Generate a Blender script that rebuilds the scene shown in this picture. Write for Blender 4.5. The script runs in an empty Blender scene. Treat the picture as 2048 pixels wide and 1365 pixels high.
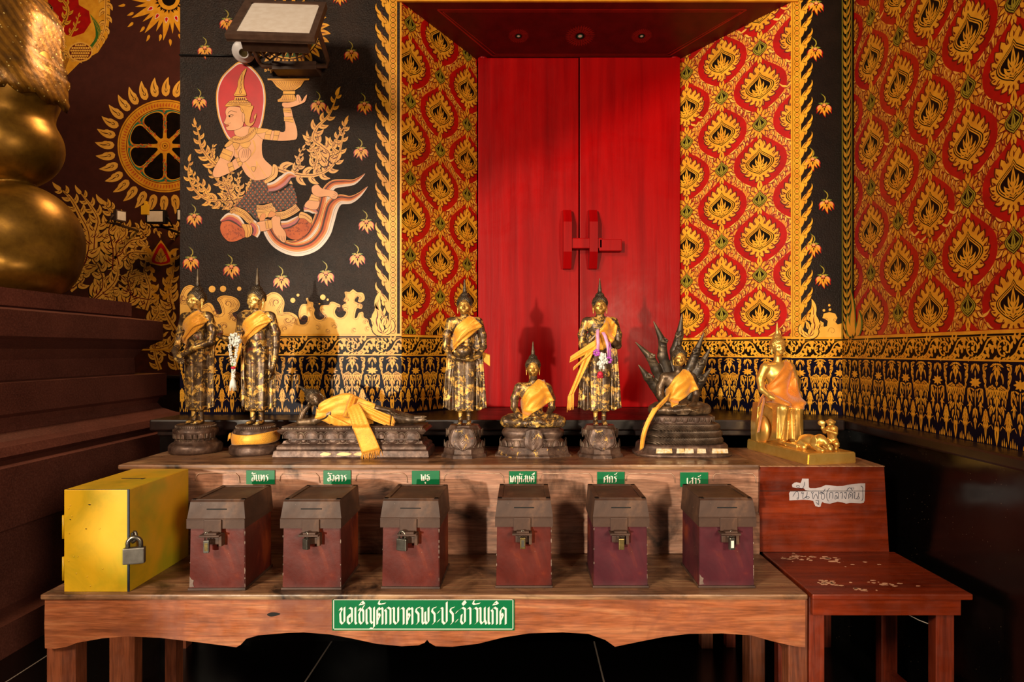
import bpy, bmesh, math, random
import numpy as np
from mathutils import Vector, Matrix
from mathutils.geometry import tessellate_polygon
PI = math.pi
sc = bpy.context.scene
col = sc.collection
# ---------------- camera, light, exposure ----------------
FPX, VX, VY, CZ = 1250.0, 1045.0, 702.0, 1.33      # focal length in px, principal point, eye height
cam = bpy.data.objects.new('camera', bpy.data.cameras.new('camera'))
col.objects.link(cam); sc.camera = cam
cam.location = (0, 0, CZ); cam.rotation_euler = (PI / 2, 0, 0)
cam.data.sensor_width = 36; cam.data.lens = FPX / 2048 * 36
cam.data.shift_x = -(VX - 1024) / 2048; cam.data.shift_y = (VY - 682.5) / 2048
cam.data.clip_start = 0.02
sc.view_settings.view_transform = 'Standard'; sc.view_settings.look = 'None'
sc.view_settings.gamma = 1; sc.view_settings.exposure = 0.15
sc.view_settings.use_curve_mapping = False
w = bpy.data.worlds.new('world'); sc.world = w; w.use_nodes = True
w.node_tree.nodes['Background'].inputs[0].default_value = (1.0, 0.78, 0.6, 1)
w.node_tree.nodes['Background'].inputs[1].default_value = 0.05

def light(name, kind, loc, target, energy, color, **kw):
    d = bpy.data.lights.new(name, kind); d.energy = energy; d.color = color
    for k, v in kw.items(): setattr(d, k, v)
    o = bpy.data.objects.new(name, d); col.objects.link(o); o.location = loc
    o.rotation_euler = (Vector(target) - Vector(loc)).to_track_quat('-Z', 'Y').to_euler()
    return o
# low evening daylight from behind left, cut by the opening in the added wall
light('doorway_daylight', 'SPOT', (-4.9, -10.0, 1.60), (-0.1, 2.95, 1.25), 5400, (1.0, 0.88, 0.68), spot_size=math.radians(28), spot_blend=0.3, shadow_soft_size=0.14)
light('open_door_sky', 'AREA', (-2.6, -1.4, 3.3), (-0.3, 3.0, 1.6), 170, (1.0, 0.79, 0.56), shape='RECTANGLE', size=0.8, size_y=0.9)
light('right_window_sky', 'AREA', (1.3, -1.2, 1.8), (-0.6, 2.4, 0.9), 80, (1.0, 0.76, 0.52), shape='RECTANGLE', size=0.45, size_y=0.6)
light('far_wall_fill', 'POINT', (-2.1, 4.4, 3.9), (0, 0, 0), 130, (1.0, 0.64, 0.32), shadow_soft_size=0.3)  # added fill that brightens the far wall; stands for no actual fitting

# ---------------- helpers ----------------
def P(px, py, Y):
    return Vector(((px - VX) / FPX * Y, Y, CZ - (py - VY) / FPX * Y))
def lin(h):
    if isinstance(h, str):
        h = h.lstrip('#'); c = [int(h[i:i + 2], 16) / 255 for i in (0, 2, 4)]
    else: c = h
    return tuple(x / 12.92 if x <= 0.04045 else ((x + 0.055) / 1.055) ** 2.4 for x in c) + (1,)

class NT:
    def __init__(s, name):
        s.m = bpy.data.materials.new(name); s.m.use_nodes = True
        s.t = s.m.node_tree; s.b = s.t.nodes['Principled BSDF']; s.out = s.t.nodes['Material Output']
        s.tc = s.t.nodes.new('ShaderNodeTexCoord')
    def n(s, typ, **kw):
        x = s.t.nodes.new('ShaderNode' + typ)
        for k, v in kw.items():
            if k[0] == '_': setattr(x, k[1:], v)
            else: x.inputs[k.replace('_', ' ')].default_value = v
        return x
    def l(s, a, b): s.t.links.new(a, b)
    def coord(s, scale=(1, 1, 1), rot=(0, 0, 0), src='Object'):
        mp = s.n('Mapping'); mp.inputs['Scale'].default_value = scale; mp.inputs['Rotation'].default_value = rot
        s.l(s.tc.outputs[src], mp.inputs[0]); return mp.outputs[0]
    def noise(s, scale, detail=4, rough=.55, dist=0, vec=None):
        x = s.n('TexNoise', Scale=scale, Detail=detail, Roughness=rough, Distortion=dist)
        s.l(vec if vec is not None else s.coord(), x.inputs['Vector']); return x.outputs['Fac']
    def ramp(s, fac, stops):
        x = s.n('ValToRGB'); e = x.color_ramp.elements
        while len(e) < len(stops): e.new(.5)
        for i, (p, c) in enumerate(stops): e[i].position = p; e[i].color = c if len(c) == 4 else lin(c)
        s.l(fac, x.inputs[0]); return x.outputs[0]
    def mix(s, fac, a, b, mode='MIX'):
        x = s.n('Mix', _data_type='RGBA', _blend_type=mode)
        for i, v in ((0, fac), (6, a), (7, b)):
            if hasattr(v, 'links') or hasattr(v, 'is_linked'): s.l(v, x.inputs[i])
            else: x.inputs[i].default_value = v
        return x.outputs[2]
    def bump(s, h, strength=.3, dist=.002, prev=None):
        x = s.n('Bump', Strength=strength, Distance=dist); s.l(h, x.inputs['Height'])
        if prev is not None: s.l(prev, x.inputs['Normal'])
        s.l(x.outputs[0], s.b.inputs['Normal']); return x.outputs[0]
    def set(s, **kw):
        for k, v in kw.items():
            k = k.replace('_', ' ')
            if hasattr(v, 'is_linked'): s.l(v, s.b.inputs[k])
            else: s.b.inputs[k].default_value = v
        return s.m
def simple(name, c1, c2=None, rough=.5, metal=0, nscale=30, bump=0, bscale=200, spec=.5, coat=0):
    t = NT(name); c2 = c2 or c1
    t.set(Base_Color=t.ramp(t.noise(nscale), [(.35, lin(c1)), (.65, lin(c2))]), Roughness=rough, Metallic=metal, Coat_Weight=coat)
    t.b.inputs['Specular IOR Level'].default_value = spec
    if bump: t.bump(t.noise(bscale, 3), bump, .0015)
    return t.m
def wood(name, stops, axis='x', scale=6, rough=.4, bump=.25, stain=None):
    t = NT(name); k = {'x': (.35, 5, 5), 'z': (5, 5, .35), 'y': (5, .35, 5)}[axis]
    v = t.coord(k); g = t.noise(scale, 8, .62, 1.6, v); f = t.noise(scale * 9, 3, .6, .3, v)
    c = t.ramp(g, stops); c = t.mix(t.ramp(f, [(.42, (.55, .55, .55, 1)), (.62, (1, 1, 1, 1))]), (.12, .06, .04, 1), c) if False else t.mix(.55, c, t.ramp(f, [(.38, (.35, .35, .35, 1)), (.6, (1, 1, 1, 1))]), 'MULTIPLY')
    if stain:
        c = t.mix(t.ramp(t.noise(5, 5, .6, .8), [(.50, (0, 0, 0, 1)), (.68, (1, 1, 1, 1))]), c, lin(stain))
    t.set(Base_Color=c, Roughness=t.ramp(t.noise(20, 4), [(.3, (rough - .1,) * 3 + (1,)), (.7, (rough + .2,) * 3 + (1,))]))
    t.bump(g, bump, .003, t.bump(f, bump, .001)); return t.m

class MB:
    """collects polygons of one mesh; every face has a material slot"""
    def __init__(s): s.v = []; s.f = []; s.m = []; s.sm = []
    def add(s, vs, fs, m=0, smooth=False):
        b = len(s.v); s.v += [tuple(x) for x in vs]
        s.f += [tuple(b + i for i in f) for f in fs]; s.m += [m] * len(fs); s.sm += [smooth] * len(fs); return s
    def box(s, a, b, m=0, bev=0, M=None):
        lo = [min(a[i], b[i]) for i in range(3)]; hi = [max(a[i], b[i]) for i in range(3)]
        bm = bmesh.new(); bmesh.ops.create_cube(bm, size=1)
        for v in bm.verts:
            v.co = Vector([(lo[i] + hi[i]) / 2 + v.co[i] * (hi[i] - lo[i]) for i in range(3)])
        if bev: bmesh.ops.bevel(bm, geom=bm.edges[:], offset=bev, segments=2, affect='EDGES', profile=.6)
        return s.bm(bm, m, M)
    def bm(s, bm, m=0, M=None, smooth=False):
        if M is not None: bm.transform(M)
        bm.verts.index_update()
        s.add([v.co[:] for v in bm.verts], [[v.index for v in f.verts] for f in bm.faces], m, smooth); bm.free(); return s
    def ell(s, c, r, m=0, seg=14, rot=None):
        bm = bmesh.new(); bmesh.ops.create_uvsphere(bm, u_segments=seg, v_segments=max(6, seg // 2 + 1), radius=1)
        M = Matrix.Translation(c) @ (rot.to_matrix().to_4x4() if rot is not None else Matrix()) @ Matrix.Diagonal((r[0], r[1], r[2], 1))
        return s.bm(bm, m, M, True)
    def tube(s, pts, r, m=0, n=10, caps=True):
        pts = [Vector(p) for p in pts]; k = len(pts); rs = r if isinstance(r, (list, tuple)) else [r] * k
        vs = []; up = Vector((0, 0, 1))
        for i, p in enumerate(pts):
            d = (pts[min(i + 1, k - 1)] - pts[max(i - 1, 0)]).normalized()
            if abs(d.dot(up)) > .95: up = Vector((1, 0, 0)) if abs(d.x) < .9 else Vector((0, 1, 0))
            a = d.cross(up).normalized(); up = a.cross(d).normalized()
            for j in range(n):
                t = 2 * PI * j / n; vs.append(p + (a * math.cos(t) + up * math.sin(t)) * rs[i])
        fs = [(i * n + j, i * n + (j + 1) % n, (i + 1) * n + (j + 1) % n, (i + 1) * n + j) for i in range(k - 1) for j in range(n)]
        s.add(vs, fs, m, True)
        if caps: s.add([vs[j] for j in range(n)], [tuple(range(n))[::-1]], m); s.add([vs[(k - 1) * n + j] for j in range(n)], [tuple(range(n))], m)
        return s
    def cyl(s, a, b, r, m=0, n=20): return s.tube([a, b], r, m, n)
    def prism(s, poly, f0, f1, m=0):
        """poly 2-D; f0, f1 map (x, y) to the two end faces"""
        n = len(poly); A = [f0(*p) for p in poly]; B = [f1(*p) for p in poly]
        tri = tessellate_polygon([[Vector((p[0], p[1], 0)) for p in poly]])
        s.add(A, [tuple(t) for t in tri], m); s.add(B, [tuple(t)[::-1] for t in tri], m)
        s.add(A + B, [(i, (i + 1) % n, n + (i + 1) % n, n + i) for i in range(n)], m); return s
    def loft(s, rings, m=0, smooth=True, caps=True):
        n = len(rings[0]); vs = [p for r in rings for p in r]
        s.add(vs, [(i * n + j, i * n + (j + 1) % n, (i + 1) * n + (j + 1) % n, (i + 1) * n + j) for i in range(len(rings) - 1) for j in range(n)], m, smooth)
        if caps: s.add(rings[0], [tuple(range(n))[::-1]], m); s.add(rings[-1], [tuple(range(n))], m)
        return s
    def build(s, name, mats, parent=None, smooth_angle=None, fixn=True):
        me = bpy.data.meshes.new(name); me.from_pydata(s.v, [], s.f)
        for mm in (mats if isinstance(mats, (list, tuple)) else [mats]): me.materials.append(mm)
        me.polygons.foreach_set('material_index', s.m); me.polygons.foreach_set('use_smooth', s.sm); me.update()
        if fixn:
            bm = bmesh.new(); bm.from_mesh(me); bmesh.ops.remove_doubles(bm, verts=bm.verts[:], dist=1e-6)
            bmesh.ops.recalc_face_normals(bm, faces=bm.faces[:]); bm.to_mesh(me); bm.free()
        o = bpy.data.objects.new(name, me); col.objects.link(o)
        if parent is not None: o.parent = parent
        return o
def tag(o, label, cat, group=None):
    o['label'] = label; o['category'] = cat
    if group: o['group'] = group
    return o
def thing(name, label, cat, loc=(0, 0, 0), rotz=0, group=None):
    o = bpy.data.objects.new(name, None); col.objects.link(o); o.location = loc; o.rotation_euler = (0, 0, rotz)
    o.empty_display_size = .05
    return tag(o, label, cat, group)
def struct(o): o['kind'] = 'structure'; return o

# ---------------- 2-D drawing for painted surfaces and lettering ----------------
def cr(pts, n=6, closed=True):
    """Catmull-Rom smoothing"""
    out = []; k = len(pts)
    rng = range(k) if closed else range(k - 1)
    for i in rng:
        g = (lambda j: pts[j % k]) if closed else (lambda j: pts[max(0, min(k - 1, j))])
        p0, p1, p2, p3 = g(i - 1), g(i), g(i + 1), g(i + 2)
        for q in range(n):
            t = q / n
            out.append(tuple(.5 * (2 * p1[a] + (p2[a] - p0[a]) * t + (2 * p0[a] - 5 * p1[a] + 4 * p2[a] - p3[a]) * t * t + (-p0[a] + 3 * p1[a] - 3 * p2[a] + p3[a]) * t ** 3) for a in (0, 1)))
    if not closed: out.append(tuple(pts[-1]))
    return out
def leaf(x, y, a, L, W, curl=0., n=7, tip=.0):
    """flame leaf: root at x,y heading a (radians); the tip bends by curl"""
    l, r = [], []; cx, cy = x, y
    for i in range(n + 1):
        t = i / n; h = a + curl * (t - .35) * 1.6 * (1 if t > .35 else .4) - (tip * max(0, t - .7) * 4)
        wd = W * .5 * (math.sin(PI * min(1, t ** .62)) ** .85) * (1 - .15 * t)
        if i == n: wd = 0
        l.append((cx - math.sin(h) * wd, cy + math.cos(h) * wd)); r.append((cx + math.sin(h) * wd, cy - math.cos(h) * wd))
        cx += math.cos(h) * L / n; cy += math.sin(h) * L / n
    return l[:-1] + [l[-1]] + r[:-1][::-1][:-1]
def stroke(pts, w, n=5, smooth=True):
    """ribbon polygon along pts, w = width or list of widths at pts"""
    k = len(pts); ws = w if isinstance(w, (list, tuple)) else [w] * k
    if smooth and k > 2:
        q = cr([(p[0], p[1]) for p in pts], n, False)
        ws2 = [ws[min(k - 1, i // n)] * (1 - (i % n) / n) + ws[min(k - 1, i // n + 1)] * ((i % n) / n) for i in range(len(q))]
    else: q = pts; ws2 = ws
    l, r = [], []
    for i, p in enumerate(q):
        a = q[max(0, i - 1)]; b = q[min(len(q) - 1, i + 1)]; dx, dy = b[0] - a[0], b[1] - a[1]; d = math.hypot(dx, dy) or 1
        l.append((p[0] - dy / d * ws2[i] / 2, p[1] + dx / d * ws2[i] / 2)); r.append((p[0] + dy / d * ws2[i] / 2, p[1] - dx / d * ws2[i] / 2))
    return [l[i:i + 2] + r[i:i + 2][::-1] for i in range(len(q) - 1)]
def disc(x, y, r, n=14, ry=None): return [(x + r * math.cos(2 * PI * i / n), y + (ry or r) * math.sin(2 * PI * i / n)) for i in range(n)]
def clip(poly, x0, y0, x1, y1):
    for ax, lim, sg in ((0, x0, 1), (0, x1, -1), (1, y0, 1), (1, y1, -1)):
        out = []; k = len(poly)
        for i in range(k):
            a, b = poly[i], poly[(i + 1) % k]; da = (a[ax] - lim) * sg; db = (b[ax] - lim) * sg
            if da >= 0: out.append(a)
            if (da >= 0) != (db >= 0):
                t = da / (da - db); out.append((a[0] + (b[0] - a[0]) * t, a[1] + (b[1] - a[1]) * t))
        poly = out
        if len(poly) < 3: return []
    return poly
class Paint:
    """paint on a wall plane; T maps drawing coordinates to (u, v) on the wall"""
    def __init__(s, O, U, V, N, rect=None, T=None, gap=.0002):
        s.O, s.U, s.V, s.N, s.rect, s.T, s.gap = Vector(O), Vector(U), Vector(V), Vector(N), rect, T, gap; s.mb = MB(); s.c = 0
    def p(s, poly, m, layer=1):
        if s.T: poly = [s.T(*q) for q in poly]
        if s.rect: poly = clip(poly, *s.rect)
        if len(poly) < 3: return
        s.c = 0 if s.c > 60 and m in (2, 3, 4) or s.c > 74 else s.c + 1; k = len(poly); off = s.N * ((layer + s.c * .012) * s.gap); vs = [s.O + s.U * q[0] + s.V * q[1] + off for q in poly]
        if k <= 4: s.mb.add(vs, [tuple(range(k))], m); return
        tri = tessellate_polygon([[Vector((q[0], q[1], 0)) for q in poly]])
        s.mb.add(vs, [tuple(t) for t in tri], m)
    def ps(s, polys, m, layer=1):
        for q in polys: s.p(q, m, layer)
    def st(s, pts, w, m, layer=1, n=5, smooth=True): s.ps(stroke(pts, w, n, smooth), m, layer)
    def lf(s, x0, y0, x1, y1, w, m, layer=1, curl=0, line=None):
        L = math.hypot(x1 - x0, y1 - y0); a = math.atan2(y1 - y0, x1 - x0)
        s.p(leaf(x0, y0, a - curl * .3, L * (1 + .06 * abs(curl)), w, curl), m, layer)
        if line is not None:
            a2 = a - curl * .3; s.p(leaf(x0 + math.cos(a2) * L * .22, y0 + math.sin(a2) * L * .22, a2, L * .5, w * .22, curl), line, layer + 1)
# ---------------- materials of the painted walls ----------------
def paintmat(name, c1, c2, rough=.45, bump=0, metal=0, nscale=14):
    return simple(name, c1, c2, rough, metal, nscale, bump, 160, .3)
def wallbase(name, c1, c2, rough=.38, bump=.5, speck=None, bs=130, spec=.28):
    t = NT(name); v = t.coord()
    c = t.ramp(t.noise(9, 6, .7, .3, v), [(.3, lin(c1)), (.7, lin(c2))])
    if speck: c = t.mix(t.ramp(t.noise(230, 2, .6, 0, v), [(.56, (0, 0, 0, 1)), (.70, (1, 1, 1, 1))]), c, lin(speck))
    t.set(Base_Color=c, Roughness=rough); t.b.inputs['Specular IOR Level'].default_value = spec; t.bump(t.noise(bs, 4, .6, 0, v), bump, .004); return t.m
def goldlines(name, gold, gold2, line, scale=46):
    t = NT(name); v = t.coord((1, 1, .62))
    d = t.n('TexNoise', Scale=22.0, Detail=2.0); t.l(v, d.inputs['Vector'])
    vv = t.n('VectorMath', _operation='MULTIPLY_ADD'); t.l(d.outputs['Color'], vv.inputs[0]); vv.inputs[1].default_value = (.035,) * 3; t.l(v, vv.inputs[2])
    x = t.n('TexVoronoi', _feature='DISTANCE_TO_EDGE', Scale=scale); t.l(vv.outputs[0], x.inputs['Vector'])
    c = t.ramp(x.outputs['Distance'], [(.05, lin(line)), (.10, lin(gold)), (.4, lin(gold2)), (.8, lin(gold))])
    t.set(Base_Color=c, Roughness=.42); return t.m
def simple_dark(name, c1, c2, rough): return simple(name, c1, c2, rough, 0, 14, 0, 160, .06)
G = paintmat('gold_leaf_paint', '#e8a62c', '#d28b20', .38, .12)
GP = paintmat('pale_gold_paint', '#f0b44e', '#e0a038', .4, .15)
RED = paintmat('wall_red_paint', '#b3100a', '#9a0c08', .35)
BLK = simple_dark('outline_black_paint', '#120c08', '#1c120c', .35)
LINE = paintmat('dark_red_line_paint', '#6a1606', '#521004', .5)
GRN = paintmat('green_paint', '#2f5a1e', '#3c6a26', .45)
YG = paintmat('yellow_green_paint', '#a8942a', '#8f7c20', .42)
SKIN = paintmat('painted_skin', '#f0b080', '#e8a474', .5)
WHT = paintmat('painted_white', '#ead8cc', '#e0ccc0', .5)
ORG = paintmat('orange_paint', '#cf6226', '#b84e1c', .5)
IND = wallbase('indigo_lacquer', '#0a0814', '#110d22', .36, .04, spec=.06)
BRN = paintmat('brown_textile_paint', '#4a1f10', '#36180c', .5)
TEAL = paintmat('teal_paint', '#1f7a62', '#246a58', .5)
HALO = paintmat('halo_red_paint', '#c80c16', '#b80a12', .4)
ORG2 = paintmat('pale_orange_paint', '#e89a5c', '#dc8a4c', .5)
GREY = paintmat('grey_lattice_paint', '#5c5448', '#4c463c', .5)
MURAL = wallbase('black_mural_ground', '#150d09', '#2c1c13', .40, .9, '#3c2c24', spec=.2)
MURALR = wallbase('black_pilaster_ground', '#0e0908', '#1c120e', .33, .35)
FARW = wallbase('oxblood_wall_paint', '#4a2118', '#3c1a12', .5, .1, bs=40)
FIELD = goldlines('gold_vine_ground', '#dc8c26', '#c87a1e', '#8c1408')
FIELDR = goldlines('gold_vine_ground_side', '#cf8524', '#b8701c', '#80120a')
PAL = [MURAL, G, RED, BLK, LINE, GRN, YG, SKIN, WHT, ORG, IND, BRN, TEAL, HALO, FIELD, ORG2, GREY, GP]
g_, r_, k_, ln_, gr_, yg_, sk_, wh_, or_, in_, br_, te_, ha_, fi_, o2_, gy_, gp_ = range(1, 18)
def pal(base): return [base] + PAL[1:]

YW, YD = 3.075, 3.50                 # front wall plane, door plane
XL0, XL1, XR0, XR1 = -1.685, -.595, 1.32, 1.572
ZTOP = 3.4; ZL = 1.0176; ZPL = 0.0
DXL, DXR = -.255, .874
JL = Vector((DXL - XL1, YD - YW, 0)); JR = Vector((DXR - XR0, YD - YW, 0))

# ---- ornament motifs ----
def vine(p, pts, w, L, m=g_, line=ln_, layer=1, step=None, sides=(1, -1), end=.35):
    q = cr(pts, 10, False); n = len(q); step = step or L * .42
    ws = [w * (1 - (1 - end * .6) * i / (len(pts) - 1)) for i in range(len(pts))]; ws[-1] = w * .05
    p.ps(stroke(pts, ws, 8), m, layer)
    if line is not None: p.ps(stroke(pts, [x * .16 for x in ws], 8), line, layer + 1)
    acc = step * .4; k = 0
    for i in range(1, n - 2):
        d = math.hypot(q[i][0] - q[i - 1][0], q[i][1] - q[i - 1][1]); acc += d
        if acc > step:
            acc = 0; k += 1; s = sides[k % len(sides)]; f = 1 - (1 - end) * i / n
            h = math.atan2(q[i + 1][1] - q[i][1], q[i + 1][0] - q[i][0])
            x, y = q[i]; a = h + s * .95; LL = L * f * 1.15; c, tp = -s * 1.0, -s * .32
            p.p(leaf(x - math.cos(a) * LL * .08, y - math.sin(a) * LL * .08, a, LL * 1.10, LL * .58, c, 9, tp), k_, layer); p.p(leaf(x, y, a, LL, LL * .48, c, 9, tp), m, layer)
            if line is not None:
                p.p(leaf(x + math.cos(a) * LL * .18, y + math.sin(a) * LL * .18, a, LL * .55, LL * .07, c, 6, tp), line, layer + 1)
                p.p(leaf(x + math.cos(a - s * .5) * LL * .16, y + math.sin(a - s * .5) * LL * .16, a - s * .25, LL * .36, LL * .06, c, 5), line, layer + 1)
    h = math.atan2(q[-1][1] - q[-4][1], q[-1][0] - q[-4][0]); p.p(leaf(q[-3][0], q[-3][1], h, L * .7, L * .26, .5, 8), m, layer)
def ogee(cx, cy, w, up, dn, n=7):
    """pointed teardrop: w half width"""
    R = [(0, up), (w * .16, up * .74), (w * .55, up * .45), (w * .92, up * .16), (w, -dn * .08), (w * .86, -dn * .38), (w * .5, -dn * .7), (w * .16, -dn * .88), (0, -dn)]
    L = [(-x, y) for x, y in R[1:-1]][::-1]
    q = cr(R[1:-1], 3, False); ql = [(-x, y) for x, y in q][::-1]
    return [(cx + x, cy + y) for x, y in [R[0]] + q + [R[-1]] + ql]
def medallion(p, cx, cy, s=1.0):
    # s = width scale on this wall
    R = [(0, .146), (.040, .112), (.088, .078), (.126, .040), (.137, -.004), (.128, -.048), (.094, -.088), (.044, -.120), (0, -.146)]; q = cr(R[1:-1], 3, False)
    p.p([(cx, cy + .146)] + [(cx + x, cy + y) for x, y in q] + [(cx, cy - .146)] + [(cx - x, cy + y) for x, y in q[::-1]], r_, 2)
    p.p(ogee(cx, cy, .104, .098, .096), g_, 3)
    for sd in (1, -1):
        for k, (x, y, a, L, W) in enumerate([(.0, .095, 90, .050, .036), (.022, .078, 68, .050, .034), (.048, .058, 58, .050, .034), (.068, .034, 48, .050, .034), (.082, .008, 36, .048, .034),
                                 (.086, -.018, 22, .045, .032), (.080, -.042, 4, .042, .030), (.062, -.062, -20, .040, .030), (.040, -.080, -42, .040, .030), (.018, -.090, -66, .040, .028), (0, -.095, -90, .046, .032)]):
            if sd < 0 and x == 0: continue
            aa = math.radians(a if sd > 0 else 180 - a); x *= .92; y *= .80; L *= .74; W *= 1.15
            p.p(leaf(cx + sd * (x - .01 * (x > 0)), cy + y, aa, L + .010, W + .002, sd * .35 * (x > 0), 6), ln_, 4 + .1 * (k % 2))
            p.p(leaf(cx + sd * (x - .012 * (x > 0)), cy + y, aa, L + .004, W - .006, sd * .35 * (x > 0), 6), g_, 4 + .1 * (k % 2))
            p.p(leaf(cx + sd * x, cy + y, aa, L * .6, .007, sd * .7, 4), ln_, 5.2)
    for w, u, d, m, l in ((.074, .074, .064, k_, 6), (.069, .069, .060, g_, 7), (.064, .064, .056, k_, 8), (.060, .060, .052, g_, 9), (.054, .054, .047, k_, 10)):
        p.p(ogee(cx, cy - .004, w, u, d), m, l)
    for sd in (1, -1):
        for x0, y0, x1, y1, W, c in ((0, -.035, .036, -.004, .020, 1.0), (0, -.030, .018, .018, .016, .6), (.012, -.046, .036, -.026, .012, .8)):
            p.lf(cx + sd * x0, cy + y0, cx + sd * x1, cy + y1, W, g_, 11, sd * c, k_)
    p.lf(cx, cy - .02, cx, cy + .045, .020, g_, 12, 0, k_); p.lf(cx, cy - .05, cx, cy - .012, .018, g_, 13, 0, ln_)
def small_medallion(p, cx, cy):
    for k in range(14):
        a = 2 * PI * k / 14 + .22; rx, ry = .034, .042
        x, y = cx + math.cos(a) * rx, cy + math.sin(a) * ry; aa = math.atan2(math.sin(a) * 1.2, math.cos(a))
        p.p(leaf(x, y, aa, .036, .024, .2, 5), ln_, 3); p.p(leaf(x, y, aa, .031, .016, .2, 5), g_, 4)
    p.lf(cx, cy + .05, cx, cy + .105, .03, g_, 4, 0, ln_); p.lf(cx, cy - .05, cx, cy - .095, .026, g_, 4, 0, ln_)
    for w, u, d, m, l in ((.038, .048, .044, k_, 5), (.035, .044, .041, yg_, 6), (.030, .038, .036, k_, 7), (.027, .034, .032, yg_, 8), (.023, .029, .027, k_, 9)):
        p.p(ogee(cx, cy, w, u, d), m, l)
    p.lf(cx, cy - .024, cx, cy + .026, .018, yg_, 10, 0, k_)
    for sd in (1, -1): p.lf(cx, cy - .024, cx + sd * .019, cy, .012, yg_, 10, sd * .8, k_)
def lattice(p, u0, u1, v0, v1, uo, vo, a=.41, b=.385):
    i0, i1 = int((u0 - uo) / a * 2) - 2, int((u1 - uo) / a * 2) + 3
    for i in range(i0, i1):
        for j in range(int((v0 - vo) / b) - 2, int((v1 - vo) / b) + 2):
            cx = uo + i * a / 2; cy = vo + j * b + (b / 2 if i % 2 else 0)
            if cx < u0 - .2 or cx > u1 + .2 or cy < v0 - .2 or cy > v1 + .2: continue
            medallion(p, cx, cy); small_medallion(p, cx, cy + b / 2)
            for sd in (1, -1):          # leaf garlands on the diagonal bands
                for q in range(6):
                    t = (q + .5) / 6
                    x = cx + sd * (.035 + t * .125); y = cy + b / 2 - .015 - .105 * (t ** 1.5) - .02 * math.sin(t * PI)
                    p.lf(x, y, x + sd * .040, y - .022 + .05 * (q % 2), .017, ln_, 1, sd * .8); p.lf(x, y, x + sd * .035, y - .020 + .046 * (q % 2), .011, gp_, 1.5, sd * .8)
                    p.lf(x, y - .01, x - sd * .004, y - .042, .015, ln_, 1, .8); p.lf(x, y - .012, x - sd * .004, y - .038, .009, gp_, 1.5, .8)
S0 = YW / FPX / 6.2          # metres per unit of the pendant drawing
def mirror(p, cx, top, items, m=g_, s=S0, layer=3):
    for it in items:
        x0, y0, x1, y1, w = it[:5]; c = it[5] if len(it) > 5 else 0
        for sd in ((1,) if x0 == 0 and x1 == 0 else (1, -1)):
            p.lf(cx + sd * x0 * s, top - y0 * s, cx + sd * x1 * s, top - y1 * s, w * s * .84, m, layer, -sd * c, k_ if w >= 24 else None)
WIDE = [(50, 214, 60, 292, 34), (84, 226, 72, 305, 30), (14, 216, 44, 300, 28), (60, 190, 104, 214, 24), (40, 180, 74, 206, 24), (30, 190, 34, 236, 26), (100, 8, 168, 14, 26), (150, 15, 152, 85, 30), (142, 60, 122, 125, 30), (152, 85, 138, 170, 30), (128, 130, 126, 192, 26), (136, 175, 112, 245, 26), (112, 30, 140, 60, 20),
        (45, 75, 62, 170, 26, .6), (0, 0, 35, 10, 22), (20, 0, 78, 30, 24), (8, 18, 50, 58, 26), (0, 28, 0, 150, 60), (20, 50, 32, 100, 22),
        (0, 145, 0, 190, 34), (6, 200, 115, 218, 36, -.6), (10, 208, 62, 238, 26), (104, 205, 112, 290, 40), (68, 218, 88, 300, 30), (30, 205, 28, 300, 28), (96, 280, 94, 362, 26), (66, 300, 60, 352, 22),
        (0, 212, 0, 290, 40), (0, 260, 0, 410, 44), (20, 290, 30, 340, 24), (46, 355, 70, 440, 42, .5), (20, 360, 45, 420, 22), (0, 380, 0, 490, 24), (26, 425, 36, 505, 30, .4), (10, 480, 20, 530, 16), (0, 520, 0, 690, 60), (14, 520, 28, 560, 16)]
NARROW = [(20, 235, 60, 215, 18), (64, 215, 92, 262, 26), (30, 250, 22, 300, 20), (88, 270, 92, 345, 20), (72, 345, 66, 410, 18), (4, 0, 34, 92, 30, .5), (0, 60, 0, 125, 16), (34, 8, 56, 70, 20), (70, 235, 40, 300, 34, .6), (86, 215, 88, 330, 24), (50, 265, 30, 340, 24, .5), (62, 330, 52, 400, 22), (84, 310, 76, 360, 18), (0, 225, 0, 390, 14), (14, 225, 30, 250, 14), (0, 385, 0, 480, 34), (14, 395, 30, 480, 22), (0, 470, 0, 580, 34), (10, 480, 20, 520, 14)]
SMALL = [(16, 452, 42, 505, 24), (12, 492, 32, 548, 22), (0, 430, 0, 500, 30), (6, 405, 24, 440, 22), (0, 388, 0, 440, 26), (8, 425, 38, 486, 22), (4, 440, 26, 530, 22), (0, 470, 0, 520, 26), (0, 500, 0, 665, 32), (10, 520, 24, 560, 16), (36, 535, 74, 522, 10, .9), (70, 522, 88, 560, 9), (26, 380, 52, 350, 12, -.5), (52, 352, 84, 384, 11, 1.0), (50, 385, 54, 450, 18), (66, 384, 68, 430, 12)]
def pendants(p, u0, u1, top, uo, per=80 * YW / FPX):
    k0 = int((u0 - uo) / per) - 2
    for k in range(k0, int((u1 - uo) / per) + 3):
        c = uo + k * per
        mirror(p, c, top, WIDE)
        n = c + per / 2; mirror(p, n, top, NARROW)
        for q in range(8):
            a = q * PI / 4; y = top - 168 * S0
            p.lf(n + math.cos(a) * 16 * S0, y + math.sin(a) * 12 * S0, n + math.cos(a) * 72 * S0, y + math.sin(a) * 50 * S0, 26 * S0, g_, 3)
        p.p(disc(n, top - 168 * S0, 19 * S0), g_, 4)
        for sd in (1, -1):
            mirror(p, c + sd * 126 * S0, top, SMALL)
            for dx, h in ((60, 60), (82, 78), (104, 50), (150, 62), (172, 84), (194, 58), (216, 40)):
                x = c + sd * dx * S0; p.lf(x, top - 685 * S0, x, top - (685 - h) * S0, 13 * S0, g_, 2)
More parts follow.
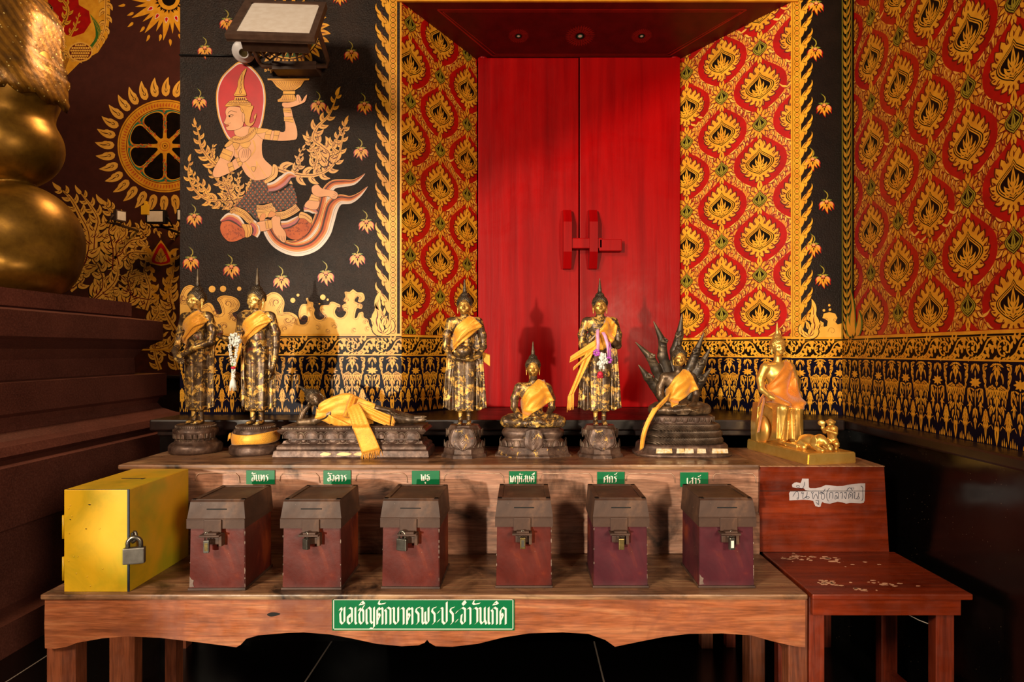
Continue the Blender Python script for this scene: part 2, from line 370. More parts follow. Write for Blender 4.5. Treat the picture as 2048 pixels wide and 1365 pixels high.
def scrollband(p, u0, u1, vc, h, per=.145, uo=0.):
    rnd = random.Random(5)
    for k in range(int((u0 - uo) / per) - 1, int((u1 - uo) / per) + 2):
        c = uo + k * per; s = h / .080
        arc = [(c + .026 * s * math.cos(t), vc + .026 * s * math.sin(t)) for t in [x * .5 - .6 for x in range(12)]]
        arc = [(vx if i < 9 else vx, vy) for i, (vx, vy) in enumerate(arc)]
        p.st(arc, [.007 * s] * len(arc), g_, 3, 2); p.p(disc(c + .004, vc, .009 * s), g_, 3)
        for q in range(9):
            a = q * .66; p.lf(c + .012 * s * math.cos(a), vc + .012 * s * math.sin(a), c + .024 * s * math.cos(a + .5), vc + .024 * s * math.sin(a + .5), .008 * s, k_ if q % 3 == 0 else g_, 4, .8)
        p.st([(c + .02, vc - .035 * s), (c + .05, vc - .015 * s), (c + .075, vc + .028 * s), (c + .11, vc + .036 * s), (c + .13, vc + .02 * s)], [.004, .006, .007, .006, .002], g_, 3, 3)
        for q in range(17):
            t = q / 16; x = c + .036 + t * .085; y = vc + (-.034 + .062 * ((q * 7) % 5) / 4) * s
            a = (.5 + .9 * ((q * 5) % 3 - 1)) + (0 if q % 2 else .6)
            p.p(leaf(x - .01, y, a, .030 * s, .0125 * s, (-1) ** q * .9, 6), g_, 3)
        for q in range(6):
            p.p(leaf(c - .045 + q * .018, vc - .040 * s, .8 - .2 * (q % 3), .022 * s, .010, .6, 5), g_, 3)
            p.p(leaf(c - .040 + q * .018, vc + .040 * s, -.7 - .2 * (q % 2), .020 * s, .009, -.6, 5), g_, 3)
def bands(p, u0, u1, z1, z2, uo, rect):
    """gold rules, scroll band and pendant dado; z1 / z2 = height of the two gold rules"""
    p.rect = rect
    p.p([(u0, z1 - .001), (u1, z1 - .001), (u1, ZL - .03), (u0, ZL - .03)], k_, .5)
    p.p([(u0, z2), (u1, z2), (u1, ZL - .03), (u0, ZL - .03)], in_, 1)
    for z, h in ((z1 + .004, .012), (z1 - .0105, .002), (z2, .0065)):
        p.p([(u0, z - h / 2), (u1, z - h / 2), (u1, z + h / 2), (u0, z + h / 2)], g_, 2)
    scrollband(p, u0, u1, (z1 - .012 + z2) / 2 + .001, .078, uo=uo)
    pendants(p, u0, u1, z2 - .011, uo)

def flamecol(p, xr, y0, y1, w, per, sd=-1):
    """column of overlapping flames; drawing in wall metres, xr = stem side, sd = direction of tips"""
    y = y0 - per
    while y < y1 + per:
        a = PI / 2 - sd * .95 * -1 if False else PI / 2 + (.80 if sd < 0 else -.80)
        c = -1 if sd < 0 else 1
        p.p(leaf(xr, y - per * .9, PI / 2 + (-c) * .30, per * 1.35, w * .34, -c * .95 * -1 * -1, 9), g_, 2)
        p.p(leaf(xr + sd * w * .10, y - per * .35, PI / 2 + (-c) * .75, per * 1.0, w * .36, c * .9, 8), k_, 3)
        p.p(leaf(xr + sd * w * .12, y - per * .33, PI / 2 + (-c) * .75, per * .95, w * .28, c * .9, 8), g_, 4)
        p.p(leaf(xr + sd * w * .46, y + per * .08, PI / 2 + (-c) * .7, per * .72, w * .25, c * 1.2, 8), k_, 5)
        p.p(leaf(xr + sd * w * .46, y + per * .10, PI / 2 + (-c) * .7, per * .68, w * .19, c * 1.2, 8), g_, 6)
        p.p(disc(xr + sd * w * .55, y + per * .02, w * .13, 8), g_, 6); p.p(leaf(xr + sd * w * .50, y + per * .02, PI / 2, per * .2, w * .04, 1, 4), ln_, 7)
        p.p(leaf(xr + sd * w * .30, y + per * .45, PI / 2 + (-c) * .25, per * .42, w * .16, c * .9, 6), g_, 6)
        p.p(leaf(xr + sd * w * .12, y - per * .25, PI / 2 + (-c) * .5, per * .7, w * .05, c * .9, 6), ln_, 7)
        y += per
def circlecol(p, xc, y0, y1, w, per):
    p.p([(xc - w / 2, y0), (xc + w / 2, y0), (xc + w / 2, y1), (xc - w / 2, y1)], g_, 1)
    y = y0 + per / 2
    while y < y1:
        p.p(disc(xc, y, per * .52, 12), k_, 2); p.p(disc(xc, y, per * .43, 12), g_, 3); p.p(disc(xc, y, per * .16, 8), or_, 4); y += per
def bigflame(p, x, y, s, sd=1):
    """corner flame with curled foot, drawing in metres, x,y = foot"""
    for dx, dy, a, L, W, c in ((0, 0, 150, .09, .04, -1.6), (-.005, .004, 115, .10, .045, -1.0), (-.03, .03, 100, .11, .05, -.8), (-.035, .07, 88, .10, .045, .7), (-.028, .12, 92, .105, .034, -.6),
                               (.0, .0, 40, .07, .03, 1.2), (.03, .01, 70, .07, .03, 1.0), (.0, .04, 80, .06, .024, -.9), (-.012, .09, 60, .05, .02, .9), (-.05, .04, 110, .05, .02, .8)):
        aa = math.radians(a if sd > 0 else 180 - a)
        p.p(leaf(x + sd * dx * s, y + dy * s, aa, L * s, W * s * 1.25, sd * c, 8), k_, 5); p.p(leaf(x + sd * dx * s, y + dy * s, aa, L * s * .96, W * s, sd * c, 8), gp_, 6)
        p.p(leaf(x + sd * dx * s, y + dy * s, aa, L * s * .6, W * s * .14, sd * c, 6), ln_, 7)
def flower(p, x, y, s=1., slant=0.):
    """falling flower; drawing y points down, s in px"""
    def q(a, b): return (x + (a + slant * b * .25) * s, y + b * s)
    p.st([q(-4, -26), q(2, -20), q(3, -13), q(0, -8), q(2, -5)], [.5 * s, 2.2 * s, 2.4 * s, 2.2 * s, 1 * s], yg_, 5, 4)
    p.st([q(-6, -28), q(-3, -25), q(0, -22)], [.4 * s, 1.2 * s, 1.4 * s], gr_, 4, 3)
    for sd in (1, -1):
        p.p(leaf(*q(sd * 2, -5), 0 if sd > 0 else PI, 10 * s, 5 * s, -sd * .5), yg_, 5); p.p(leaf(*q(sd * 7, -5), 0 if sd > 0 else PI, 6 * s, 2 * s, -sd * .5), gr_, 6)
        for (a, b, dg, L, W, c, m) in ((4, 0, 48, 20, 6.5, .5, g_), (3, 4, 66, 16, 5, -.4, g_), (6, -1, 34, 15, 5, 1.1, o2_)):
            aa = math.radians(dg if sd > 0 else 180 - dg)
            p.p(leaf(*q(sd * a, b), aa, (L + 2) * s, (W + .8) * s, sd * c), r_, 4); p.p(leaf(*q(sd * a, b), aa, L * .9 * s, W * s, sd * c), m, 5)
    p.p(leaf(*q(0, 2), PI / 2 - slant * .15, 25 * s, 9 * s, -.5), r_, 6); p.p(leaf(*q(0, 2), PI / 2 - slant * .15, 22 * s, 8 * s, -.5), g_, 7)
    p.p(disc(*q(0, -1), 4.6 * s, 10), r_, 8); p.p(disc(*q(0, -2), 3.6 * s, 10), o2_, 9); p.p(disc(*q(-1.6, 1.5), 1.1 * s, 6), k_, 10); p.p(disc(*q(1.6, 1.5), 1.1 * s, 6), k_, 10); p.p(leaf(*q(0, 4), PI / 2, 8 * s, 3 * s), k_, 10)
def spiral(p, x, y, r, a0, turns, m, layer, w, sd=1, grow=0):
    n = int(10 * turns) + 3; pts = []
    for i in range(n):
        t = i / (n - 1); rr = r * (1 - t * .85); a = a0 + sd * turns * 2 * PI * t; pts.append((x + rr * math.cos(a), y + rr * math.sin(a)))
    p.st(pts, [w * (1 - .5 * i / n) for i in range(n)], m, layer, 2)
# ---------------- the room shell ----------------
def pxT(Y, sx=1., ox=0., oy=0.):
    return lambda x, y: ((ox + x / sx - VX) / FPX * Y, CZ - (oy + y / sx - VY) / FPX * Y)
# --- unseen wall added behind the viewer; its sloped opening shapes the low light ---
HW = simple('light_mask_plaster', '#5a3c2c', '#4c3224', .7)
mb = MB(); yw = -2.6
for q in ([(-8, 0), (-3.7, 0), (-3.7, 5), (-8, 5)], [(-1.25, 0), (4, 0), (4, 5), (-1.25, 5)], [(-3.7, 0), (-1.25, 0), (-1.25, .72), (-3.7, .72)], [(-3.7, 1.62), (-2.95, 1.62), (-1.25, 2.53), (-1.25, 5), (-3.7, 5)]):
    mb.prism(q, lambda x, z: (x, yw, z), lambda x, z: (x, yw - .04, z))
struct(mb.build('wall_front_light_mask', HW))
def inpoly(q, poly):
    x, y = q; c = False; j = len(poly) - 1
    for i in range(len(poly)):
        xi, yi = poly[i]; xj, yj = poly[j]
        if (yi > y) != (yj > y) and x < (xj - xi) * (y - yi) / (yj - yi) + xi: c = not c
        j = i
    return c
# --- left pier with the mural ---
pm = Paint((0, YW, 0), (1, 0, 0), (0, 0, 1), (0, -1, 0))
pm.mb.box((XL0, YW, ZL - .02), (XL1, YW + .50, ZTOP), 0)
pm.mb.v[:] = [(x, y if not (abs(x - XL1) < 1e-4 and y > YW + .1) else YW + .06, z) for x, y, z in pm.mb.v]
Z1L, Z2L = 1.404, 1.3105
R_ = (XL0, ZL - .02, XL1, ZTOP)
bands(pm, XL0, XL1, Z1L, Z2L, -.838, R_)
pm.rect = R_
xc = (786 - VX) / FPX * YW
circlecol(pm, xc, Z1L + .01, ZTOP, .040, .0251)
pm.p([(XL1 - .008, Z1L), (XL1, Z1L), (XL1, ZTOP), (XL1 - .008, ZTOP)], g_, 1)
flamecol(pm, xc - .022, Z1L + .20, ZTOP, .072, .098, -1)
bigflame(pm, xc - .045, Z1L + .012, .95, 1)
pm.T = pxT(YW); pm.rect = (XL0, Z1L, XL1, ZTOP)
for x, y, s, sl in ((410, 97, .85, 0), (454, 42, .85, 0), (399, 200, .85, 0), (703, 105, .85, .2), (637, 207, .9, 0), (729, 209, .85, .5), (722, 300, .85, .2), (733, 445, .9, .5), (389, 433, .9, .2), (382, 520, .95, -.2),
                    (463, 535, .95, .4), (563, 558, .95, .1), (652, 548, .95, .3), (715, 513, .9, .3), (680, -8, .8, 0), (455, 600, .01, 0)):
    flower(pm, x, y, s, sl)
# clouds
def clouds(p, T, out, discs, sp):
    p.T = T; p.p(out, gp_, 2); n = len(out); ar = sum(out[i][0] * out[(i + 1) % n][1] - out[(i + 1) % n][0] * out[i][1] for i in range(n))
    for d in (9, 19):
        q = []
        for i in range(n - 2):
            a, b = out[i - 1], out[(i + 1) % n]; dx, dy = b[0] - a[0], b[1] - a[1]; L = math.hypot(dx, dy) or 1; s_ = 1 if ar > 0 else -1
            q.append((out[i][0] - dy / L * d * s_, out[i][1] + dx / L * d * s_))
        for i in range(1, len(q) - 1):
            if inpoly(q[i], out) and inpoly(q[i + 1], out) and math.hypot(q[i + 1][0] - q[i][0], q[i + 1][1] - q[i][1]) < 40 and (i // 9 + d) % 4: p.ps(stroke([q[i], q[i + 1]], 2.4, 1, False), ln_, 4)
    for x, y, r in discs: p.p(disc(x, y, r, 14), gp_, 3); spiral(p, x + r * .3, y + r * .3, r * .4, 0, .5, or_, 4, r * .08)
    for x, y, r, a, t, sd in sp:
        spiral(p, x, y, r, a, t, ln_, 5, r * .11 + 1, sd)
        for k in (1, 2, 3): spiral(p, x, y, r * (1 + .36 * k), a + sd * .3 * k, .62, ln_, 4, 2.2, sd)
C1 = [(0, 160), (50, 200), (50, 260), (40, 330), (100, 330), (150, 360), (185, 440), (220, 470), (290, 480), (330, 440), (330, 380), (280, 370), (240, 420), (225, 330), (260, 240), (330, 230), (315, 170), (335, 160), (350, 200), (400, 215), (400, 260), (420, 300), (410, 350), (440, 410), (500, 420), (540, 380), (510, 350), (480, 300), (500, 250), (590, 240), (600, 215), (640, 205), (720, 240), (720, 270), (690, 270), (660, 330), (700, 390), (760, 390), (800, 330), (770, 310), (750, 250), (800, 220), (765, 190), (790, 140), (780, 85), (840, 85), (880, 55), (930, 90), (1000, 100), (1020, 170), (980, 210), (940, 200), (955, 150), (920, 150), (900, 200), (990, 240), (980, 290), (930, 280), (910, 330), (900, 400), (930, 390), (950, 340), (1000, 330), (1010, 390), (1060, 420), (1075, 480), (1110, 540), (1160, 592), (0, 592)]
clouds(pm, pxT(YW, 6.023, 560, 570), cr(C1[:-2], 3, False) + C1[-2:], [(155, 187, 30), (217, 125, 18), (517, 150, 33), (575, 180, 14), (475, 228, 10)],
       [(285, 400, 40, 0, 1.2, 1), (160, 425, 34, 2, 1.1, -1), (520, 310, 34, 1, 1.1, 1), (535, 375, 30, 3, 1.1, -1), (700, 300, 34, 4, 1.1, 1), (785, 300, 32, 0, 1.2, -1), (955, 165, 36, 3, 1.2, 1), (810, 190, 30, 2, 1., 1), (575, 545, 24, 0, 1.2, 1), (660, 510, 32, 3, 1.1, 1), (900, 540, 26, 1, 1.1, 1), (1045, 450, 24, 2, 1, 1), (950, 250, 26, 1, 1, -1), (60, 530, 34, 2, 1.2, 1), (450, 520, 30, 4, 1, 1), (1060, 520, 24, 1, 1, 1), (370, 290, 22, 1, 1, 1)])
C2 = [(95, 260), (105, 190), (130, 130), (170, 108), (205, 118), (190, 150), (165, 200), (185, 240), (240, 262), (300, 230), (335, 250), (365, 310), (400, 300), (385, 240), (365, 205), (400, 182), (450, 183), (500, 200), (525, 240), (508, 285), (470, 305), (500, 345), (535, 350), (520, 310), (560, 280), (600, 280), (590, 200), (640, 230), (740, 160), (800, 170), (835, 220), (820, 260), (800, 300), (870, 296), (925, 325), (945, 380), (960, 448), (95, 448)]
clouds(pm, pxT(YW, 3.5, 330, 540), cr(C2[:-2], 3, False) + C2[-2:], [(407, 133, 22), (520, 133, 15), (330, 135, 24)],
       [(130, 195, 26, 0, 1.2, 1), (440, 240, 26, 1, 1.2, -1), (480, 345, 26, 3, 1.2, 1), (560, 320, 22, 1, 1.1, 1), (780, 230, 26, 2, 1.2, 1), (345, 300, 20, 2, 1.1, -1), (860, 350, 24, 0, 1, 1), (420, 400, 24, 2, 1, 1), (760, 380, 26, 1, 1, 1)])
# celestial figure: drawing coordinates of three enlarged crops
A = pxT(YW, 6.825, 420, 130); B = pxT(YW, 6.0235, 420, 320); Zt = pxT(YW, 2.626, 360, 0)
def sh(T, pts, m, layer, n=4, out=True, o=k_, ow=1.08, smooth=True):
    pm.T = T; q = cr(pts, n) if smooth else pts; pm.p(q, m, layer)
    if out:
        k = len(q); pm.ps([s for s in stroke(q + [q[0]], 3.2 if T is not Zt else 1.4, 1, False)], o, layer + .6)
def li(T, pts, w, m, layer, n=4): pm.T = T; pm.st(pts, w, m, layer, n)
# halo
halo = [(408, -48), (300, 20), (170, 150), (100, 300), (82, 440), (95, 620), (140, 800), (260, 1030), (420, 1060), (600, 1000), (700, 850), (745, 650), (762, 450), (735, 260), (650, 110), (520, -10)]
hc = (415, 500)
sh(A, halo, g_, 2, out=False)
sh(A, [(hc[0] + (x - hc[0]) * .955, hc[1] + (y - hc[1]) * .965) for x, y in halo], wh_, 3, out=False)
sh(A, [(hc[0] + (x - hc[0]) * .91, hc[1] + (y - hc[1]) * .935) for x, y in halo], ha_, 4, out=False)
# wings of flame ornament
pm.T = Zt
for pts, w, L in (([(505, 885), (600, 915), (700, 922), (780, 890), (830, 820), (855, 720), (872, 645)], 26, 46), ([(770, 890), (785, 810), (745, 770), (700, 730), (720, 670), (770, 620), (800, 570), (825, 495)], 30, 50),
                  ([(705, 890), (720, 820), (690, 770), (672, 715)], 20, 34), ([(600, 905), (630, 860), (625, 820), (648, 775)], 14, 26), ([(830, 800), (800, 770), (830, 720), (870, 650)], 18, 34), ([(740, 900), (705, 860), (690, 815)], 12, 22),
                  ([(340, 1040), (250, 1055), (150, 1050), (80, 1000), (45, 920), (50, 840)], 22, 40), ([(190, 870), (150, 830), (110, 770), (100, 710), (82, 650)], 22, 38), ([(270, 1045), (245, 980), (200, 950), (165, 910)], 24, 36), ([(160, 1040), (120, 980), (85, 950), (60, 900)], 14, 30),
                  ([(300, 1045), (315, 990), (300, 950), (318, 910)], 13, 24), ([(350, 1040), (300, 1075), (230, 1085), (165, 1078)], 14, 24), ([(350, 1010), (372, 985), (360, 960), (378, 945)], 12, 20), ([(235, 1050), (265, 970), (250, 930), (275, 900)], 14, 26), ([(200, 880), (165, 800), (180, 770)], 12, 22)):
    vine(pm, pts, w * .95, L * 1.6, g_, ln_, 3, L * .52)
# scarf of stacked colour bands
def bandsof(T, pts, ws, cols, layer):
    pm.T = T; q = cr(pts, 6, False); n = len(q); tot = sum(c[1] for c in cols)
    for i in range(n - 1):
        def off(j, f):
            a, b = q[max(0, j - 1)], q[min(n - 1, j + 1)]; dx, dy = b[0] - a[0], b[1] - a[1]; d = math.hypot(dx, dy) or 1
            t = j / 6; k = min(len(ws) - 2, int(t)); W = ws[k] + (ws[k + 1] - ws[k]) * (t - k)
            return (q[j][0] - dy / d * W * f, q[j][1] + dx / d * W * f)
        acc = 0
        for m, c in cols:
            f0, f1 = acc / tot - .5, (acc + c) / tot - .5; acc += c
            pm.p([off(i, f0), off(i + 1, f0), off(i + 1, f1), off(i, f1)], m, layer)
SC = [(wh_, 16), (k_, 1.2), (wh_, 8), (o2_, 12), (or_, 14), (br_, 10), (or_, 8), (g_, 6), (k_, 1.2)]
bandsof(B, [(700, 720), (700, 840), (790, 980), (930, 1060), (1080, 1080), (1250, 1020), (1370, 880), (1420, 720), (1470, 560), (1560, 480), (1690, 480), (1800, 420), (1900, 320)], [110, 120, 135, 150, 160, 165, 165, 170, 170, 130, 95, 55, 4], SC[::-1], 4)
bandsof(B, [(860, 980), (1020, 1000), (1180, 920), (1300, 740), (1360, 560), (1400, 400), (1480, 300), (1600, 280), (1720, 270), (1800, 225), (1868, 165)], [40, 60, 80, 130, 140, 130, 110, 95, 70, 40, 4], SC[::-1], 3)
# trousers, skirt
sh(B, [(410, 800), (300, 730), (200, 700), (130, 780), (135, 880), (210, 975), (300, 985), (430, 930), (520, 880), (500, 790)], or_, 7)
for k in range(46):
    rn = random.Random(k); x = 160 + rn.random() * 330; y = 770 + rn.random() * 190
    if (x - 300) ** 2 / 170 ** 2 + (y - 860) ** 2 / 110 ** 2 < .9: pm.T = B; spiral(pm, x, y, 13, rn.random() * 6, .9, ln_, 8, 4)
sh(B, [(870, 860), (930, 820), (1040, 760), (1090, 680), (1220, 760), (1190, 870), (1120, 930), (1040, 965), (950, 940)], or_, 7)
for k in range(50):
    rn = random.Random(k + 99); x = 930 + rn.random() * 260; y = 720 + rn.random() * 220
    if abs((x - 1080) * .75 + (y - 830) * .9) < 110 and abs((x - 1060) * .8 - (y - 820) * .6) < 130: pm.T = B; spiral(pm, x, y, 12, rn.random() * 6, .9, ln_, 8, 4)
sh(B, [(380, 780), (440, 775), (500, 790), (510, 870), (490, 920), (430, 935), (420, 860)], g_, 9); li(B, [(440, 780), (460, 860), (450, 930)], 5, ln_, 10); li(B, [(475, 785), (492, 860), (475, 925)], 4, ln_, 10)
sh(B, [(1090, 630), (1160, 645), (1230, 700), (1215, 765), (1140, 710), (1070, 700)], g_, 9); li(B, [(1085, 660), (1150, 675), (1220, 730)], 5, ln_, 10)
for cols, pts, ws in (([(br_, 1), (r_, 1.2), (o2_, .8), (wh_, .8)], [(480, 750), (540, 800), (555, 860), (530, 915)], [100, 110, 110, 100]), ([(wh_, .8), (o2_, .6), (r_, 1), (br_, 1)], [(1130, 590), (1200, 585), (1260, 610), (1300, 640)], [70, 90, 90, 20])):
    bandsof(B, pts, ws, cols[::-1], 8)
# skirt body left thigh, centre panel, right panel
def latticefill(T, poly, x0, x1, y0, y1, st, ang, m, layer, w):
    pm.T = T
    for d in (1, -1):
        k = -30
        while k < 30:
            c, s = math.cos(ang * d + (0 if d > 0 else PI * 0)), math.sin(ang * d)
            ox, oy = (x0 + x1) / 2 - s * k * st, (y0 + y1) / 2 + c * k * st
            seg = []
            t = -500
            pts = [(ox + c * t_, oy + s * t_) for t_ in range(-480, 481, 12)]
            ins = [inpoly(q, poly) for q in pts]; i = 0
            while i < len(pts):
                if ins[i]:
                    j = i
                    while j + 1 < len(pts) and ins[j + 1]: j += 1
                    if j > i: pm.ps(stroke([pts[i], pts[j]], w, 1, False), m, layer + (.3 if d > 0 else 0))
                    i = j
                i += 1
            k += 1
for poly in ([(520, 240), (440, 400), (310, 560), (400, 590), (500, 660), (580, 745), (600, 600), (560, 400)], [(700, 360), (760, 400), (860, 380), (990, 290), (1040, 420), (1058, 520), (960, 590), (800, 630), (740, 520)], [(520, 240), (690, 225), (740, 515), (570, 545), (540, 400)]):
    sh(B, poly, br_, 9 + (poly[1][0] == 690) * 2, smooth=False, ow=1)
    L_ = 10 + (poly[1][0] == 690) * 2
    xs = [a for a, b in poly]; ys = [b for a, b in poly]; latticefill(B, poly, min(xs), max(xs), min(ys), max(ys), 52, .95, gy_, L_, 12)
    for i in range(int(min(xs)), int(max(xs)), 52):
        for j in range(int(min(ys)), int(max(ys)), 64):
            for (dx, dy) in ((0, 0), (26, 32)):
                if inpoly((i + dx, j + dy), poly):
                    for q in range(4): pm.p(leaf(i + dx, j + dy, q * PI / 2 + .6, 13, 9, 0, 4), or_, L_ + .8)
for pts, ws in (([(250, 640), (300, 610), (400, 650), (480, 730), (500, 760)], [30, 85, 95, 90, 60]), ([(565, 590), (650, 590), (760, 560)], [95, 90, 95]), ([(800, 680), (900, 665), (1000, 615), (1062, 570)], [100, 95, 95, 95])):
    bandsof(B, pts, ws, [(k_, .05), (g_, .22), (ln_, .05), (g_, .9), (ln_, .05), (g_, .22), (k_, .05)], 13)
    q = cr(pts, 5, False)
    for i in range(1, len(q) - 1): pm.p(leaf(q[i][0], q[i][1] + 16, -PI / 2, 40, 20, 0, 4), ln_, 14); pm.p(leaf(q[i][0], q[i][1] + 12, -PI / 2, 28, 12, 0, 4), g_, 15)
bandsof(B, [(130, 740), (230, 690), (320, 720), (400, 800)], [20, 105, 110, 60], [(wh_, .9), (o2_, .7), (r_, 1.3), (br_, .7)], 8.5)
bandsof(B, [(860, 790), (940, 780), (1020, 740), (1070, 690)], [100, 95, 90, 40], [(wh_, .8), (o2_, .8), (r_, 1.3), (br_, .7)], 8.5)
bandsof(B, [(700, 340), (790, 320), (880, 260), (960, 190), (1040, 205)], [110, 125, 140, 100, 6], [(wh_, 1), (o2_, .9), (or_, .9), (r_, 1.2), (br_, .5)], 12.5)
sh(B, [(570, 640), (600, 720), (700, 690), (790, 640), (760, 560), (570, 600)], g_, 12); sh(B, [(600, 735), (620, 660), (670, 650), (660, 730)], o2_, 13); sh(B, [(700, 690), (735, 620), (800, 650), (760, 690)], o2_, 13)
# legs and feet
sh(B, [(565, 755), (740, 730), (760, 820), (620, 865), (600, 800)], sk_, 13)
sh(B, [(740, 720), (800, 670), (850, 700), (855, 790), (915, 880), (915, 980), (880, 995), (810, 930), (760, 850)], sk_, 14)
for k in range(5): li(B, [(905 - k * 20, 925 + k * -4), (895 - k * 18, 985 - k * 8)], 3, ln_, 16, 2)
sh(B, [(665, 735), (745, 725), (755, 820), (680, 835)], g_, 15, smooth=False); li(B, [(695, 735), (715, 830)], 4, ln_, 16, 2)
sh(B, [(1200, 480), (1320, 490), (1285, 600), (1140, 565)], sk_, 12)
sh(B, [(1230, 330), (1300, 298), (1360, 350), (1500, 375), (1545, 420), (1520, 470), (1480, 475), (1420, 440), (1320, 450), (1240, 410)], sk_, 15)
for k in range(4): li(B, [(1500 - k * 12, 395 + k * 22), (1535 - k * 10, 420 + k * 14)], 3, ln_, 17, 2)
sh(B, [(1225, 410), (1320, 450), (1310, 500), (1190, 490)], g_, 14, smooth=False); li(B, [(1210, 450), (1310, 475)], 4, ln_, 16, 2)
# torso
sh(Zt, [(290, 735), (265, 770), (270, 800), (315, 860), (350, 920), (400, 950), (470, 930), (490, 885), (440, 830), (432, 760), (440, 700), (360, 690)], sk_, 14)
# raised arm and hand
sh(A, [(640, 930), (760, 900), (900, 900), (1025, 905), (1015, 700), (1000, 590), (1100, 585), (1140, 720), (1190, 880), (1190, 1000), (1130, 1030), (950, 1040), (740, 1020), (690, 990)], sk_, 15)
sh(A, [(995, 520), (1080, 515), (1170, 490), (1180, 420), (1215, 410), (1250, 460), (1255, 500), (1300, 430), (1330, 412), (1305, 500), (1240, 540), (1100, 585), (1000, 575)], sk_, 18)
for a, b in (((1190, 430), (1180, 500)), ((1215, 425), (1210, 500)), ((1240, 460), (1225, 520))): li(A, [a, b], 4, ln_, 20, 2)
for pts in ([(1000, 600), (1105, 590), (1110, 660), (1005, 645)], [(1010, 715), (1130, 710), (1145, 790), (1015, 770)], [(770, 880), (850, 890), (820, 1030), (745, 1015)], [(885, 895), (960, 905), (925, 1035), (860, 1030)]):
    sh(A, pts, g_, 17, smooth=False); c = [(pts[0][0] + pts[3][0]) / 2, (pts[0][1] + pts[3][1]) / 2]; d = [(pts[1][0] + pts[2][0]) / 2, (pts[1][1] + pts[2][1]) / 2]; li(A, [c, d], 5, ln_, 18, 2)
# lowered arm, elbow left
sh(Zt, [(270, 745), (235, 790), (200, 850), (175, 900), (180, 930), (215, 930), (300, 890), (330, 860), (300, 830), (265, 855), (290, 800)], sk_, 15.5)
sh(Zt, [(315, 790), (345, 775), (370, 790), (372, 820), (345, 850), (322, 850), (310, 820)], sk_, 18)
for k in range(4): li(Zt, [(325 + k * 11, 830), (335 + k * 9, 785)], 1.6, ln_, 20, 2)
for pts in ([(230, 780), (280, 800), (262, 850), (208, 825)], [(250, 862), (275, 850), (288, 895), (262, 905)], [(295, 835), (320, 825), (330, 865), (312, 875)]):
    sh(Zt, pts, g_, 17, smooth=False); li(Zt, [((pts[0][0] + pts[3][0]) / 2, (pts[0][1] + pts[3][1]) / 2), ((pts[1][0] + pts[2][0]) / 2, (pts[1][1] + pts[2][1]) / 2)], 2.4, ln_, 18, 2)
# neck, face, jewellery, crown
sh(A, [(350, 880), (540, 840), (560, 960), (430, 1000), (350, 960)], sk_, 16)
sh(A, [(235, 590), (300, 570), (430, 590), (470, 680), (465, 790), (440, 850), (360, 890), (250, 895), (225, 870), (222, 840), (212, 815), (190, 795), (215, 745), (225, 700), (215, 650)], sk_, 17)
sh(A, [(445, 660), (475, 680), (480, 760), (460, 790), (447, 740)], sk_, 18)
li(A, [(250, 665), (290, 630), (370, 650)], 5, k_, 19); li(A, [(250, 705), (285, 685), (330, 688)], 6, k_, 19); pm.p(disc(272, 704, 11, 10), k_, 19); li(A, [(262, 716), (300, 712), (318, 692)], 3, k_, 19)
li(A, [(190, 795), (215, 812)], 4, ln_, 19, 2); sh(A, [(212, 815), (260, 822), (262, 832), (235, 848), (222, 842)], or_, 19); li(A, [(245, 800), (275, 800), (290, 790)], 3, k_, 19)
sh(A, [(275, 1020), (350, 970), (430, 990), (520, 950), (545, 865), (650, 865), (620, 960), (540, 1040), (420, 1075), (310, 1050)], g_, 18)
pm.T = A
for k in range(15):
    t = k / 14; x = 300 + 320 * t; y = 1025 + 40 * math.sin(t * 2.4) - 165 * t ** 2; pm.p(leaf(x, y, -1.2 - t * .5, 34, 24, 0, 4), ln_, 19); pm.p(leaf(x, y - 4, -1.2 - t * .5, 22, 13, 0, 4), g_, 20)
sh(A, [(640, 870), (800, 880), (760, 920), (640, 940)], g_, 18); sh(A, [(280, 1030), (200, 1110), (250, 1120), (320, 1060)], g_, 18)
li(A, [(340, 1070), (370, 1200), (450, 1280), (560, 1240), (620, 1140), (590, 1030)], 22, g_, 17); sh(A, [(310, 1070), (410, 1080), (360, 1165)], g_, 18); sh(A, [(410, 1080), (560, 1050), (500, 1150)], g_, 18)
li(Zt, [(340, 850), (370, 885), (400, 885), (405, 850)], 6, g_, 17); li(Zt, [(342, 855), (395, 940)], 4, g_, 17, 2); li(Zt, [(400, 850), (455, 930)], 4, g_, 17, 2); sh(Zt, [(375, 880), (400, 880), (388, 905)], g_, 18)
sh(Zt, [(490, 865), (515, 880), (510, 930), (455, 965), (445, 950), (480, 920)], g_, 18); li(Zt, [(500, 880), (495, 915), (455, 950)], 2, ln_, 19)
sh(A, [(235, 560), (420, 545), (560, 560), (600, 565), (575, 640), (560, 700), (545, 770), (560, 800), (610, 760), (600, 710), (640, 665), (620, 760), (580, 830), (530, 840), (480, 800), (478, 680), (430, 640), (410, 570), (300, 570)], g_, 18, 3)
sh(A, [(225, 575), (235, 530), (290, 490), (410, 485), (540, 505), (560, 570), (420, 550)], g_, 19)
sh(A, [(330, 485), (345, 440), (490, 440), (520, 490)], g_, 19, smooth=False)
sh(A, [(335, 425), (350, 375), (380, 300), (390, 220), (440, 110), (505, 50), (470, 170), (465, 290), (500, 405), (480, 425)], g_, 19)
for y, x0, x1 in ((545, 240, 560), (518, 260, 550), (486, 330, 520), (440, 345, 490), (412, 345, 490)): li(A, [(x0, y), ((x0 + x1) / 2, y - 6), (x1, y)], 4, ln_, 21)
pm.T = A
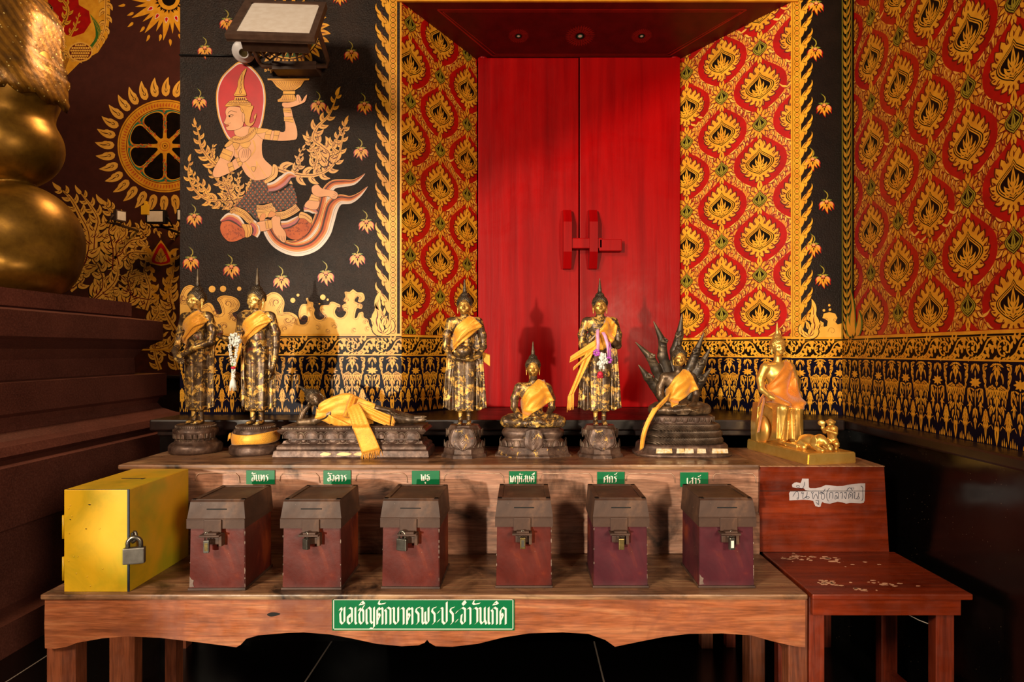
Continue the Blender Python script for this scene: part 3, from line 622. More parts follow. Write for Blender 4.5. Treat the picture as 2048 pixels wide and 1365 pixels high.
for i in range(9): pm.p(leaf(260 + i * 34, 540, -PI / 2, 42, 26, 0, 5), ln_, 20); pm.p(leaf(260 + i * 34, 538, -PI / 2, 30, 15, 0, 5), gp_, 21)
for i in range(5): pm.p(leaf(365 + i * 28, 484, -PI / 2, 36, 20, 0, 5), ln_, 20)
for i in range(5): pm.p(leaf(420 + i * 6, 400 - i * 62, -PI / 2, 70, 34 - i * 5, .1, 5), ln_, 20); pm.p(leaf(420 + i * 6, 392 - i * 62, -PI / 2, 50, 18 - i * 3, .1, 5), gp_, 21)
# offering bowl with flowers
sh(A, [(785, 188), (1360, 188), (1355, 212), (1290, 220), (1240, 300), (1160, 352), (990, 355), (910, 300), (850, 220), (790, 212)], g_, 15, smooth=False)
for i in range(13): li(A, [(880 + i * 33, 228), (1010 + i * 11, 350)], 4, ln_, 16, 2)
li(A, [(790, 214), (1355, 214)], 4, ln_, 17, 2)
sh(A, [(1000, 360), (1165, 360), (1165, 400), (1000, 400)], g_, 15, smooth=False); sh(A, [(1005, 405), (1155, 405), (1185, 480), (1180, 505), (930, 505), (925, 480), (965, 460)], g_, 15, smooth=False)
for i in range(7): li(A, [(1015 + i * 22, 410), (990 + i * 28, 478)], 4, ln_, 16, 2)
li(A, [(930, 482), (1185, 482)], 4, ln_, 16, 2)
pm.T = A
for i in range(17):
    a = PI * (1 + (i - 8) / 17 * 1.0) ; x = 1075 + (i - 8) * 38; pm.lf(x, 60, x + (i - 8) * 3, 175 - abs(i - 8) * 10 - (i % 2) * 35, 44, g_, 10, .2, ln_)
pm.T = pxT(YW)
sh_c = (578, 66)
for R0, R1, m, n, W in ((66, 92, g_, 26, 14),):
    for k in range(n):
        a = k * 2 * PI / n; pm.p(leaf(sh_c[0] + math.cos(a) * 58, sh_c[1] + math.sin(a) * 46, a, 26, 13, .4), g_, 6); pm.p(leaf(sh_c[0] + math.cos(a) * 62, sh_c[1] + math.sin(a) * 49, a, 14, 3, .4), ln_, 7)
pm.p(disc(578, 66, 62, 28, 54), k_, 7); pm.p(disc(578, 66, 60, 28, 52), g_, 8); pm.p(disc(578, 66, 57, 28, 49), gr_, 9)
for ring in range(4):
    for k in range(22 - ring * 3):
        a = k * 2 * PI / (22 - ring * 3) + ring * .15; r = 40 - ring * 11; pm.p(leaf(578 + math.cos(a) * r, 66 + math.sin(a) * r * .85, a, 15, 8), k_, 10 + ring); pm.p(leaf(578 + math.cos(a) * r, 66 + math.sin(a) * r * .85, a, 13.5, 6), g_, 10.5 + ring)
wall_l = struct(pm.mb.build('wall_left', pal(MURAL), fixn=False))

# --- recess: splayed sides, soffit, door ---
def plane_wall(name, O, U, L, N, base, fields, z1, z2, uo, border=None, z0=ZL - .02, zt=ZTOP, fo=(0.1, 1.7)):
    p = Paint(O, U, (0, 0, 1), N); p.rect = (0, z0, L, zt)
    p.mb.add([p.O + p.U * a + p.V * b for a, b in ((0, z0), (L, z0), (L, zt), (0, zt))], [(0, 1, 2, 3)], 0)
    bands(p, 0, L, z1, z2, uo, p.rect)
    p.rect = (fields[0], z1 + .012, fields[1], zt)
    p.p([(fields[0], z1 + .01), (fields[1], z1 + .01), (fields[1], zt), (fields[0], zt)], fi_, .6)
    lattice(p, fields[0], fields[1], z1, zt, fo[0], fo[1])
    if border: border(p)
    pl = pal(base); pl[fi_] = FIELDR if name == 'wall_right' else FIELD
    return struct(p.mb.build(name, pl, fixn=False))
Z1R, Z2R = 1.389, 1.2975
Lj = JL.length; Nl = Vector((JL.y, -JL.x, 0)).normalized()
plane_wall('wall_recess_left', (XL1, YW, 0), JL.normalized(), Lj, Nl, RED, (0, Lj), Z1L - .004, Z2L - .003, .19, fo=(.055, 1.615))
Rj = JR.length; Nr = Vector((-JR.y, JR.x, 0)).normalized()
plane_wall('wall_recess_right', (XR0, YW, 0), JR.normalized(), Rj, Nr, RED, (0, Rj), Z1R + .002, Z2R + .002, .12, fo=(.155, 1.525))
# right pilaster
pr = Paint((0, YW, 0), (1, 0, 0), (0, 0, 1), (0, -1, 0))
pr.mb.box((XR0, YW, ZL - .02), (XR1 + .3, YW + .06, ZTOP), 0); R2 = (XR0, ZL - .02, XR1, ZTOP)
bands(pr, XR0, XR1, Z1R, Z2R, (1640 - VX) / FPX * YW, R2)
pr.rect = R2
pr.p([(XR0, Z1R), (XR0 + .008, Z1R), (XR0 + .008, ZTOP), (XR0, ZTOP)], g_, 2)
circlecol(pr, XR0 + .030, Z1R + .01, ZTOP, .040, .0251); flamecol(pr, XR0 + .052, Z1R + .20, ZTOP, .060, .085, 1); bigflame(pr, XR0 + .085, Z1R + .012, .85, -1)
pr.T = pxT(YW)
for x, y, sl in ((1630, 100, .2), (1648, 212, .2), (1625, 320, .2), (1653, 405, .2), (1627, 492, .2), (1646, 555, .3), (1632, 8, .2)): flower(pr, x, y, .9, sl)
T6 = pxT(YW, 6.023, 1360, 520)
pr.T = T6
cl = [(1560, 920), (1620, 880), (1650, 820), (1640, 760), (1690, 735), (1730, 760), (1730, 810), (1770, 800), (1780, 740), (1760, 720), (1715, 700), (1730, 650), (1800, 630), (1870, 650), (1895, 700), (1870, 750), (1900, 780), (1960, 760), (1960, 930), (1560, 930)]
pr.p(cl, gp_, 3)
for x, y, r in ((1797, 548, 15), (1805, 600, 16), (1733, 610, 16)): pr.p(disc(x, y, r, 12), gp_, 3)
for x, y, r, a, s_ in ((1700, 780, 28, 0, 1), (1760, 720, 28, 2, 1), (1860, 730, 26, 1, -1), (1670, 870, 26, 2, 1), (1830, 860, 50, 3, 1)): spiral(pr, x, y, r, a, 1.1, ln_, 5, 4, s_)
wall_pr = struct(pr.mb.build('wall_back', pal(MURALR), fixn=False))
# right wall
def rb(p):
    p.rect = (0, Z1R, .115, ZTOP)
    p.p([(0, Z1R), (.115, Z1R), (.115, ZTOP), (0, ZTOP)], k_, 14)
    for a, b in ((.004, .014), (.092, .100)): p.p([(a, Z1R), (b, Z1R), (b, ZTOP), (a, ZTOP)], yg_, 15)
    y = Z1R
    while y < ZTOP:
        for sd in (1, -1): p.p(leaf(.053, y, PI / 2 - sd * .75, .06, .019, sd * .8), g_, 16)
        p.p(leaf(.053, y + .01, PI / 2, .045, .010), yg_, 17); y += .040
    p.rect = (0, Z1R, .3, ZTOP)
    for dx, a, L, W, c in ((.12, 100, .16, .05, -.7), (.14, 70, .12, .05, .8), (.10, 120, .12, .05, -.9), (.11, 92, .24, .035, .4)):
        p.p(leaf(dx, Z1R + .01, math.radians(a), L + .01, W + .012, c, 9), gr_, 18); p.p(leaf(dx, Z1R + .01, math.radians(a), L, W * .8, c, 9), g_, 19)
plane_wall('wall_right', (XR1, YW, 0), (0, -1, 0), 2.0, (-1, 0, 0), RED, (.1, 2.0), Z1R, Z2R, .02, rb, fo=(YW - 1.572 * 1250 / (1742 - VX), 1.49))
# soffit with rosettes
ZS0, ZS1 = 3.045, 2.96
sl = Vector((0, YD - YW, ZS1 - ZS0)).normalized(); ns = Vector((0, sl.z, -sl.y))
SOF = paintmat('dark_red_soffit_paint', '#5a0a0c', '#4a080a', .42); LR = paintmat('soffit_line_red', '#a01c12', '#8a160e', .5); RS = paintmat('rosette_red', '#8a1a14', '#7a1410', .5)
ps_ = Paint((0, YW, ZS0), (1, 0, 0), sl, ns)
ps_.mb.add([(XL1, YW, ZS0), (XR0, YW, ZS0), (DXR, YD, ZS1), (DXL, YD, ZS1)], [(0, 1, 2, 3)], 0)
rec = [(XL1 + .17, .05), (XR0 - .20, .05), (DXR - .06, .40), (DXL + .09, .40)]
for i in range(4): ps_.st([rec[i], rec[(i + 1) % 4]], .008, 1, 1, 1, False); c = (.36, .22); q = [(c[0] + (x - c[0]) * .97, c[1] + (y - c[1]) * .92) for x, y in rec]; ps_.st([q[i], q[(i + 1) % 4]], .004, 1, 1, 1, False)
for X, r in ((-.021, .055), (.305, .078), (.631, .055)):
    y = .24
    for ring, f in ((1., 1), (.72, 1), (.5, 1)):
        n = int(26 * ring) + 6
        for k in range(n): a = k * 2 * PI / n; ps_.p(leaf(X + math.cos(a) * r * ring * .7, y + math.sin(a) * r * ring * .7, a, r * .34, r * .14, .3), 2, 2)
    ps_.p(disc(X, y, r * .30, 14), 3, 3); ps_.p(disc(X, y, r * .20, 14), 4, 4); ps_.p(disc(X, y, r * .13, 14), 5, 5)
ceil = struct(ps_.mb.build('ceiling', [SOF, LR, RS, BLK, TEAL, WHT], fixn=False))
# gold lintel edge above
mb = MB(); mb.box((XL1 - .02, YW - .012, ZS0), (XR0 + .03, YW + .05, ZS0 + .05)); 
for k in range(40):
    x = XL1 + k * .05; mb.box((x, YW - .02, ZS0 + .008), (x + .025, YW - .012, ZS0 + .042))
struct(mb.build('trim_1', G))
mb = MB(); mb.box((XL1, YW, ZS0 + .05), (XR0, YW + .06, ZTOP)); struct(mb.build('wall_over_door', MURALR))

# --- plinth ledge of black granite ---
def granite(name, c1, c2, speck, rough=.12, dens=.70):
    t = NT(name); v = t.coord()
    c = t.ramp(t.noise(60, 6, .7, 0, v), [(.35, lin(c1)), (.7, lin(c2))])
    x = t.n('TexVoronoi', Scale=75.0); t.l(v, x.inputs['Vector'])
    y = t.n('Math', _operation='LESS_THAN'); t.l(x.outputs['Distance'], y.inputs[0]); y.inputs[1].default_value = .085
    z = t.n('Math', _operation='GREATER_THAN'); t.l(t.noise(13, 2, .5, 0, v), z.inputs[0]); z.inputs[1].default_value = .56
    w_ = t.n('Math', _operation='MULTIPLY'); t.l(y.outputs[0], w_.inputs[0]); t.l(z.outputs[0], w_.inputs[1])
    t.set(Base_Color=t.mix(w_.outputs[0], c, lin(speck)), Roughness=t.ramp(t.noise(7, 4), [(.3, (rough,) * 3 + (1,)), (.7, (rough + .16,) * 3 + (1,))])); return t.m
BG = granite('black_speckled_granite', '#040404', '#0b0909', '#7a6a58')
LG = granite('ledge_granite', '#241512', '#160d0c', '#4a3830', .25)
YP = 2.86
mb = MB()
mb.box((-1.66, YP, 0), (1.52, YW, ZL - .05)); mb.box((-.62, YP, 0), (1.40, YD + .1, ZL - .051))
struct(mb.build('wall_plinth', BG))
mb = MB(); mb.box((-1.69, YP - .032, ZL - .050), (1.46, YW + .01, ZL - .0), bev=.008); mb.box((-.64, YP - .01, ZL - .049), (1.40, YD + .1, ZL - .001)); mb.box((-1.665, YP - .012, ZL - .075), (1.44, YP + .02, ZL - .05), bev=.005)
struct(mb.build('trim_2', LG))
mb = MB(); mb.box((1.50, .2, 0), (1.70, YW, ZL - .045)); struct(mb.build('wall_right_dado', BG))
mb = MB(); mb.box((1.47, .2, ZL - .045), (1.60, YW, ZL - .004), bev=.008); struct(mb.build('trim_3', LG))
# --- far wall with the wheel ---
YF = 6.0
pf = Paint((0, YF, 0), (1, 0, 0), (0, 0, 1), (0, -1, 0))
pf.mb.box((-7.0, YF, 0), (1.6, YF + .1, 4.8), 0)
pf.T = pxT(YF)
wx, wy = 330, 292
for k in range(32):
    a = k * 2 * PI / 32 + .02
    x, y = wx + 101 * math.cos(a), wy + 99 * math.sin(a)
    pf.p(leaf(x, y, a, 40, 17, .5, 14, .1), gp_, 3); pf.p(leaf(x + 14 * math.cos(a), y + 14 * math.sin(a), a, 18, 2.0, .5, 6), br_, 5.5)
    for sd in (1, -1): pf.p(leaf(x + 9 * math.cos(a), y + 9 * math.sin(a), a + sd * .35, 20, 8, -sd * 1.2), gp_, 3); pf.p(leaf(x + 8 * math.cos(a), y + 8 * math.sin(a), a + sd * .35, 9, 1.6, -sd * 1.2), br_, 5)
pf.p(disc(wx, wy, 95, 64, 93), g_, 3); pf.p(disc(wx, wy, 92, 64, 90), ln_, 4); pf.p(disc(wx, wy, 91, 64, 89), g_, 5)
for k in range(90):
    a = k * 2 * PI / 90; pf.p(leaf(wx + 80 * math.cos(a), wy + 78 * math.sin(a), a, 9, 3, 1), or_, 6)
pf.ps(stroke(disc(wx, wy, 77, 60, 75) + [(wx + 77, wy)], 1.4, 1, False), ln_, 6)
for k in range(8):
    a = k * PI / 4 + PI / 8; c, s = math.cos(a), math.sin(a)
    def pt(r, o): return (wx + c * r - s * o, wy + (s * r + c * o) * .98)
    T8 = [(16, 2), (40, 13), (58, 20), (68, 14), (71, 0), (68, -14), (58, -20), (40, -13), (16, -2)]
    pf.p(cr([pt(r + 3.5, o * 1.42) for r, o in T8], 4), te_, 7); pf.p(cr([pt(r + 1.5, o * 1.16) for r, o in T8], 4), g_, 8); pf.p(cr([pt(r, o) for r, o in T8], 4), k_, 9)
for k in range(8):
    a = k * PI / 4; 
    for j in range(6): pf.p(leaf(wx + (26 + j * 8) * math.cos(a), wy + (26 + j * 8) * math.sin(a), a + .5 * (-1) ** j, 9, 4, .5), or_, 10)
pf.p(disc(wx, wy, 16, 24), g_, 11); pf.ps(stroke(disc(wx, wy, 10, 20) + [(wx + 10, wy)], 1, 1, False), or_, 12); pf.ps(stroke(disc(wx, wy, 5, 14) + [(wx + 5, wy)], 1, 1, False), ln_, 12); pf.p(disc(wx, wy, 2, 10), ln_, 12)
# sunburst above
sx_, sy_ = 338, -2
for k in range(26):
    a = k * 2 * PI / 26
    L = 62 if k % 2 else 48
    pf.p(leaf(sx_ + 22 * math.cos(a), sy_ + 22 * math.sin(a), a, L, 15 if k % 2 else 10, .1), g_, 3)
    if k % 2: pf.p(leaf(sx_ + 36 * math.cos(a), sy_ + 36 * math.sin(a), a, 13, 8), wh_, 5); pf.p(leaf(sx_ + 37 * math.cos(a), sy_ + 37 * math.sin(a), a, 10, 5.5), ha_, 6)
    pf.p(leaf(sx_ + (88 if k % 2 == 0 else 76) * math.cos(a + .1), sy_ + (80 if k % 2 == 0 else 72) * math.sin(a + .1), a, 15, 6, .3), g_, 3)
for k in range(20): a = k * 2 * PI / 20; pf.p(leaf(sx_ + 14 * math.cos(a), sy_ + 14 * math.sin(a), a, 16, 5), k_, 7)
pf.p(disc(sx_, sy_, 22, 24), g_, 8); pf.p(disc(sx_, sy_, 14, 24), k_, 9)
# carved board with the bird, upper left
pf.p([(60, -120), (220, -120), (220, 30), (215, 75), (196, 105), (160, 125), (130, 155), (110, 190), (60, 190)], g_, 3)
pf.p([(96, -60), (150, -60), (158, 10), (178, 22), (182, 45), (168, 66), (145, 74), (128, 68), (120, 100), (96, 110)], r_, 4)
vine(pf, [(214, -80), (212, 0), (208, 60), (185, 98), (150, 120)], 8, 22, gp_, ln_, 5, 8)
vine(pf, [(122, 60), (136, 20), (122, -10), (138, -40)], 9, 16, g_, ln_, 6, 8); vine(pf, [(140, 72), (152, 50), (158, 30)], 6, 12, g_, ln_, 6, 6)
for k in range(8): pf.st([(180 + k * 1.5, 28 + k * 3), (200 - k * 1.2, 60 + k * 3), (182 - k * 3, 100 + k * 1.5)], [1, 5, 1], gr_ if k % 2 else yg_, 7 + k * .2, 4)
pf.p(disc(161, 104, 25, 24, 20), gp_, 9); pf.p(disc(161, 104, 22, 24, 17), ln_, 10)
for i in range(9):
    for j in range(6):
        x, y = 143 + i * 4.6 + (j % 2) * 2.3, 91 + j * 5.2
        if ((x - 161) / 21) ** 2 + ((y - 104) / 16) ** 2 < 1: pf.p(disc(x, y, 2.3, 8), wh_ if False else gp_, 11)
for k in range(12): pf.st([(120 + k * 2, 118 - k * 1.2), (112 + k * 1.0, 150 + k)], .8, ln_, 5, 1, False)
vine(pf, [(120, 60), (124, 90), (134, 112), (160, 124)], 8, 14, gp_, ln_, 6, 6)
# lower scroll field
pf.p([(-500, 392), (118, 372), (160, 398), (240, 432), (300, 440), (420, 436), (420, 760), (-500, 760)], br_, 1)
for pts, w, L in (([(150, 560), (172, 520), (178, 470), (160, 430), (140, 395), (120, 378)], 16, 26), ([(188, 500), (190, 470), (196, 440), (180, 410), (160, 385)], 14, 24), ([(225, 540), (226, 500), (218, 460), (225, 430), (205, 405)], 17, 28), ([(238, 530), (232, 490), (252, 465), (235, 430), (212, 408)], 13, 22),
                  ([(245, 500), (262, 482), (290, 475), (280, 460), (260, 455)], 12, 20), ([(245, 520), (265, 505), (300, 505), (288, 488)], 12, 20), ([(250, 620), (262, 590), (255, 560), (262, 530), (245, 505)], 16, 26), ([(185, 600), (205, 575), (200, 540), (180, 515), (160, 530)], 16, 24),
                  ([(190, 600), (225, 570), (236, 545), (232, 520)], 13, 22), ([(290, 620), (300, 580), (290, 545), (292, 520)], 12, 20), ([(345, 620), (338, 580), (345, 545), (350, 510)], 12, 20), ([(300, 600), (262, 590), (258, 560), (282, 552), (284, 570)], 13, 20), ([(290, 460), (300, 440), (318, 470)], 9, 14), ([(345, 480), (352, 455), (335, 450)], 9, 14),
                  ([(140, 580), (165, 560), (168, 540)], 12, 20), ([(210, 620), (228, 600), (225, 575)], 12, 20), ([(300, 650), (318, 620), (300, 600)], 10, 18), ([(350, 660), (330, 620), (345, 600)], 10, 18), ([(300, 700), (340, 690), (355, 660)], 10, 18), ([(285, 640), (300, 680), (330, 700)], 10, 18), ([(320, 740), (310, 700), (330, 670)], 9, 16), ([(355, 740), (350, 710), (360, 680)], 9, 16)):
    vine(pf, pts, w * 1.05, L * 1.35, gp_, ln_, 3, L * .42)
pf.p([(322 + (x - 322) * 1.0, y) for x, y in [(322, 480), (342, 508), (344, 528), (322, 532), (300, 528), (302, 508)]], g_, 5)
pf.p(cr([(322, 486), (336, 508), (340, 524), (322, 529), (304, 524), (308, 508)], 3), ha_, 6); pf.p(cr([(322, 496), (331, 512), (334, 522), (322, 525), (310, 522), (313, 512)], 3), g_, 7)
for k in (-1, 0, 1): pf.p(leaf(322, 526, -PI / 2 + k * .5, 22, 7, k * .3), ln_, 8); pf.p(leaf(322, 526, -PI / 2 + k * .5, 19, 5, k * .3), gp_, 9)
for sd in (1, -1):
    for k in range(6): pf.p(leaf(322 + sd * (4 + k * 3), 600 - k * 18, -PI / 2 - sd * -.8, 22, 9, sd * .9), g_, 5)
pf.ps(stroke([(-500, 700), (420, 700)], 3, 1, False), g_, 10)
T_far = pf.T
struct(pf.mb.build('wall_far', pal(FARW), fixn=False))
mb = MB(); mb.box((-7, YF - .05, 0), (1, YF, CZ - 50 / FPX * YF)); mb.box((-7, YF - .12, CZ - 55 / FPX * YF), (1, YF, CZ - 48 / FPX * YF), bev=.01); struct(mb.build('trim_4', LG))
# --- floor ---
t = NT('black_granite_floor'); v = t.coord()
br = t.n('TexBrick', Scale=1.0, Mortar_Size=.0035, Brick_Width=1.2, Row_Height=1.2); br.offset = 0; t.l(v, br.inputs['Vector'])
br.inputs['Color1'].default_value = lin('#060505'); br.inputs['Color2'].default_value = lin('#080606'); br.inputs['Mortar'].default_value = lin('#8a8078')
x = t.n('TexVoronoi', Scale=42.0); t.l(v, x.inputs['Vector']); y = t.n('Math', _operation='LESS_THAN'); t.l(x.outputs['Distance'], y.inputs[0]); y.inputs[1].default_value = .06
t.set(Base_Color=t.mix(y.outputs[0], br.outputs['Color'], lin('#3a3028')), Roughness=.22)
mb = MB(); mb.box((-8, -4, -.1), (4, 7, 0)); fl = struct(mb.build('floor', t.m)); 
fl.data.transform(Matrix.Translation((.873, 0, 0))); fl.location.x = -.873
# ---------------- red door ----------------
t = NT('red_door_paint'); v = t.coord((9, 1, .5)); v2 = t.coord()
c = t.ramp(t.noise(2.2, 6, .6, .2, v), [(.3, lin('#7e0003')), (.6, lin('#9a0305')), (.8, lin('#a40606'))])
scr = t.noise(14, 3, .7, .4, t.coord((6, 1, .35)))
c = t.mix(t.ramp(scr, [(.84, (0, 0, 0, 1)), (.88, (.5, .5, .5, 1))]), c, lin('#c86a58'))
t.set(Base_Color=c, Roughness=t.ramp(t.noise(3, 6, .7, .5, v2), [(.3, (.26,) * 3 + (1,)), (.7, (.45,) * 3 + (1,))])); t.b.inputs['Specular IOR Level'].default_value = .10
t.bump(t.noise(2.2, 6, .6, .2, v), .35, .004, t.bump(t.noise(30, 4, .6, .5, v2), .15, .001)); DOOR = t.m
GAP = simple('gap_dark', '#050303', rough=.8)
def dX(px): return (px - VX) / FPX * YD
def dZ(py): return CZ - (py - VY) / FPX * YD
zt, zb = dZ(121), ZL
for nm, a, b, yy in (('door_1', 957, 1156.2, 0), ('door_2', 1158.6, 1357, -.006)):
    mb = MB(); mb.box((dX(a), YD - .03 + yy, zb), (dX(b), YD + .02 + yy, zt), bev=.003)
    d = struct(mb.build(nm, DOOR))
    xs = dX(a + 9) if nm == 'door_1' else dX(b - 9)
    for i, zz in enumerate((zt,)):
        m2 = MB(); m2.cyl((xs, YD - .0, zz - .01), (xs, YD - .0, zz + .03), .030, 0, 24); m2.cyl((xs, YD - .0, zz + .012), (xs, YD, zz + .022), .036, 0, 24); m2.build('pivot_post', DOOR, d)
    # upright latch block
    ca = 1132.5 if nm == 'door_1' else 1183
    m2 = MB(); x0, x1 = dX(ca - 8), dX(ca + 8); ya, yb = YD - .115, YD - .03
    prof = [(yb, dZ(424)), (ya + .045, dZ(426)), (ya, dZ(452)), (ya, dZ(510)), (ya + .045, dZ(541)), (yb, dZ(541))]
    m2.prism(prof, lambda y, z: (x0, y, z), lambda y, z: (x1, y, z)); m2.build('latch_block', DOOR, d)
m2 = MB(); m2.box((dX(1138), YD - .105, dZ(503)), (dX(1200), YD - .045, dZ(483)), bev=.004); m2.box((dX(1194), YD - .105, dZ(508)), (dX(1238), YD - .040, dZ(485)), bev=.004)
m2.build('bolt', DOOR, bpy.data.objects['door_2'])
mb = MB(); mb.box((DXL - .05, YD + .03, zb - .02), (DXR + .05, YD + .06, zt + .3)); struct(mb.build('wall_behind_door', GAP))

# ---------------- stepped granite dais on the left ----------------
t = NT('red_granite'); v = t.coord(); 
c = t.ramp(t.noise(120, 3, .7, 0, v), [(.35, lin('#442620')), (.52, lin('#6c4036')), (.7, lin('#8c5c50'))]); c = t.mix(.5, c, t.ramp(t.noise(3, 4, .6, .4, v), [(.3, lin('#56302a')), (.7, lin('#844c40'))]))
t.set(Base_Color=c, Roughness=.3); t.bump(t.noise(90, 3), .08, .001); RG = t.m
YE = 4.2
prof = [(-6.2, 1.642), (-2.545, 1.642), (-2.545, 1.555), (-2.565, 1.548), (-2.415, 1.525), (-2.415, 1.400), (-2.44, 1.385), (-2.50, 1.34), (-2.535, 1.285), (-2.53, 1.185), (-2.40, 1.179), (-2.40, 1.034), (-2.43, 1.015),
        (-2.44, .985), (-2.42, .95), (-2.36, .915), (-2.30, .90), (-2.285, .86), (-2.33, .835), (-2.26, .815), (-2.26, .545), (-2.36, .53), (-2.36, .16), (-2.24, .14), (-2.24, 0), (-6.2, 0)]
mb = MB(); mb.prism(prof, lambda x, z: (x, -1.5, z), lambda x, z: (x, YE + (x + 2.415) * 1.0 if x > -3 else YE - .13, z))
tag(mb.build('stepped_dais', RG), 'tall red granite dais with moulded steps, carrying the huge gold figure', 'platform')

# ---------------- wooden stands ----------------
W1 = wood('orange_brown_wood', [(.3, lin('#723c24')), (.5, lin('#a25c38')), (.7, lin('#bc7c54'))], 'x', 3.2, .36, .18, '#7a4430')
W2 = wood('worn_board_wood', [(.3, lin('#7a5040')), (.5, lin('#ae7c62')), (.72, lin('#c89a80'))], 'x', 3.5, .42, .22, '#3c281e')
W3 = wood('dusty_top_wood', [(.3, lin('#5a3c2a')), (.5, lin('#8e6446')), (.75, lin('#b8946c'))], 'x', 3.0, .34, .2, '#2a1a12')
W4 = wood('leg_wood', [(.3, lin('#5c2c1a')), (.6, lin('#8a4a2c'))], 'z', 3.0, .45, .2)
W5 = wood('dark_red_lacquered_wood', [(.3, lin('#4e170a')), (.55, lin('#7a2a10')), (.8, lin('#8e3614'))], 'x', 1.2, .3, .10)
W6 = wood('dark_red_leg_wood', [(.3, lin('#50180a')), (.6, lin('#7a2c14'))], 'z', 2.0, .4, .1)
W7 = wood('light_plywood_top', [(.3, lin('#8a5e40')), (.6, lin('#ac7c58')), (.8, lin('#bc8c66'))], 'y', 2.2, .5, .08)
CAULK = simple('pale_filler', '#c4a48c', '#98745c', .7, nscale=40)
RUST = simple('rust_stain', '#8a3414', '#6e2810', .5)
BLD = simple('sign_green', '#006a3c', '#00643a', .3); LET = simple('sign_white', '#e6ddd2', rough=.5)
def X2(px, Y=2.0): return (px - VX) / FPX * Y
# long low table
TB = thing('offering_table', 'long low brown wooden table with a scalloped apron, carrying the collection boxes', 'table', (-.30, 2.2, 0))
def W(o): o.matrix_parent_inverse = o.parent.matrix_world.inverted() if False else Matrix.Translation(-o.parent.location) if o.parent else Matrix(); return o
def sub(mb, name, mats, parent, **k):
    """mesh given in world coordinates, parented to a thing that sits at its base without rotation"""
    base = parent; off = Vector((0, 0, 0))
    while base is not None: off += base.location; base = base.parent
    mb.v = [(x - off.x, y - off.y, z - off.z) for x, y, z in mb.v]
    return mb.build(name, mats, parent, **k)
ZT = .549
mb = MB(); mb.box((X2(80), 2.0, ZT - .017), (X2(1616), 2.40, ZT), 0, .005)
sub(mb, 'table_top', W3, TB)
ap = [(84, 1301), (104, 1302), (128, 1298), (149, 1290), (200, 1281), (251, 1277), (315, 1280), (401, 1290), (469, 1299), (478, 1294), (489, 1282), (513, 1275), (571, 1270), (605, 1269), (656, 1273), (700, 1281), (751, 1292), (802, 1297), (836, 1295), (848, 1290), (853, 1284), (858, 1290), (870, 1297), (904, 1298), (955, 1292), (1007, 1279), (1058, 1271), (1126, 1269), (1177, 1272), (1211, 1284), (1231, 1298), (1279, 1288), (1330, 1278), (1380, 1272), (1446, 1271), (1505, 1275), (1548, 1287), (1592, 1297), (1614, 1299)]
poly = [(X2(84), ZT - .017), (X2(83), ZT - .1)] + [(X2(x), CZ - (y - VY) / FPX * 2.0) for x, y in ap] + [(X2(1614), ZT - .017)]
mb = MB(); mb.prism(poly, lambda x, z: (x, 2.012, z), lambda x, z: (x, 2.034, z)); sub(mb, 'apron', W1, TB)
mb = MB(); mb.p = None
kn = cr([(531, 1233), (538, 1229), (550, 1229), (558, 1232), (548, 1236), (537, 1237)], 3)
mb.prism([(X2(x), CZ - (y - VY) / FPX * 2.0) for x, y in kn], lambda x, z: (x, 2.0115, z), lambda x, z: (x, 2.014, z)); sub(mb, 'knot_hole', GAP, TB)
for a, b, y0, y1 in ((95, 153, 2.036, 2.09), (1576, 1614, 2.036, 2.09)):
    mb = MB(); mb.box((X2(a, 2.04), y0, 0), (X2(b, 2.04), y1, ZT - .03), bev=.003); sub(mb, 'leg', W4, TB)
for a, b in ((232, 282), (1492, 1522)):
    mb = MB(); mb.box((X2(a, 2.40), 2.36, 0), (X2(b, 2.40), 2.41, ZT - .03), bev=.003); sub(mb, 'leg', W4, TB)
mb = MB(); mb.box((X2(330, 2.3), 2.3, ZT - .12), (X2(345, 2.3), 2.32, ZT - .03)); sub(mb, 'cleat', W7, TB); mb = MB(); mb.box((X2(1432, 2.3), 2.3, ZT - .20), (X2(1446, 2.3), 2.33, ZT - .03)); sub(mb, 'cleat', W7, TB)
mb = MB(); mb.box((X2(1500, 2.40), 2.10, .33), (X2(1512, 2.40), 2.36, .36)); sub(mb, 'side_rail', W4, TB)
# raised stand behind it
Y1 = 2.41
SH = thing('statue_stand', 'wide raised wooden bench behind the long table, holding the row of bronze figures', 'stand', (-.30, 2.6, 0))
ZU = .894
mb = MB(); mb.box((X2(235, 2.39), 2.39, ZU - .020), (X2(1520, 2.39), 2.858, ZU), 0, .007); sub(mb, 'bench_top', W3, SH)
mb = MB(); mb.box((X2(330, Y1), Y1, .27), (X2(1519, Y1), Y1 + .03, ZU - .02)); mb.box((X2(330, Y1), Y1 - .003, CZ - (1026 - VY) / FPX * Y1), (X2(1519, Y1), Y1, .549), 0, .001)
rnd = random.Random(3)
for a, b in ((560, 640), (712, 815), (888, 1008), (1080, 1185), (1252, 1350), (1425, 1512), (392, 480)):
    top = CZ - (944 - VY) / FPX * Y1
    pts = [(a, 962), (a + 1, 952), (a + 6, 947), ((a + b) / 2, 946 + rnd.random() * 2), (b - 8, 947), (b - 2, 953), (b, 966)]
    mb2 = [(X2(x, Y1), Y1 - .004, CZ - (y - VY) / FPX * Y1) for x, y in pts]
    mb.tube(mb2, .0016, 1, 5)
sub(mb, 'front_board', [W2, CAULK], SH)
mb = MB(); mb.box((X2(330, Y1), Y1, 0), (X2(352, Y1), Y1 + .05, .27)); sub(mb, 'leg', W4, SH)
mb = MB(); mb.box((X2(1500, Y1), Y1 + .035, 0), (X2(1519, Y1), Y1 + .085, .27)); sub(mb, 'leg', W4, SH)
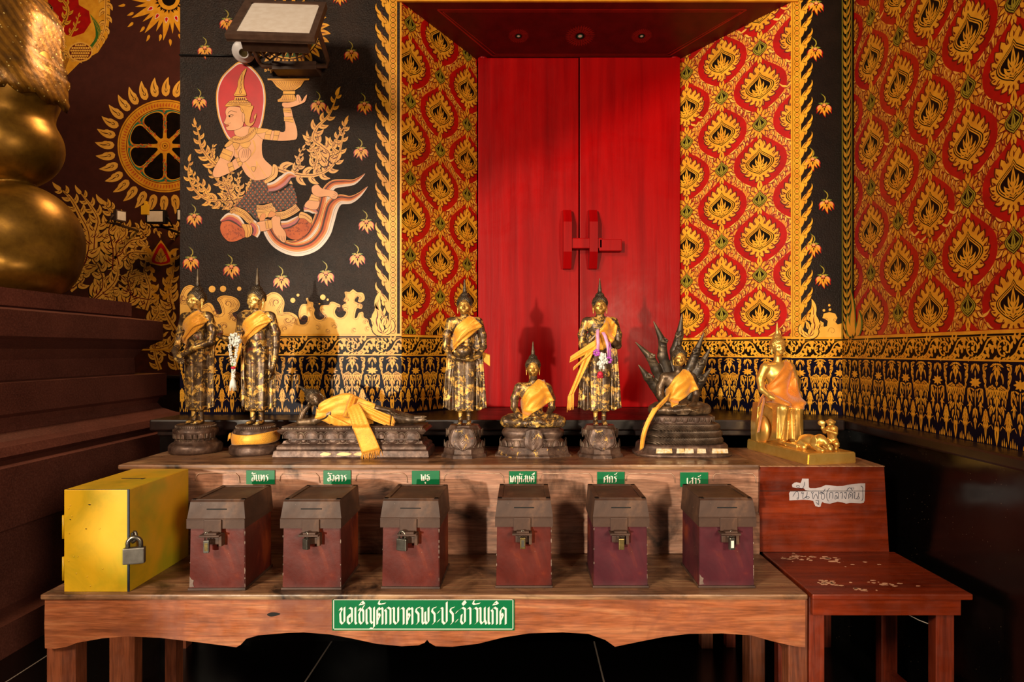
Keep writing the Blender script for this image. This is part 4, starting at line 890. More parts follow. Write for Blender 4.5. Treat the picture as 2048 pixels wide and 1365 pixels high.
for xx in (X2(352, 2.8), .80):
    mb = MB(); mb.box((xx, 2.79, 0), (xx + .05, 2.84, ZU - .02)); sub(mb, 'leg', W4, SH)
# red-brown side table and box at right
ST = thing('side_table', 'small square dark red lacquered table at the right end of the long table', 'table', (1.18, 2.2, 0))
xa, xb = .928, 1.442
mb = MB(); mb.box((xa, 2.0, ZT - .018), (xb, 2.425, ZT + .001), bev=.004)
rnd = random.Random(8)
CH = simple('bare_paint_chip', '#d8a888', '#b88a6c', .6)
for cx_, cy_, n, sx_2, sy_2 in ((1.03, 2.36, 26, .06, .03), (1.16, 2.35, 14, .05, .02), (1.03, 2.10, 22, .05, .03), (1.22, 2.09, 16, .05, .02), (1.10, 2.03, 8, .06, .015), (1.20, 2.30, 6, .1, .05)):
    for k in range(n):
        x = cx_ + rnd.gauss(0, sx_2 * .6); y = cy_ + rnd.gauss(0, sy_2 * .6); r = .0012 + abs(rnd.gauss(0, .003)); st_ = 1 + rnd.random() * 2
        q = [(x + r * st_ * math.cos(a) * (.7 + .6 * rnd.random()), y + r * math.sin(a) * (.7 + .6 * rnd.random())) for a in [i * PI / 4 for i in range(8)]]
        if all(xa < a < xb and 2.0 < b < 2.42 for a, b in q): mb.prism(q, lambda a, b: (a, b, ZT + .0004), lambda a, b: (a, b, ZT + .0016), 1)
sub(mb, 'table_top', [W5, CH], ST)
mb = MB(); mb.box((xa + .006, 2.012, ZT - .072), (xb - .03, 2.03, ZT - .018), bev=.002)
for y_ in (2.38,): mb.box((xa + .02, y_, ZT - .072), (xb - .04, y_ + .018, ZT - .018))
mb.box((xb - .045, 2.03, ZT - .072), (xb - .03, 2.38, ZT - .018)); sub(mb, 'apron', W5, ST)
for a, b, y0 in ((xa + .004, xa + .054, 2.032), (xb - .098, xb - .038, 2.032), (xa + .03, xa + .07, 2.34), (xb - .098, xb - .038, 2.34)):
    mb = MB(); mb.box((a, y0, 0), (b, y0 + .04, ZT - .018), bev=.003); sub(mb, 'leg', W6, ST)
mb = MB(); mb.box((xb - .085, 2.07, .10), (xb - .055, 2.34, .135)); sub(mb, 'stretcher', W6, ST)
BX = thing('display_box', 'tall plain red-brown wooden box on the side table, with handwriting on torn paper', 'box', (1.15, 2.6, 0))
mb = MB()
x0, x1, ya, yb = X2(1521, 2.39), X2(1768, 2.39), 2.39, 2.84; zb_, zt_ = ZT + .002, .8895
x1b = X2(1778, 2.42)
V = [(x0, ya + .03, zb_), (x1b, ya + .03, zb_), (x1b, yb, zb_), (x0, yb, zb_), (x0, ya, zt_ - .004), (x1, ya, zt_ - .004), (x1, yb, zt_ - .004), (x0, yb, zt_ - .004)]
def frontY(z): return ya + .03 * (zt_ - .004 - z) / (zt_ - .004 - zb_)
mb.add(V, [(0, 1, 5, 4), (1, 2, 6, 5), (2, 3, 7, 6), (3, 0, 4, 7), (4, 5, 6, 7), (3, 2, 1, 0)]); sub(mb, 'box_body', W5, BX)
mb = MB(); mb.box((x0 - .002, ya - .002, zt_ - .004), (x1 + .002, yb, zt_), bev=.0015); sub(mb, 'box_lid', W7, BX)
mb = MB(); zj = CZ - (982 - VY) / FPX * 2.4; mb.box((x0, frontY(zj) - .0016, zj - .0014), (x1 + .006, frontY(zj) + .002, zj + .0004)); sub(mb, 'board_joint', GAP, BX)
mb = MB(); mb.box((X2(1520, 2.39), 2.44, 0), (X2(1545, 2.39), 2.48, ZT - .002)); mb.box((x1 - .03, 2.46, 0), (x1, 2.50, ZT - .002)); 
for xq, q in ((x0 + .004, 0), (x1 - .04, 1)):
    mb = MB(); mb.box((xq, yb - .04, 0), (xq + .04, yb, zb_)); sub(mb, 'rear_leg', W6, BX)
# torn paper with handwriting
PAPER = simple('faded_paper', '#b0a8ac', '#a09aa0', .8); INK = simple('blue_ink', '#1a2438', rough=.6)
def hp(x, y):           # crop 1560,950 scale 10.78
    px, py = 1560 + x / 10.78, 950 + y / 10.78; Y = 2.4; z = CZ - (py - VY) / FPX * Y
    return ((px - VX) / FPX * Y, z)
pp = [(190, 400), (215, 360), (640, 352), (640, 345), (540, 332), (505, 290), (440, 285), (340, 285), (260, 265), (245, 215), (290, 170), (340, 158), (430, 175), (455, 110), (460, 78), (600, 80), (608, 200), (612, 265), (640, 290), (760, 290), (880, 262), (970, 218), (1060, 222), (1220, 245), (1340, 240), (1440, 215), (1560, 200), (1680, 183), (1820, 180), (1826, 560), (1808, 612), (1740, 622), (1520, 612), (1430, 628), (1340, 598), (1240, 585), (1080, 630), (960, 615), (915, 585), (890, 640), (885, 690), (845, 705), (770, 680), (740, 620), (720, 570), (640, 548), (500, 540), (205, 556), (200, 470)]
PT = thing('paper_note', 'torn strip of faded paper with blue handwriting, stuck on the red-brown box', 'note', (1.2, 2.4, .8))
mb = MB(); mb.prism([hp(*q) for q in pp], lambda x, z: (x, frontY(z) - .0012, z), lambda x, z: (x, frontY(z) - .0004, z)); sub(mb, 'paper', PAPER, PT)
hand = [[(275, 470), (300, 420), (330, 375), (370, 360), (388, 400), (395, 470), (395, 520), (372, 530), (365, 510), (390, 495)], [(380, 270), (350, 262), (348, 230), (380, 225), (405, 240), (395, 270), (375, 275)], [(400, 280), (470, 290), (505, 240), (518, 145)],
        [(475, 370), (455, 390), (480, 405), (500, 380), (490, 440), (495, 520), (540, 490), (575, 440), (578, 370)], [(578, 370), (575, 500), (600, 520), (630, 490), (600, 470), (540, 500)], [(690, 360), (670, 385), (700, 400), (715, 370)], [(700, 400), (715, 525), (770, 410), (820, 530), (828, 360)], [(765, 560), (830, 560), (835, 600), (835, 650), (780, 600)],
        [(840, 410), (870, 370), (920, 375), (965, 300)], [(870, 375), (930, 400), (950, 385)], [(860, 400), (890, 440), (890, 520), (950, 520), (948, 420), (880, 410)], [(1052, 285), (1015, 350), (1000, 430), (1010, 510), (1045, 575)],
        [(1065, 515), (1070, 430), (1060, 400), (1095, 375), (1130, 400), (1135, 515)], [(1180, 400), (1210, 375), (1250, 400), (1250, 520), (1200, 440), (1180, 520), (1210, 520), (1240, 470)], [(1285, 400), (1310, 375), (1338, 400), (1335, 520)], [(1400, 400), (1385, 385), (1405, 375), (1425, 400), (1415, 520), (1380, 450)],
        [(1480, 520), (1475, 440), (1500, 380), (1540, 385), (1560, 420), (1558, 520)], [(1490, 490), (1530, 450), (1500, 430), (1530, 420)], [(1430, 345), (1450, 300), (1500, 280), (1545, 345), (1430, 345)], [(1535, 265), (1540, 320)], [(1575, 270), (1578, 315)], [(1590, 400), (1580, 385), (1610, 380), (1600, 500), (1640, 520), (1680, 470), (1690, 380)], [(1680, 470), (1710, 490), (1690, 525), (1640, 520)],
        [(1725, 235), (1770, 270), (1775, 350), (1785, 500), (1760, 560)]]
pi_ = Paint((0, 0, 0), (1, 0, 0), (0, 0, 1), (0, -1, 0))
nq = 0
for st_ in hand:
    for f in stroke(st_, 11, 4):
        nq += 1; q = [hp(*k) for k in f]; pi_.mb.add([(x, frontY(z) - .0014 - nq * 2e-6, z) for x, z in q], [(0, 1, 2, 3)])
sub(pi_.mb, 'handwriting', INK, PT, fixn=False)
# white string tied to the side table leg
STR = simple('white_string', '#c8beb4', rough=.8)
mb = MB(); p0 = P(1804, 1224, 2.14); p1 = P(1872, 1254, 2.055); mb.tube([p0, (p0 + p1) / 2 - Vector((0, 0, .004)), p1], .0016, 0, 6)
for k in range(5): rnd = random.Random(k); mb.ell(p1 + Vector((rnd.gauss(0, .003), -.003, rnd.gauss(-.002, .005))), (.005, .005, .008), 0, 8)
mb.tube([p1, p1 + Vector((-.002, -.002, -.02)), p1 + Vector((-.006, -.003, -.032))], .0018, 0, 6)
tag(mb.build('string', STR), 'thin white string knotted at the right front leg of the red side table', 'string')

# ---------------- signs ----------------
GL = {'kho': ([[(.3, 8.2), (1.2, 9.6), (1.7, 8.2), (.7, 6.6), (.9, 2.2), (2.1, .9), (3.3, 2.2), (3.3, 9.8)]], 4.7), 'o': ([[(.2, 8.6), (1.8, 9.6), (3.3, 8.9), (3.3, 2), (2, .9), (.7, 2), (.7, 5), (1.9, 6.2), (1.9, 4.4)]], 4.8), 'e': ([[(.6, 9.8), (.6, 1.8), (1.3, .9)]], 2.3),
      'cho': ([[(.3, 8), (1.1, 9.3), (1.6, 8), (.7, 6.4), (.9, 2.2), (2.1, .9), (3.3, 2.2), (3.3, 7.6), (2.4, 8.9), (3.9, 11)]], 4.7), 'i': ([[(-3.8, 11.2), (-2.2, 12.9), (-.8, 11.6), (-3.8, 11.2)]], 0), 'yo': ([[(.5, 2), (1.2, .9)], [(.5, 2), (.5, 8.8), (1.9, 9.8), (3.1, 8.8), (3.1, 2.4), (4.1, 1.2), (5.2, 2.4), (5.2, 9.8)], [(5.2, 2.4), (5.2, -.6), (4.2, -1.6), (2.6, -1.3)]], 6.5),
      'to': ([[(.7, .8), (.7, 8.6), (1.5, 9.6), (2.4, 8.4), (3.3, 9.6), (4, 8.8), (4, .8)], [(.9, 2.4), (2.3, 5.2), (1.6, 6.6)]], 5.4), 'a_': ([[(-3.2, 13.4), (-3.9, 12), (-3, 11.4), (.3, 11.9)]], 0), 'ko': ([[(.8, .8), (.8, 7.6), (.1, 8.5), (1.8, 9.8), (3.5, 8.9), (3.5, .8)]], 4.9), 'bo': ([[(0, 9.6), (.8, 9.2), (.8, 2.2), (2.1, .9), (3.4, 2.2), (3.4, 9.8)]], 4.8),
      'a': ([[(0, 8.7), (1.1, 9.7), (2, 8.9), (2, .8)]], 3.4), 'ro': ([[(3.3, 9.8), (1.2, 9.3), (.8, 7.8), (2.4, 6.2), (2.4, 2), (1.2, .8)]], 4.0), 'pho': ([[(0, 9.6), (.8, 9.2), (.8, 2), (1.5, .9), (2.6, 2.4), (2.6, 7.4)], [(2.6, 2.4), (3.5, .9), (4.6, 2.2), (4.6, 9.8)]], 6.0), 'ah': ([[(.2, 6.6), (1.5, 8)], [(.2, 2), (1.5, 3.4)]], 2.5),
      'po': ([[(0, 9.6), (.8, 9.2), (.8, 2.2), (2.1, .9), (3.4, 2.2), (3.4, 12.6)]], 4.8), 'jo': ([[(.2, 8.5), (1.8, 9.7), (3.4, 8.9), (3.4, 2), (2.1, .9), (.9, 2.4), (1.4, 6)]], 4.8), 'am': ([[(-1.9, 11), (-2.9, 12), (-1.9, 13.2), (-.9, 12), (-1.9, 11)], [(0, 8.7), (1.1, 9.7), (2, 8.9), (2, .8)]], 3.4), 'wo': ([[(.1, 8.6), (1.6, 9.7), (2.9, 8.8), (2.9, 2), (1.5, .9)]], 4.1),
      'no': ([[(0, 9.6), (.8, 9.2), (.8, 2.2), (1.7, 1), (3.4, 3), (3.4, 9.8)], [(3.4, 3), (4.4, .9)]], 5.2), 'do': ([[(.7, .8), (.7, 8), (2.2, 9.8), (4, 8.8), (4, .8)], [(.9, 2.4), (2.3, 5.2), (1.7, 6.6)]], 5.4), 'tho': ([[(0, 9.6), (.8, 9.2), (.8, 1.2), (3, 9.4), (3.9, 8.8), (3.9, .8)]], 5.2), 'ng': ([[(1.2, 9.6), (2.3, 8.8), (2.3, 2), (1.3, .9), (0, 4)]], 3.6),
      'kho2': ([[(.7, .8), (.7, 8), (2.2, 9.8), (4, 8.8), (4, .8)], [(.9, 3.4), (2.3, 6.2), (2.7, 4.8)]], 5.4), 'u': ([[(-1.9, -.9), (-1.1, -1.5), (-1.1, -3.4)]], 0), 'tho2': ([[(3.2, 9.9), (1, 9.4), (.8, 7.2), (2.8, 6.6), (3, 1.8), (1.8, .8), (.8, 1.9), (.8, 5)]], 4.2), 'ru': ([[(.7, .8), (.7, 8), (2.2, 9.8), (3.6, 8.8), (3.6, -2.4)]], 4.8),
      'ho': ([[(0, 9.6), (.8, 9.2), (.8, .8), (.9, 4.2), (3.2, 7.4), (3.6, 9.6)], [(2.6, 6.8), (3.6, 5.6), (3.6, .8)]], 5.0), 'so': ([[(1.3, 8.6), (2.6, 9.6), (3.6, 8.6), (3.6, .8)], [(3.6, 5.6), (1.2, 5.2), (.7, 1.4)], [(2.8, 8.8), (4.3, 11)]], 4.9), 'ii': ([[(-4, 11.2), (-2.4, 12.9), (-1, 11.6), (-4, 11.2)], [(-1, 11.6), (-1, 14.2)]], 0),
      'so2': ([[(.7, .8), (.7, 8), (2.2, 9.8), (4, 8.8), (4, .8)], [(.9, 3.4), (2.3, 6.2)], [(3.4, 9.2), (4.6, 11.2)]], 5.4), 'kan': ([[(-2.6, 11.6), (-3, 12.6), (-1.6, 12.4), (-.6, 14.4)]], 0)}
def lettering(words, h, squeeze=1., nib=(1.15, .75)):
    """broad-nib strokes; returns quads in local x, z with cap height h"""
    x = 0; quads = []
    for gname in words:
        st_, adv = GL[gname]
        for s_ in st_:
            q = s_
            for i in range(len(q) - 1):
                (ax, ay), (bx, by) = q[i], q[i + 1]; nx, ny = nib[0] / 2, nib[1] / 2
                quads.append([(x + ax - nx, ay - ny), (x + ax + nx, ay + ny), (x + bx + nx, by + ny), (x + bx - nx, by - ny)])
        x += adv
    k = h / 10
    return [[(a * k * squeeze, b * k) for a, b in q] for q in quads], x * k * squeeze
def sign(name, label, px0, px1, py0, py1, Y, words, tx0, tx1, tyb, tyt, border=False, thick=.004):
    a, b = P(px0, py1, Y), P(px1, py0, Y); c = (a + b) / 2
    o = thing(name, label, 'sign', (c.x, Y, a.z))
    mb = MB(); mb.box((a.x, Y - thick, a.z), (b.x, Y, b.z), bev=.0008); sub(mb, 'board', BLD, o)
    if border:
        mb = MB(); i = .004; w_ = .0022
        for q in (((a.x + i, a.z + i), (b.x - i, a.z + i + w_)), ((a.x + i, b.z - i - w_), (b.x - i, b.z - i)), ((a.x + i, a.z + i), (a.x + i + w_, b.z - i)), ((b.x - i - w_, a.z + i), (b.x - i, b.z - i))):
            mb.box((q[0][0], Y - thick - .0006, q[0][1]), (q[1][0], Y - thick, q[1][1]))
        sub(mb, 'border_line', LET, o)
    h = (tyb - tyt) / FPX * Y
    quads, wd = lettering(words, h); sq = ((tx1 - tx0) / FPX * Y) / wd; quads, wd = lettering(words, h, sq)
    t0 = P(tx0, tyb, Y); mb = MB()
    for n_, q in enumerate(quads): mb.add([(t0.x + u, Y - thick - .0005 - n_ * 4e-6, t0.z + v_) for u, v_ in q], [(0, 1, 2, 3)])
    sub(mb, 'lettering', LET, o, fixn=False)
sign('table_sign', 'large green sign with long white Thai lettering on the table apron', 665, 1029, 1196, 1261, 2.012,
     ['kho', 'o', 'e', 'cho', 'i', 'yo', 'to', 'a_', 'ko', 'bo', 'a', 'to', 'ro', 'pho', 'ro', 'ah', 'po', 'ro', 'ah', 'jo', 'am', 'wo', 'a_', 'no', 'e', 'ko', 'i', 'do'], 679, 1016, 1251, 1213.5, True)
N = 'small green sign with white Thai word, '
for px0, px1, py0, py1, words, tx0, tx1, tyb, tyt, lb in ((493, 550, 941, 969, ['jo', 'a_', 'no', 'tho', 'ro'], 503, 539, 964, 949.5, 'leftmost, above the first brown box'), (647, 702, 941, 969, ['o', 'a_', 'ng', 'kho2', 'a', 'ro'], 655, 695, 964, 950, 'above the second brown box from the left'),
        (824, 879, 942, 972, ['pho', 'u', 'tho2'], 842, 861, 963, 949, 'shortest word, above the third brown box'), (1018, 1073, 943, 972, ['pho', 'ru', 'ho', 'a_', 'so', 'bo', 'do', 'ii'], 1020, 1070, 966, 951.5, 'longest word, below the small seated figure'),
        (1194, 1249, 944, 972, ['so2', 'ko', 'ro', 'kan'], 1207, 1235, 966.5, 952, 'below the figure with crossed hands'), (1360, 1416, 945, 974, ['e', 'so', 'a', 'ro', 'kan'], 1373, 1402, 969, 956, 'rightmost, below the serpent-hooded figure')):
    sign('day_sign', N + lb, px0, px1, py0, py1, Y1 - .003, words, tx0, tx1, tyb, tyt, thick=.003)

# ---------------- collection boxes ----------------
def boxmat(name, a, b, c_, r0=.26, sp=.35):
    t = NT(name); v = t.coord()
    c = t.ramp(t.noise(4.5, 6, .62, .6, v), [(.3, lin(a)), (.52, lin(b)), (.72, lin(c_))])
    c = t.mix(t.ramp(t.noise(70, 2, .6, 0, v), [(.80, (0, 0, 0, 1)), (.82, (1, 1, 1, 1))]), c, lin('#a88c80'))
    t.set(Base_Color=c, Roughness=t.ramp(t.noise(9, 5), [(.3, (r0,) * 3 + (1,)), (.7, (r0 + .18,) * 3 + (1,))])); t.b.inputs['Specular IOR Level'].default_value = sp; t.bump(t.noise(14, 5, .6), .2, .004); return t.m
BM = boxmat('brown_box_enamel', '#321210', '#5a2018', '#9c461e'); BM2 = boxmat('purple_brown_box_enamel', '#301820', '#502028', '#8c3c22')
LIDM = boxmat('tarnished_lid_metal', '#2c1e1a', '#4a342a', '#7a563e', .42, .3)
STEEL = simple('dull_steel', '#8c8880', '#6c675e', .3, .9, 40, .1); BRASS = simple('worn_brass', '#8e7a4a', '#6c5c38', .35, .8, 60, .1)
CHIP = simple('chipped_grey_edge', '#8c766a', '#66544c', .6)
def padlock(label, loc, w, h, t_, mat, rz=0, face=None, open_=False, group=None):
    o = thing('padlock', label, 'padlock', loc, rz, group)     # origin: top of the shackle
    sh_h = h * .62; mb = MB(); r = w * .11; R = w * .30
    pts = [(-R, 0, -sh_h - h * .1), (-R, 0, -R)] + [(-R * math.cos(a), 0, -R + R * math.sin(a)) for a in [i * PI / 8 for i in range(1, 8)]] + [(R, 0, -R), (R, 0, -sh_h - h * (0 if not open_ else -.2))]
    mb.tube(pts, r, 0, 10); mb.build('shackle', STEEL, o)
    mb = MB(); mb.box((-w / 2, -t_ / 2, -sh_h - h), (w / 2, t_ / 2, -sh_h), 0, min(t_, w) * .16); mb.build('lock_body', mat, o)
    if face:
        mb = MB(); mb.box((-w * .28, -t_ / 2 - .0006, -sh_h - h * .82), (w * .28, -t_ / 2, -sh_h - h * .2), 0, .0003); mb.build('face_plate', face, o)
    mb = MB(); mb.cyl((0, 0, -sh_h - h - .0006), (0, 0, -sh_h - h + .001), t_ * .28, 0, 12); mb.build('keyhole', BRASS, o)
    return o
def collection_box(label, pl, pr_, pyb, tilt, ext, hasp_off, bodymat, lock):
    Yf = (CZ - ZT) * FPX / (pyb - VY); xa, xb = X2(pl, Yf), X2(pr_, Yf); w_ = xb - xa; d = .235; cx_ = (xa + xb) / 2; H = .292; hb = .212
    o = thing('collection_box', label, 'box', (cx_, Yf, ZT), tilt, 'brown metal collection boxes')
    hw = w_ / 2
    mb = MB(); V = [(-hw, .012, .006), (hw, .012, .006), (hw - .002, d, .006), (-hw + .002, d, .006), (-hw + .003, .014, hb + .01), (hw - .003, .014, hb + .01), (hw - .003, d, hb + .01), (-hw + .003, d, hb + .01)]
    bm = bmesh.new(); vs = [bm.verts.new(p) for p in V]
    for f in ((0, 1, 5, 4), (1, 2, 6, 5), (2, 3, 7, 6), (3, 0, 4, 7), (4, 5, 6, 7), (3, 2, 1, 0)): bm.faces.new([vs[i] for i in f])
    bmesh.ops.bevel(bm, geom=bm.edges[:], offset=.002, segments=2, affect='EDGES'); mb.bm(bm)
    m0 = MB(); m0.box((-hw - .003, .006, 0), (hw + .003, d + .003, .008), bev=.002); m0.build('base_rim', LIDM, o)
    rn = random.Random(int(pl))
    for k in range(11):
        z = .01 + rn.random() * .2; e = 1 if rn.random() < .8 else -1; r = .0015 + rn.random() * .0025
        mb.ell((e * (hw - .0018), .0135, z), (r * .5, .0008, r * (.7 + rn.random() * 1.6)), 1, 8)
    q = [(-hw + .001, .01), (-hw + .016, .012), (-hw + .012, .022), (-hw + .015, .032), (-hw + .008, .036), (-hw + .002, .045)] if int(pl) in (375, 1400) else None
    if q: mb.prism(q, lambda x, z: (x, .0105, z), lambda x, z: (x, .0125, z), 1)
    mb.build('box_body', [bodymat, CHIP], o)
    # lid: skirt + sloped coin panel + rimmed top
    lid = MB(); s0, s1, s2 = hb - .008, hb + .024, H
    prof = [(.0, s0), (.0, s1 - .004), (.004, s1), (.011, s2 - .004), (.016, s2), (d + .003, s2), (d + .003, s0)]
    lid.prism(prof, lambda y, z: (-hw - .003 + (.007 if z > s1 else 0), y, z), lambda y, z: (hw + .003 - (.007 if z > s1 else 0), y, z))
    lo = lid.build('lid', LIDM, o)
    m2 = MB(); fr = .016
    for a, b in (((-hw + .004, .018, s2), (hw - .004, .018 + fr, s2 + .0028)), ((-hw + .004, d - fr, s2), (hw - .004, d, s2 + .0028)), ((-hw + .004, .018, s2), (-hw + .004 + fr, d, s2 + .0028)), ((hw - .004 - fr, .018, s2), (hw - .004, d, s2 + .0028))):
        m2.box(a, b, bev=.0012)
    m2.build('top_rim', LIDM, lo)
    m2 = MB(); zc = s1 + (s2 - s1) * .52; yc = .004 + (.011 - .004) * (zc - s1) / (s2 - s1)
    m2.box((-w_ * .20 + .004, yc - .0008, zc - .0018), (w_ * .16 + .004, yc + .003, zc + .0018), bev=.0005); m2.build('coin_slot', GAP, lo)
    m2 = MB(); m2.box((-hw - .003, -.0015, s1 - .004), (hw + .003, .003, s1 - .001), bev=.0008); m2.build('lid_seam', LIDM, lo)
    # hasp
    hx = hasp_off
    m2 = MB(); m2.box((hx - .030, -.006, s0 - .012), (hx + .026, -.001, s1 - .002), bev=.0015); hp_ = m2.build('hasp_plate', LIDM, lo)
    m2 = MB(); m2.box((hx - .034, -.030, s0 - .020), (hx + .030, .008, s0 - .014), bev=.001); m2.box((hx - .020, -.026, s0 - .014), (hx + .020, .0, s0 - .008), bev=.001); m2.build('hasp_tongue', STEEL if False else LIDM, hp_)
    m2 = MB(); m2.box((hx + .020, -.012, s0 - .055), (hx + .030, .014, s0 - .018), bev=.002); m2.box((hx - .024, .0, s0 - .052), (hx + .022, .013, s0 - .030), bev=.003); m2.build('staple', LIDM, o)
    c, s_ = math.cos(tilt), math.sin(tilt); lx, ly = hx + lock['dx'], -.022
    padlock(lock['label'], (cx_ + lx * c - ly * s_, Yf + lx * s_ + ly * c, ZT + s0 - .006 + lock.get('dz', 0)), lock['w'], lock['h'], lock['t'], lock['m'], lock.get('rz', 0), lock.get('f'), group='small padlocks on the brown boxes')
    return o
BX_ = 'brown metal collection box, '
for lb, pl, pr_, pyb, tl, ho, mt, lk in (
    ('leftmost, right beside the yellow box', 375, 487, 1184, .01, -.005, BM, dict(label='small grey padlock with a yellowish face on the brown box beside the yellow one', w=.017, h=.040, t=.012, m=STEEL, f=BRASS, dx=-.013, rz=.2)),
    ('second from the left, chips down its right edge', 562, 680, 1183, .0, .004, BM, dict(label='small steel padlock on the second brown box from the left', w=.022, h=.034, t=.014, m=STEEL, f=STEEL, dx=-.010, rz=-.5)),
    ('third from the left, with a wide padlock', 762, 878, 1181, -.02, -.003, BM, dict(label='wide grey padlock with a dark brass side on the third brown box', w=.036, h=.038, t=.014, m=STEEL, dx=-.018, rz=-.35)),
    ('fourth from the left, below the small seated figure', 992, 1104, 1179, .0, -.004, BM, dict(label='narrow brass-grey padlock on the fourth brown box from the left', w=.017, h=.036, t=.012, m=BRASS, f=STEEL, dx=.0)),
    ('fifth from the left, below the figure with crossed hands', 1188, 1297, 1179, .0, -.006, BM2, dict(label='narrow worn brass padlock on the fifth brown box', w=.018, h=.036, t=.012, m=BRASS, dx=.003, dz=-.003)),
    ('rightmost, with a grey chip at lower left', 1400, 1511, 1179, .0, .004, BM2, dict(label='narrow steel padlock with a bright face on the rightmost brown box', w=.018, h=.038, t=.013, m=STEEL, f=LET, dx=.001, rz=.15))):
    collection_box(BX_ + lb, pl, pr_, pyb, tl, 0, ho, mt, lk)
# yellow box
t = NT('yellow_box_paint'); v = t.coord()
c = t.ramp(t.noise(5, 6, .62, .5, v), [(.3, lin('#a89014')), (.5, lin('#d0a418')), (.72, lin('#dca81c'))])
c = t.mix(t.ramp(t.noise(4, 3, .6, 0, t.coord((1, 1, 1), (.5, .2, 0))), [(.46, (0, 0, 0, 1)), (.62, (.7, .7, .7, 1))]), c, lin('#98a020'))
t.set(Base_Color=c, Roughness=.38); t.bump(t.noise(9, 4, .5), .18, .004, t.bump(t.noise(45, 3), .1, .001)); YEL = t.m
DB = simple('dark_blue_edge', '#16283a', '#101c28', .45)
Yf = 2.022; xa, xb = X2(128, Yf), X2(258, Yf); d = .36; H = CZ - (980 - VY) / FPX * Yf - ZT
YB = thing('collection_box', 'large plain yellow metal box with a big padlock, at the left end of the table', 'box', ((xa + xb) / 2, Yf, ZT))
hw = (xb - xa) / 2
mb = MB(); mb.box((-hw, 0, 0), (hw - .004, d, H), bev=.0025); zs = [(-.085, .28), (-.09, .27), (-.02, .285), (-.08, .245), (-.033, .205), (-.088, .19), (-.09, .10), (-.073, .115), (-.06, .115), (.01, .205), (.02, .075), (-.03, .05), (-.065, .06), (-.02, .02)]
for x, z in zs: mb.ell((x, -.0002, z), (.0028, .0016, .0024), 0, 10)
for x, z in ((-.022, .283), (-.033, .205), (-.084, .235)): mb.ell((x, -.0018, z), (.004 if z > .28 else .002, .0005, .0018), 1, 8)
yb_ = mb.build('box_body', [YEL, GAP], YB)
mb = MB(); mb.box((hw - .004, .003, 0), (hw, d, H - .001), bev=.001); mb.build('side_panel', YEL, YB)
mb = MB(); mb.box((hw - .0055, -.0006, .001), (hw + .0006, .0035, H)); mb.box((-hw + .01, -.0004, H - .0004), (hw, .002, H + .0006)); mb.build('dark_seam', DB, YB)
mb = MB(); mb.box((-.03, .17, H - .001), (.045, .178, H + .001)); mb.box((.042, .165, H), (.05, .185, H + .0006)); mb.build('coin_slot', GAP, YB)
for z in (.21, .075):
    mb = MB(); mb.box((-hw - .004, .004, z - .038), (-hw, .016, z + .038), bev=.001); mb.cyl((-hw - .004, .003, z - .038), (-hw - .004, .003, z + .038), .004, 0, 10); mb.build('hinge', YEL, YB)
zc = H - (1078 - 980) / FPX * Yf
mb = MB(); R = .016
mb.tube([(hw + .004 + R * .5 * math.sin(a), .018 + R * math.cos(a) * .3, zc + R * math.cos(a)) for a in [i * 2 * PI / 16 for i in range(17)]], .0045, 0, 8)
mb.box((hw, .008, zc - .012), (hw + .004, .035, zc + .016), bev=.001); mb.build('hasp_ring', STEEL, YB)
padlock('large grey steel padlock hanging at the front corner of the yellow box', ((xa + xb) / 2 + hw + .021, Yf - .006, ZT + zc + .006), .062, .052, .022, simple('grey_lock_steel', '#77716a', '#625c56', .38, .8, 30, .05), .28)

# ---------------- lamps on the walls ----------------
LB = simple('dark_bronze_housing', '#4a3428', '#5a4234', .5, .1); LG2 = simple('lamp_reflector_glass', '#e6dace', '#dccdbe', .55); WP = simple('white_plastic', '#d4cfd0', rough=.4); CAB = simple('black_cable', '#0c0a0a', rough=.5)
FLm = thing('floodlight', 'big dark-framed floodlight tilted upward on a bracket above the mural', 'lamp', (-1.03, 2.7, 2.6))
q = [P(450, 71, 2.5), P(629, 77, 2.5), P(653, 7, 2.78), P(491, 2, 2.78)]
nn = (q[1] - q[0]).cross(q[3] - q[0]).normalized();  nn = nn if nn.y < 0 else -nn
def lerp2(u, v_): return (q[0] * (1 - u) + q[1] * u) * (1 - v_) + (q[3] * (1 - u) + q[2] * u) * v_
def slab(mb, u0, u1, v0, v1, d0, d1, m=0):
    mb.add([lerp2(u, v_) + nn * d for d in (d0, d1) for u, v_ in ((u0, v0), (u1, v0), (u1, v1), (u0, v1))], [(0, 1, 2, 3), (4, 5, 6, 7), (0, 1, 5, 4), (1, 2, 6, 5), (2, 3, 7, 6), (3, 0, 4, 7)], m)
mb = MB(); slab(mb, .0, 1, 0, .09, -.02, .006); slab(mb, 0, 1, .93, 1, -.02, .006); slab(mb, 0, .10, .09, .93, -.02, .006); slab(mb, .93, 1, .09, .93, -.02, .006); slab(mb, .0, 1, 0, 1, -.022, -.012)
sub(mb, 'frame', LB, FLm)
mb = MB(); pts = [(.12, .09), (.90, .09), (.93, .13), (.93, .89), (.90, .93), (.13, .93), (.10, .89), (.10, .12)]
ctr = [lerp2(*p_) + nn * .002 for p_ in pts]; mb.add(ctr, [tuple(range(len(ctr)))]); sub(mb, 'glass', LG2, FLm)
mb = MB(); slab(mb, .12, .88, .10, .90, -.075, -.022)
for k in range(9): slab(mb, .16 + k * .078, .175 + k * .078, .12, .88, -.10, -.075)
sub(mb, 'housing', LB, FLm)
mb = MB(); a, b = P(524, 132, 3.0), P(654, 132, 3.0); c1, c2 = lerp2(.06, .5) - nn * .03, lerp2(.94, .5) - nn * .03
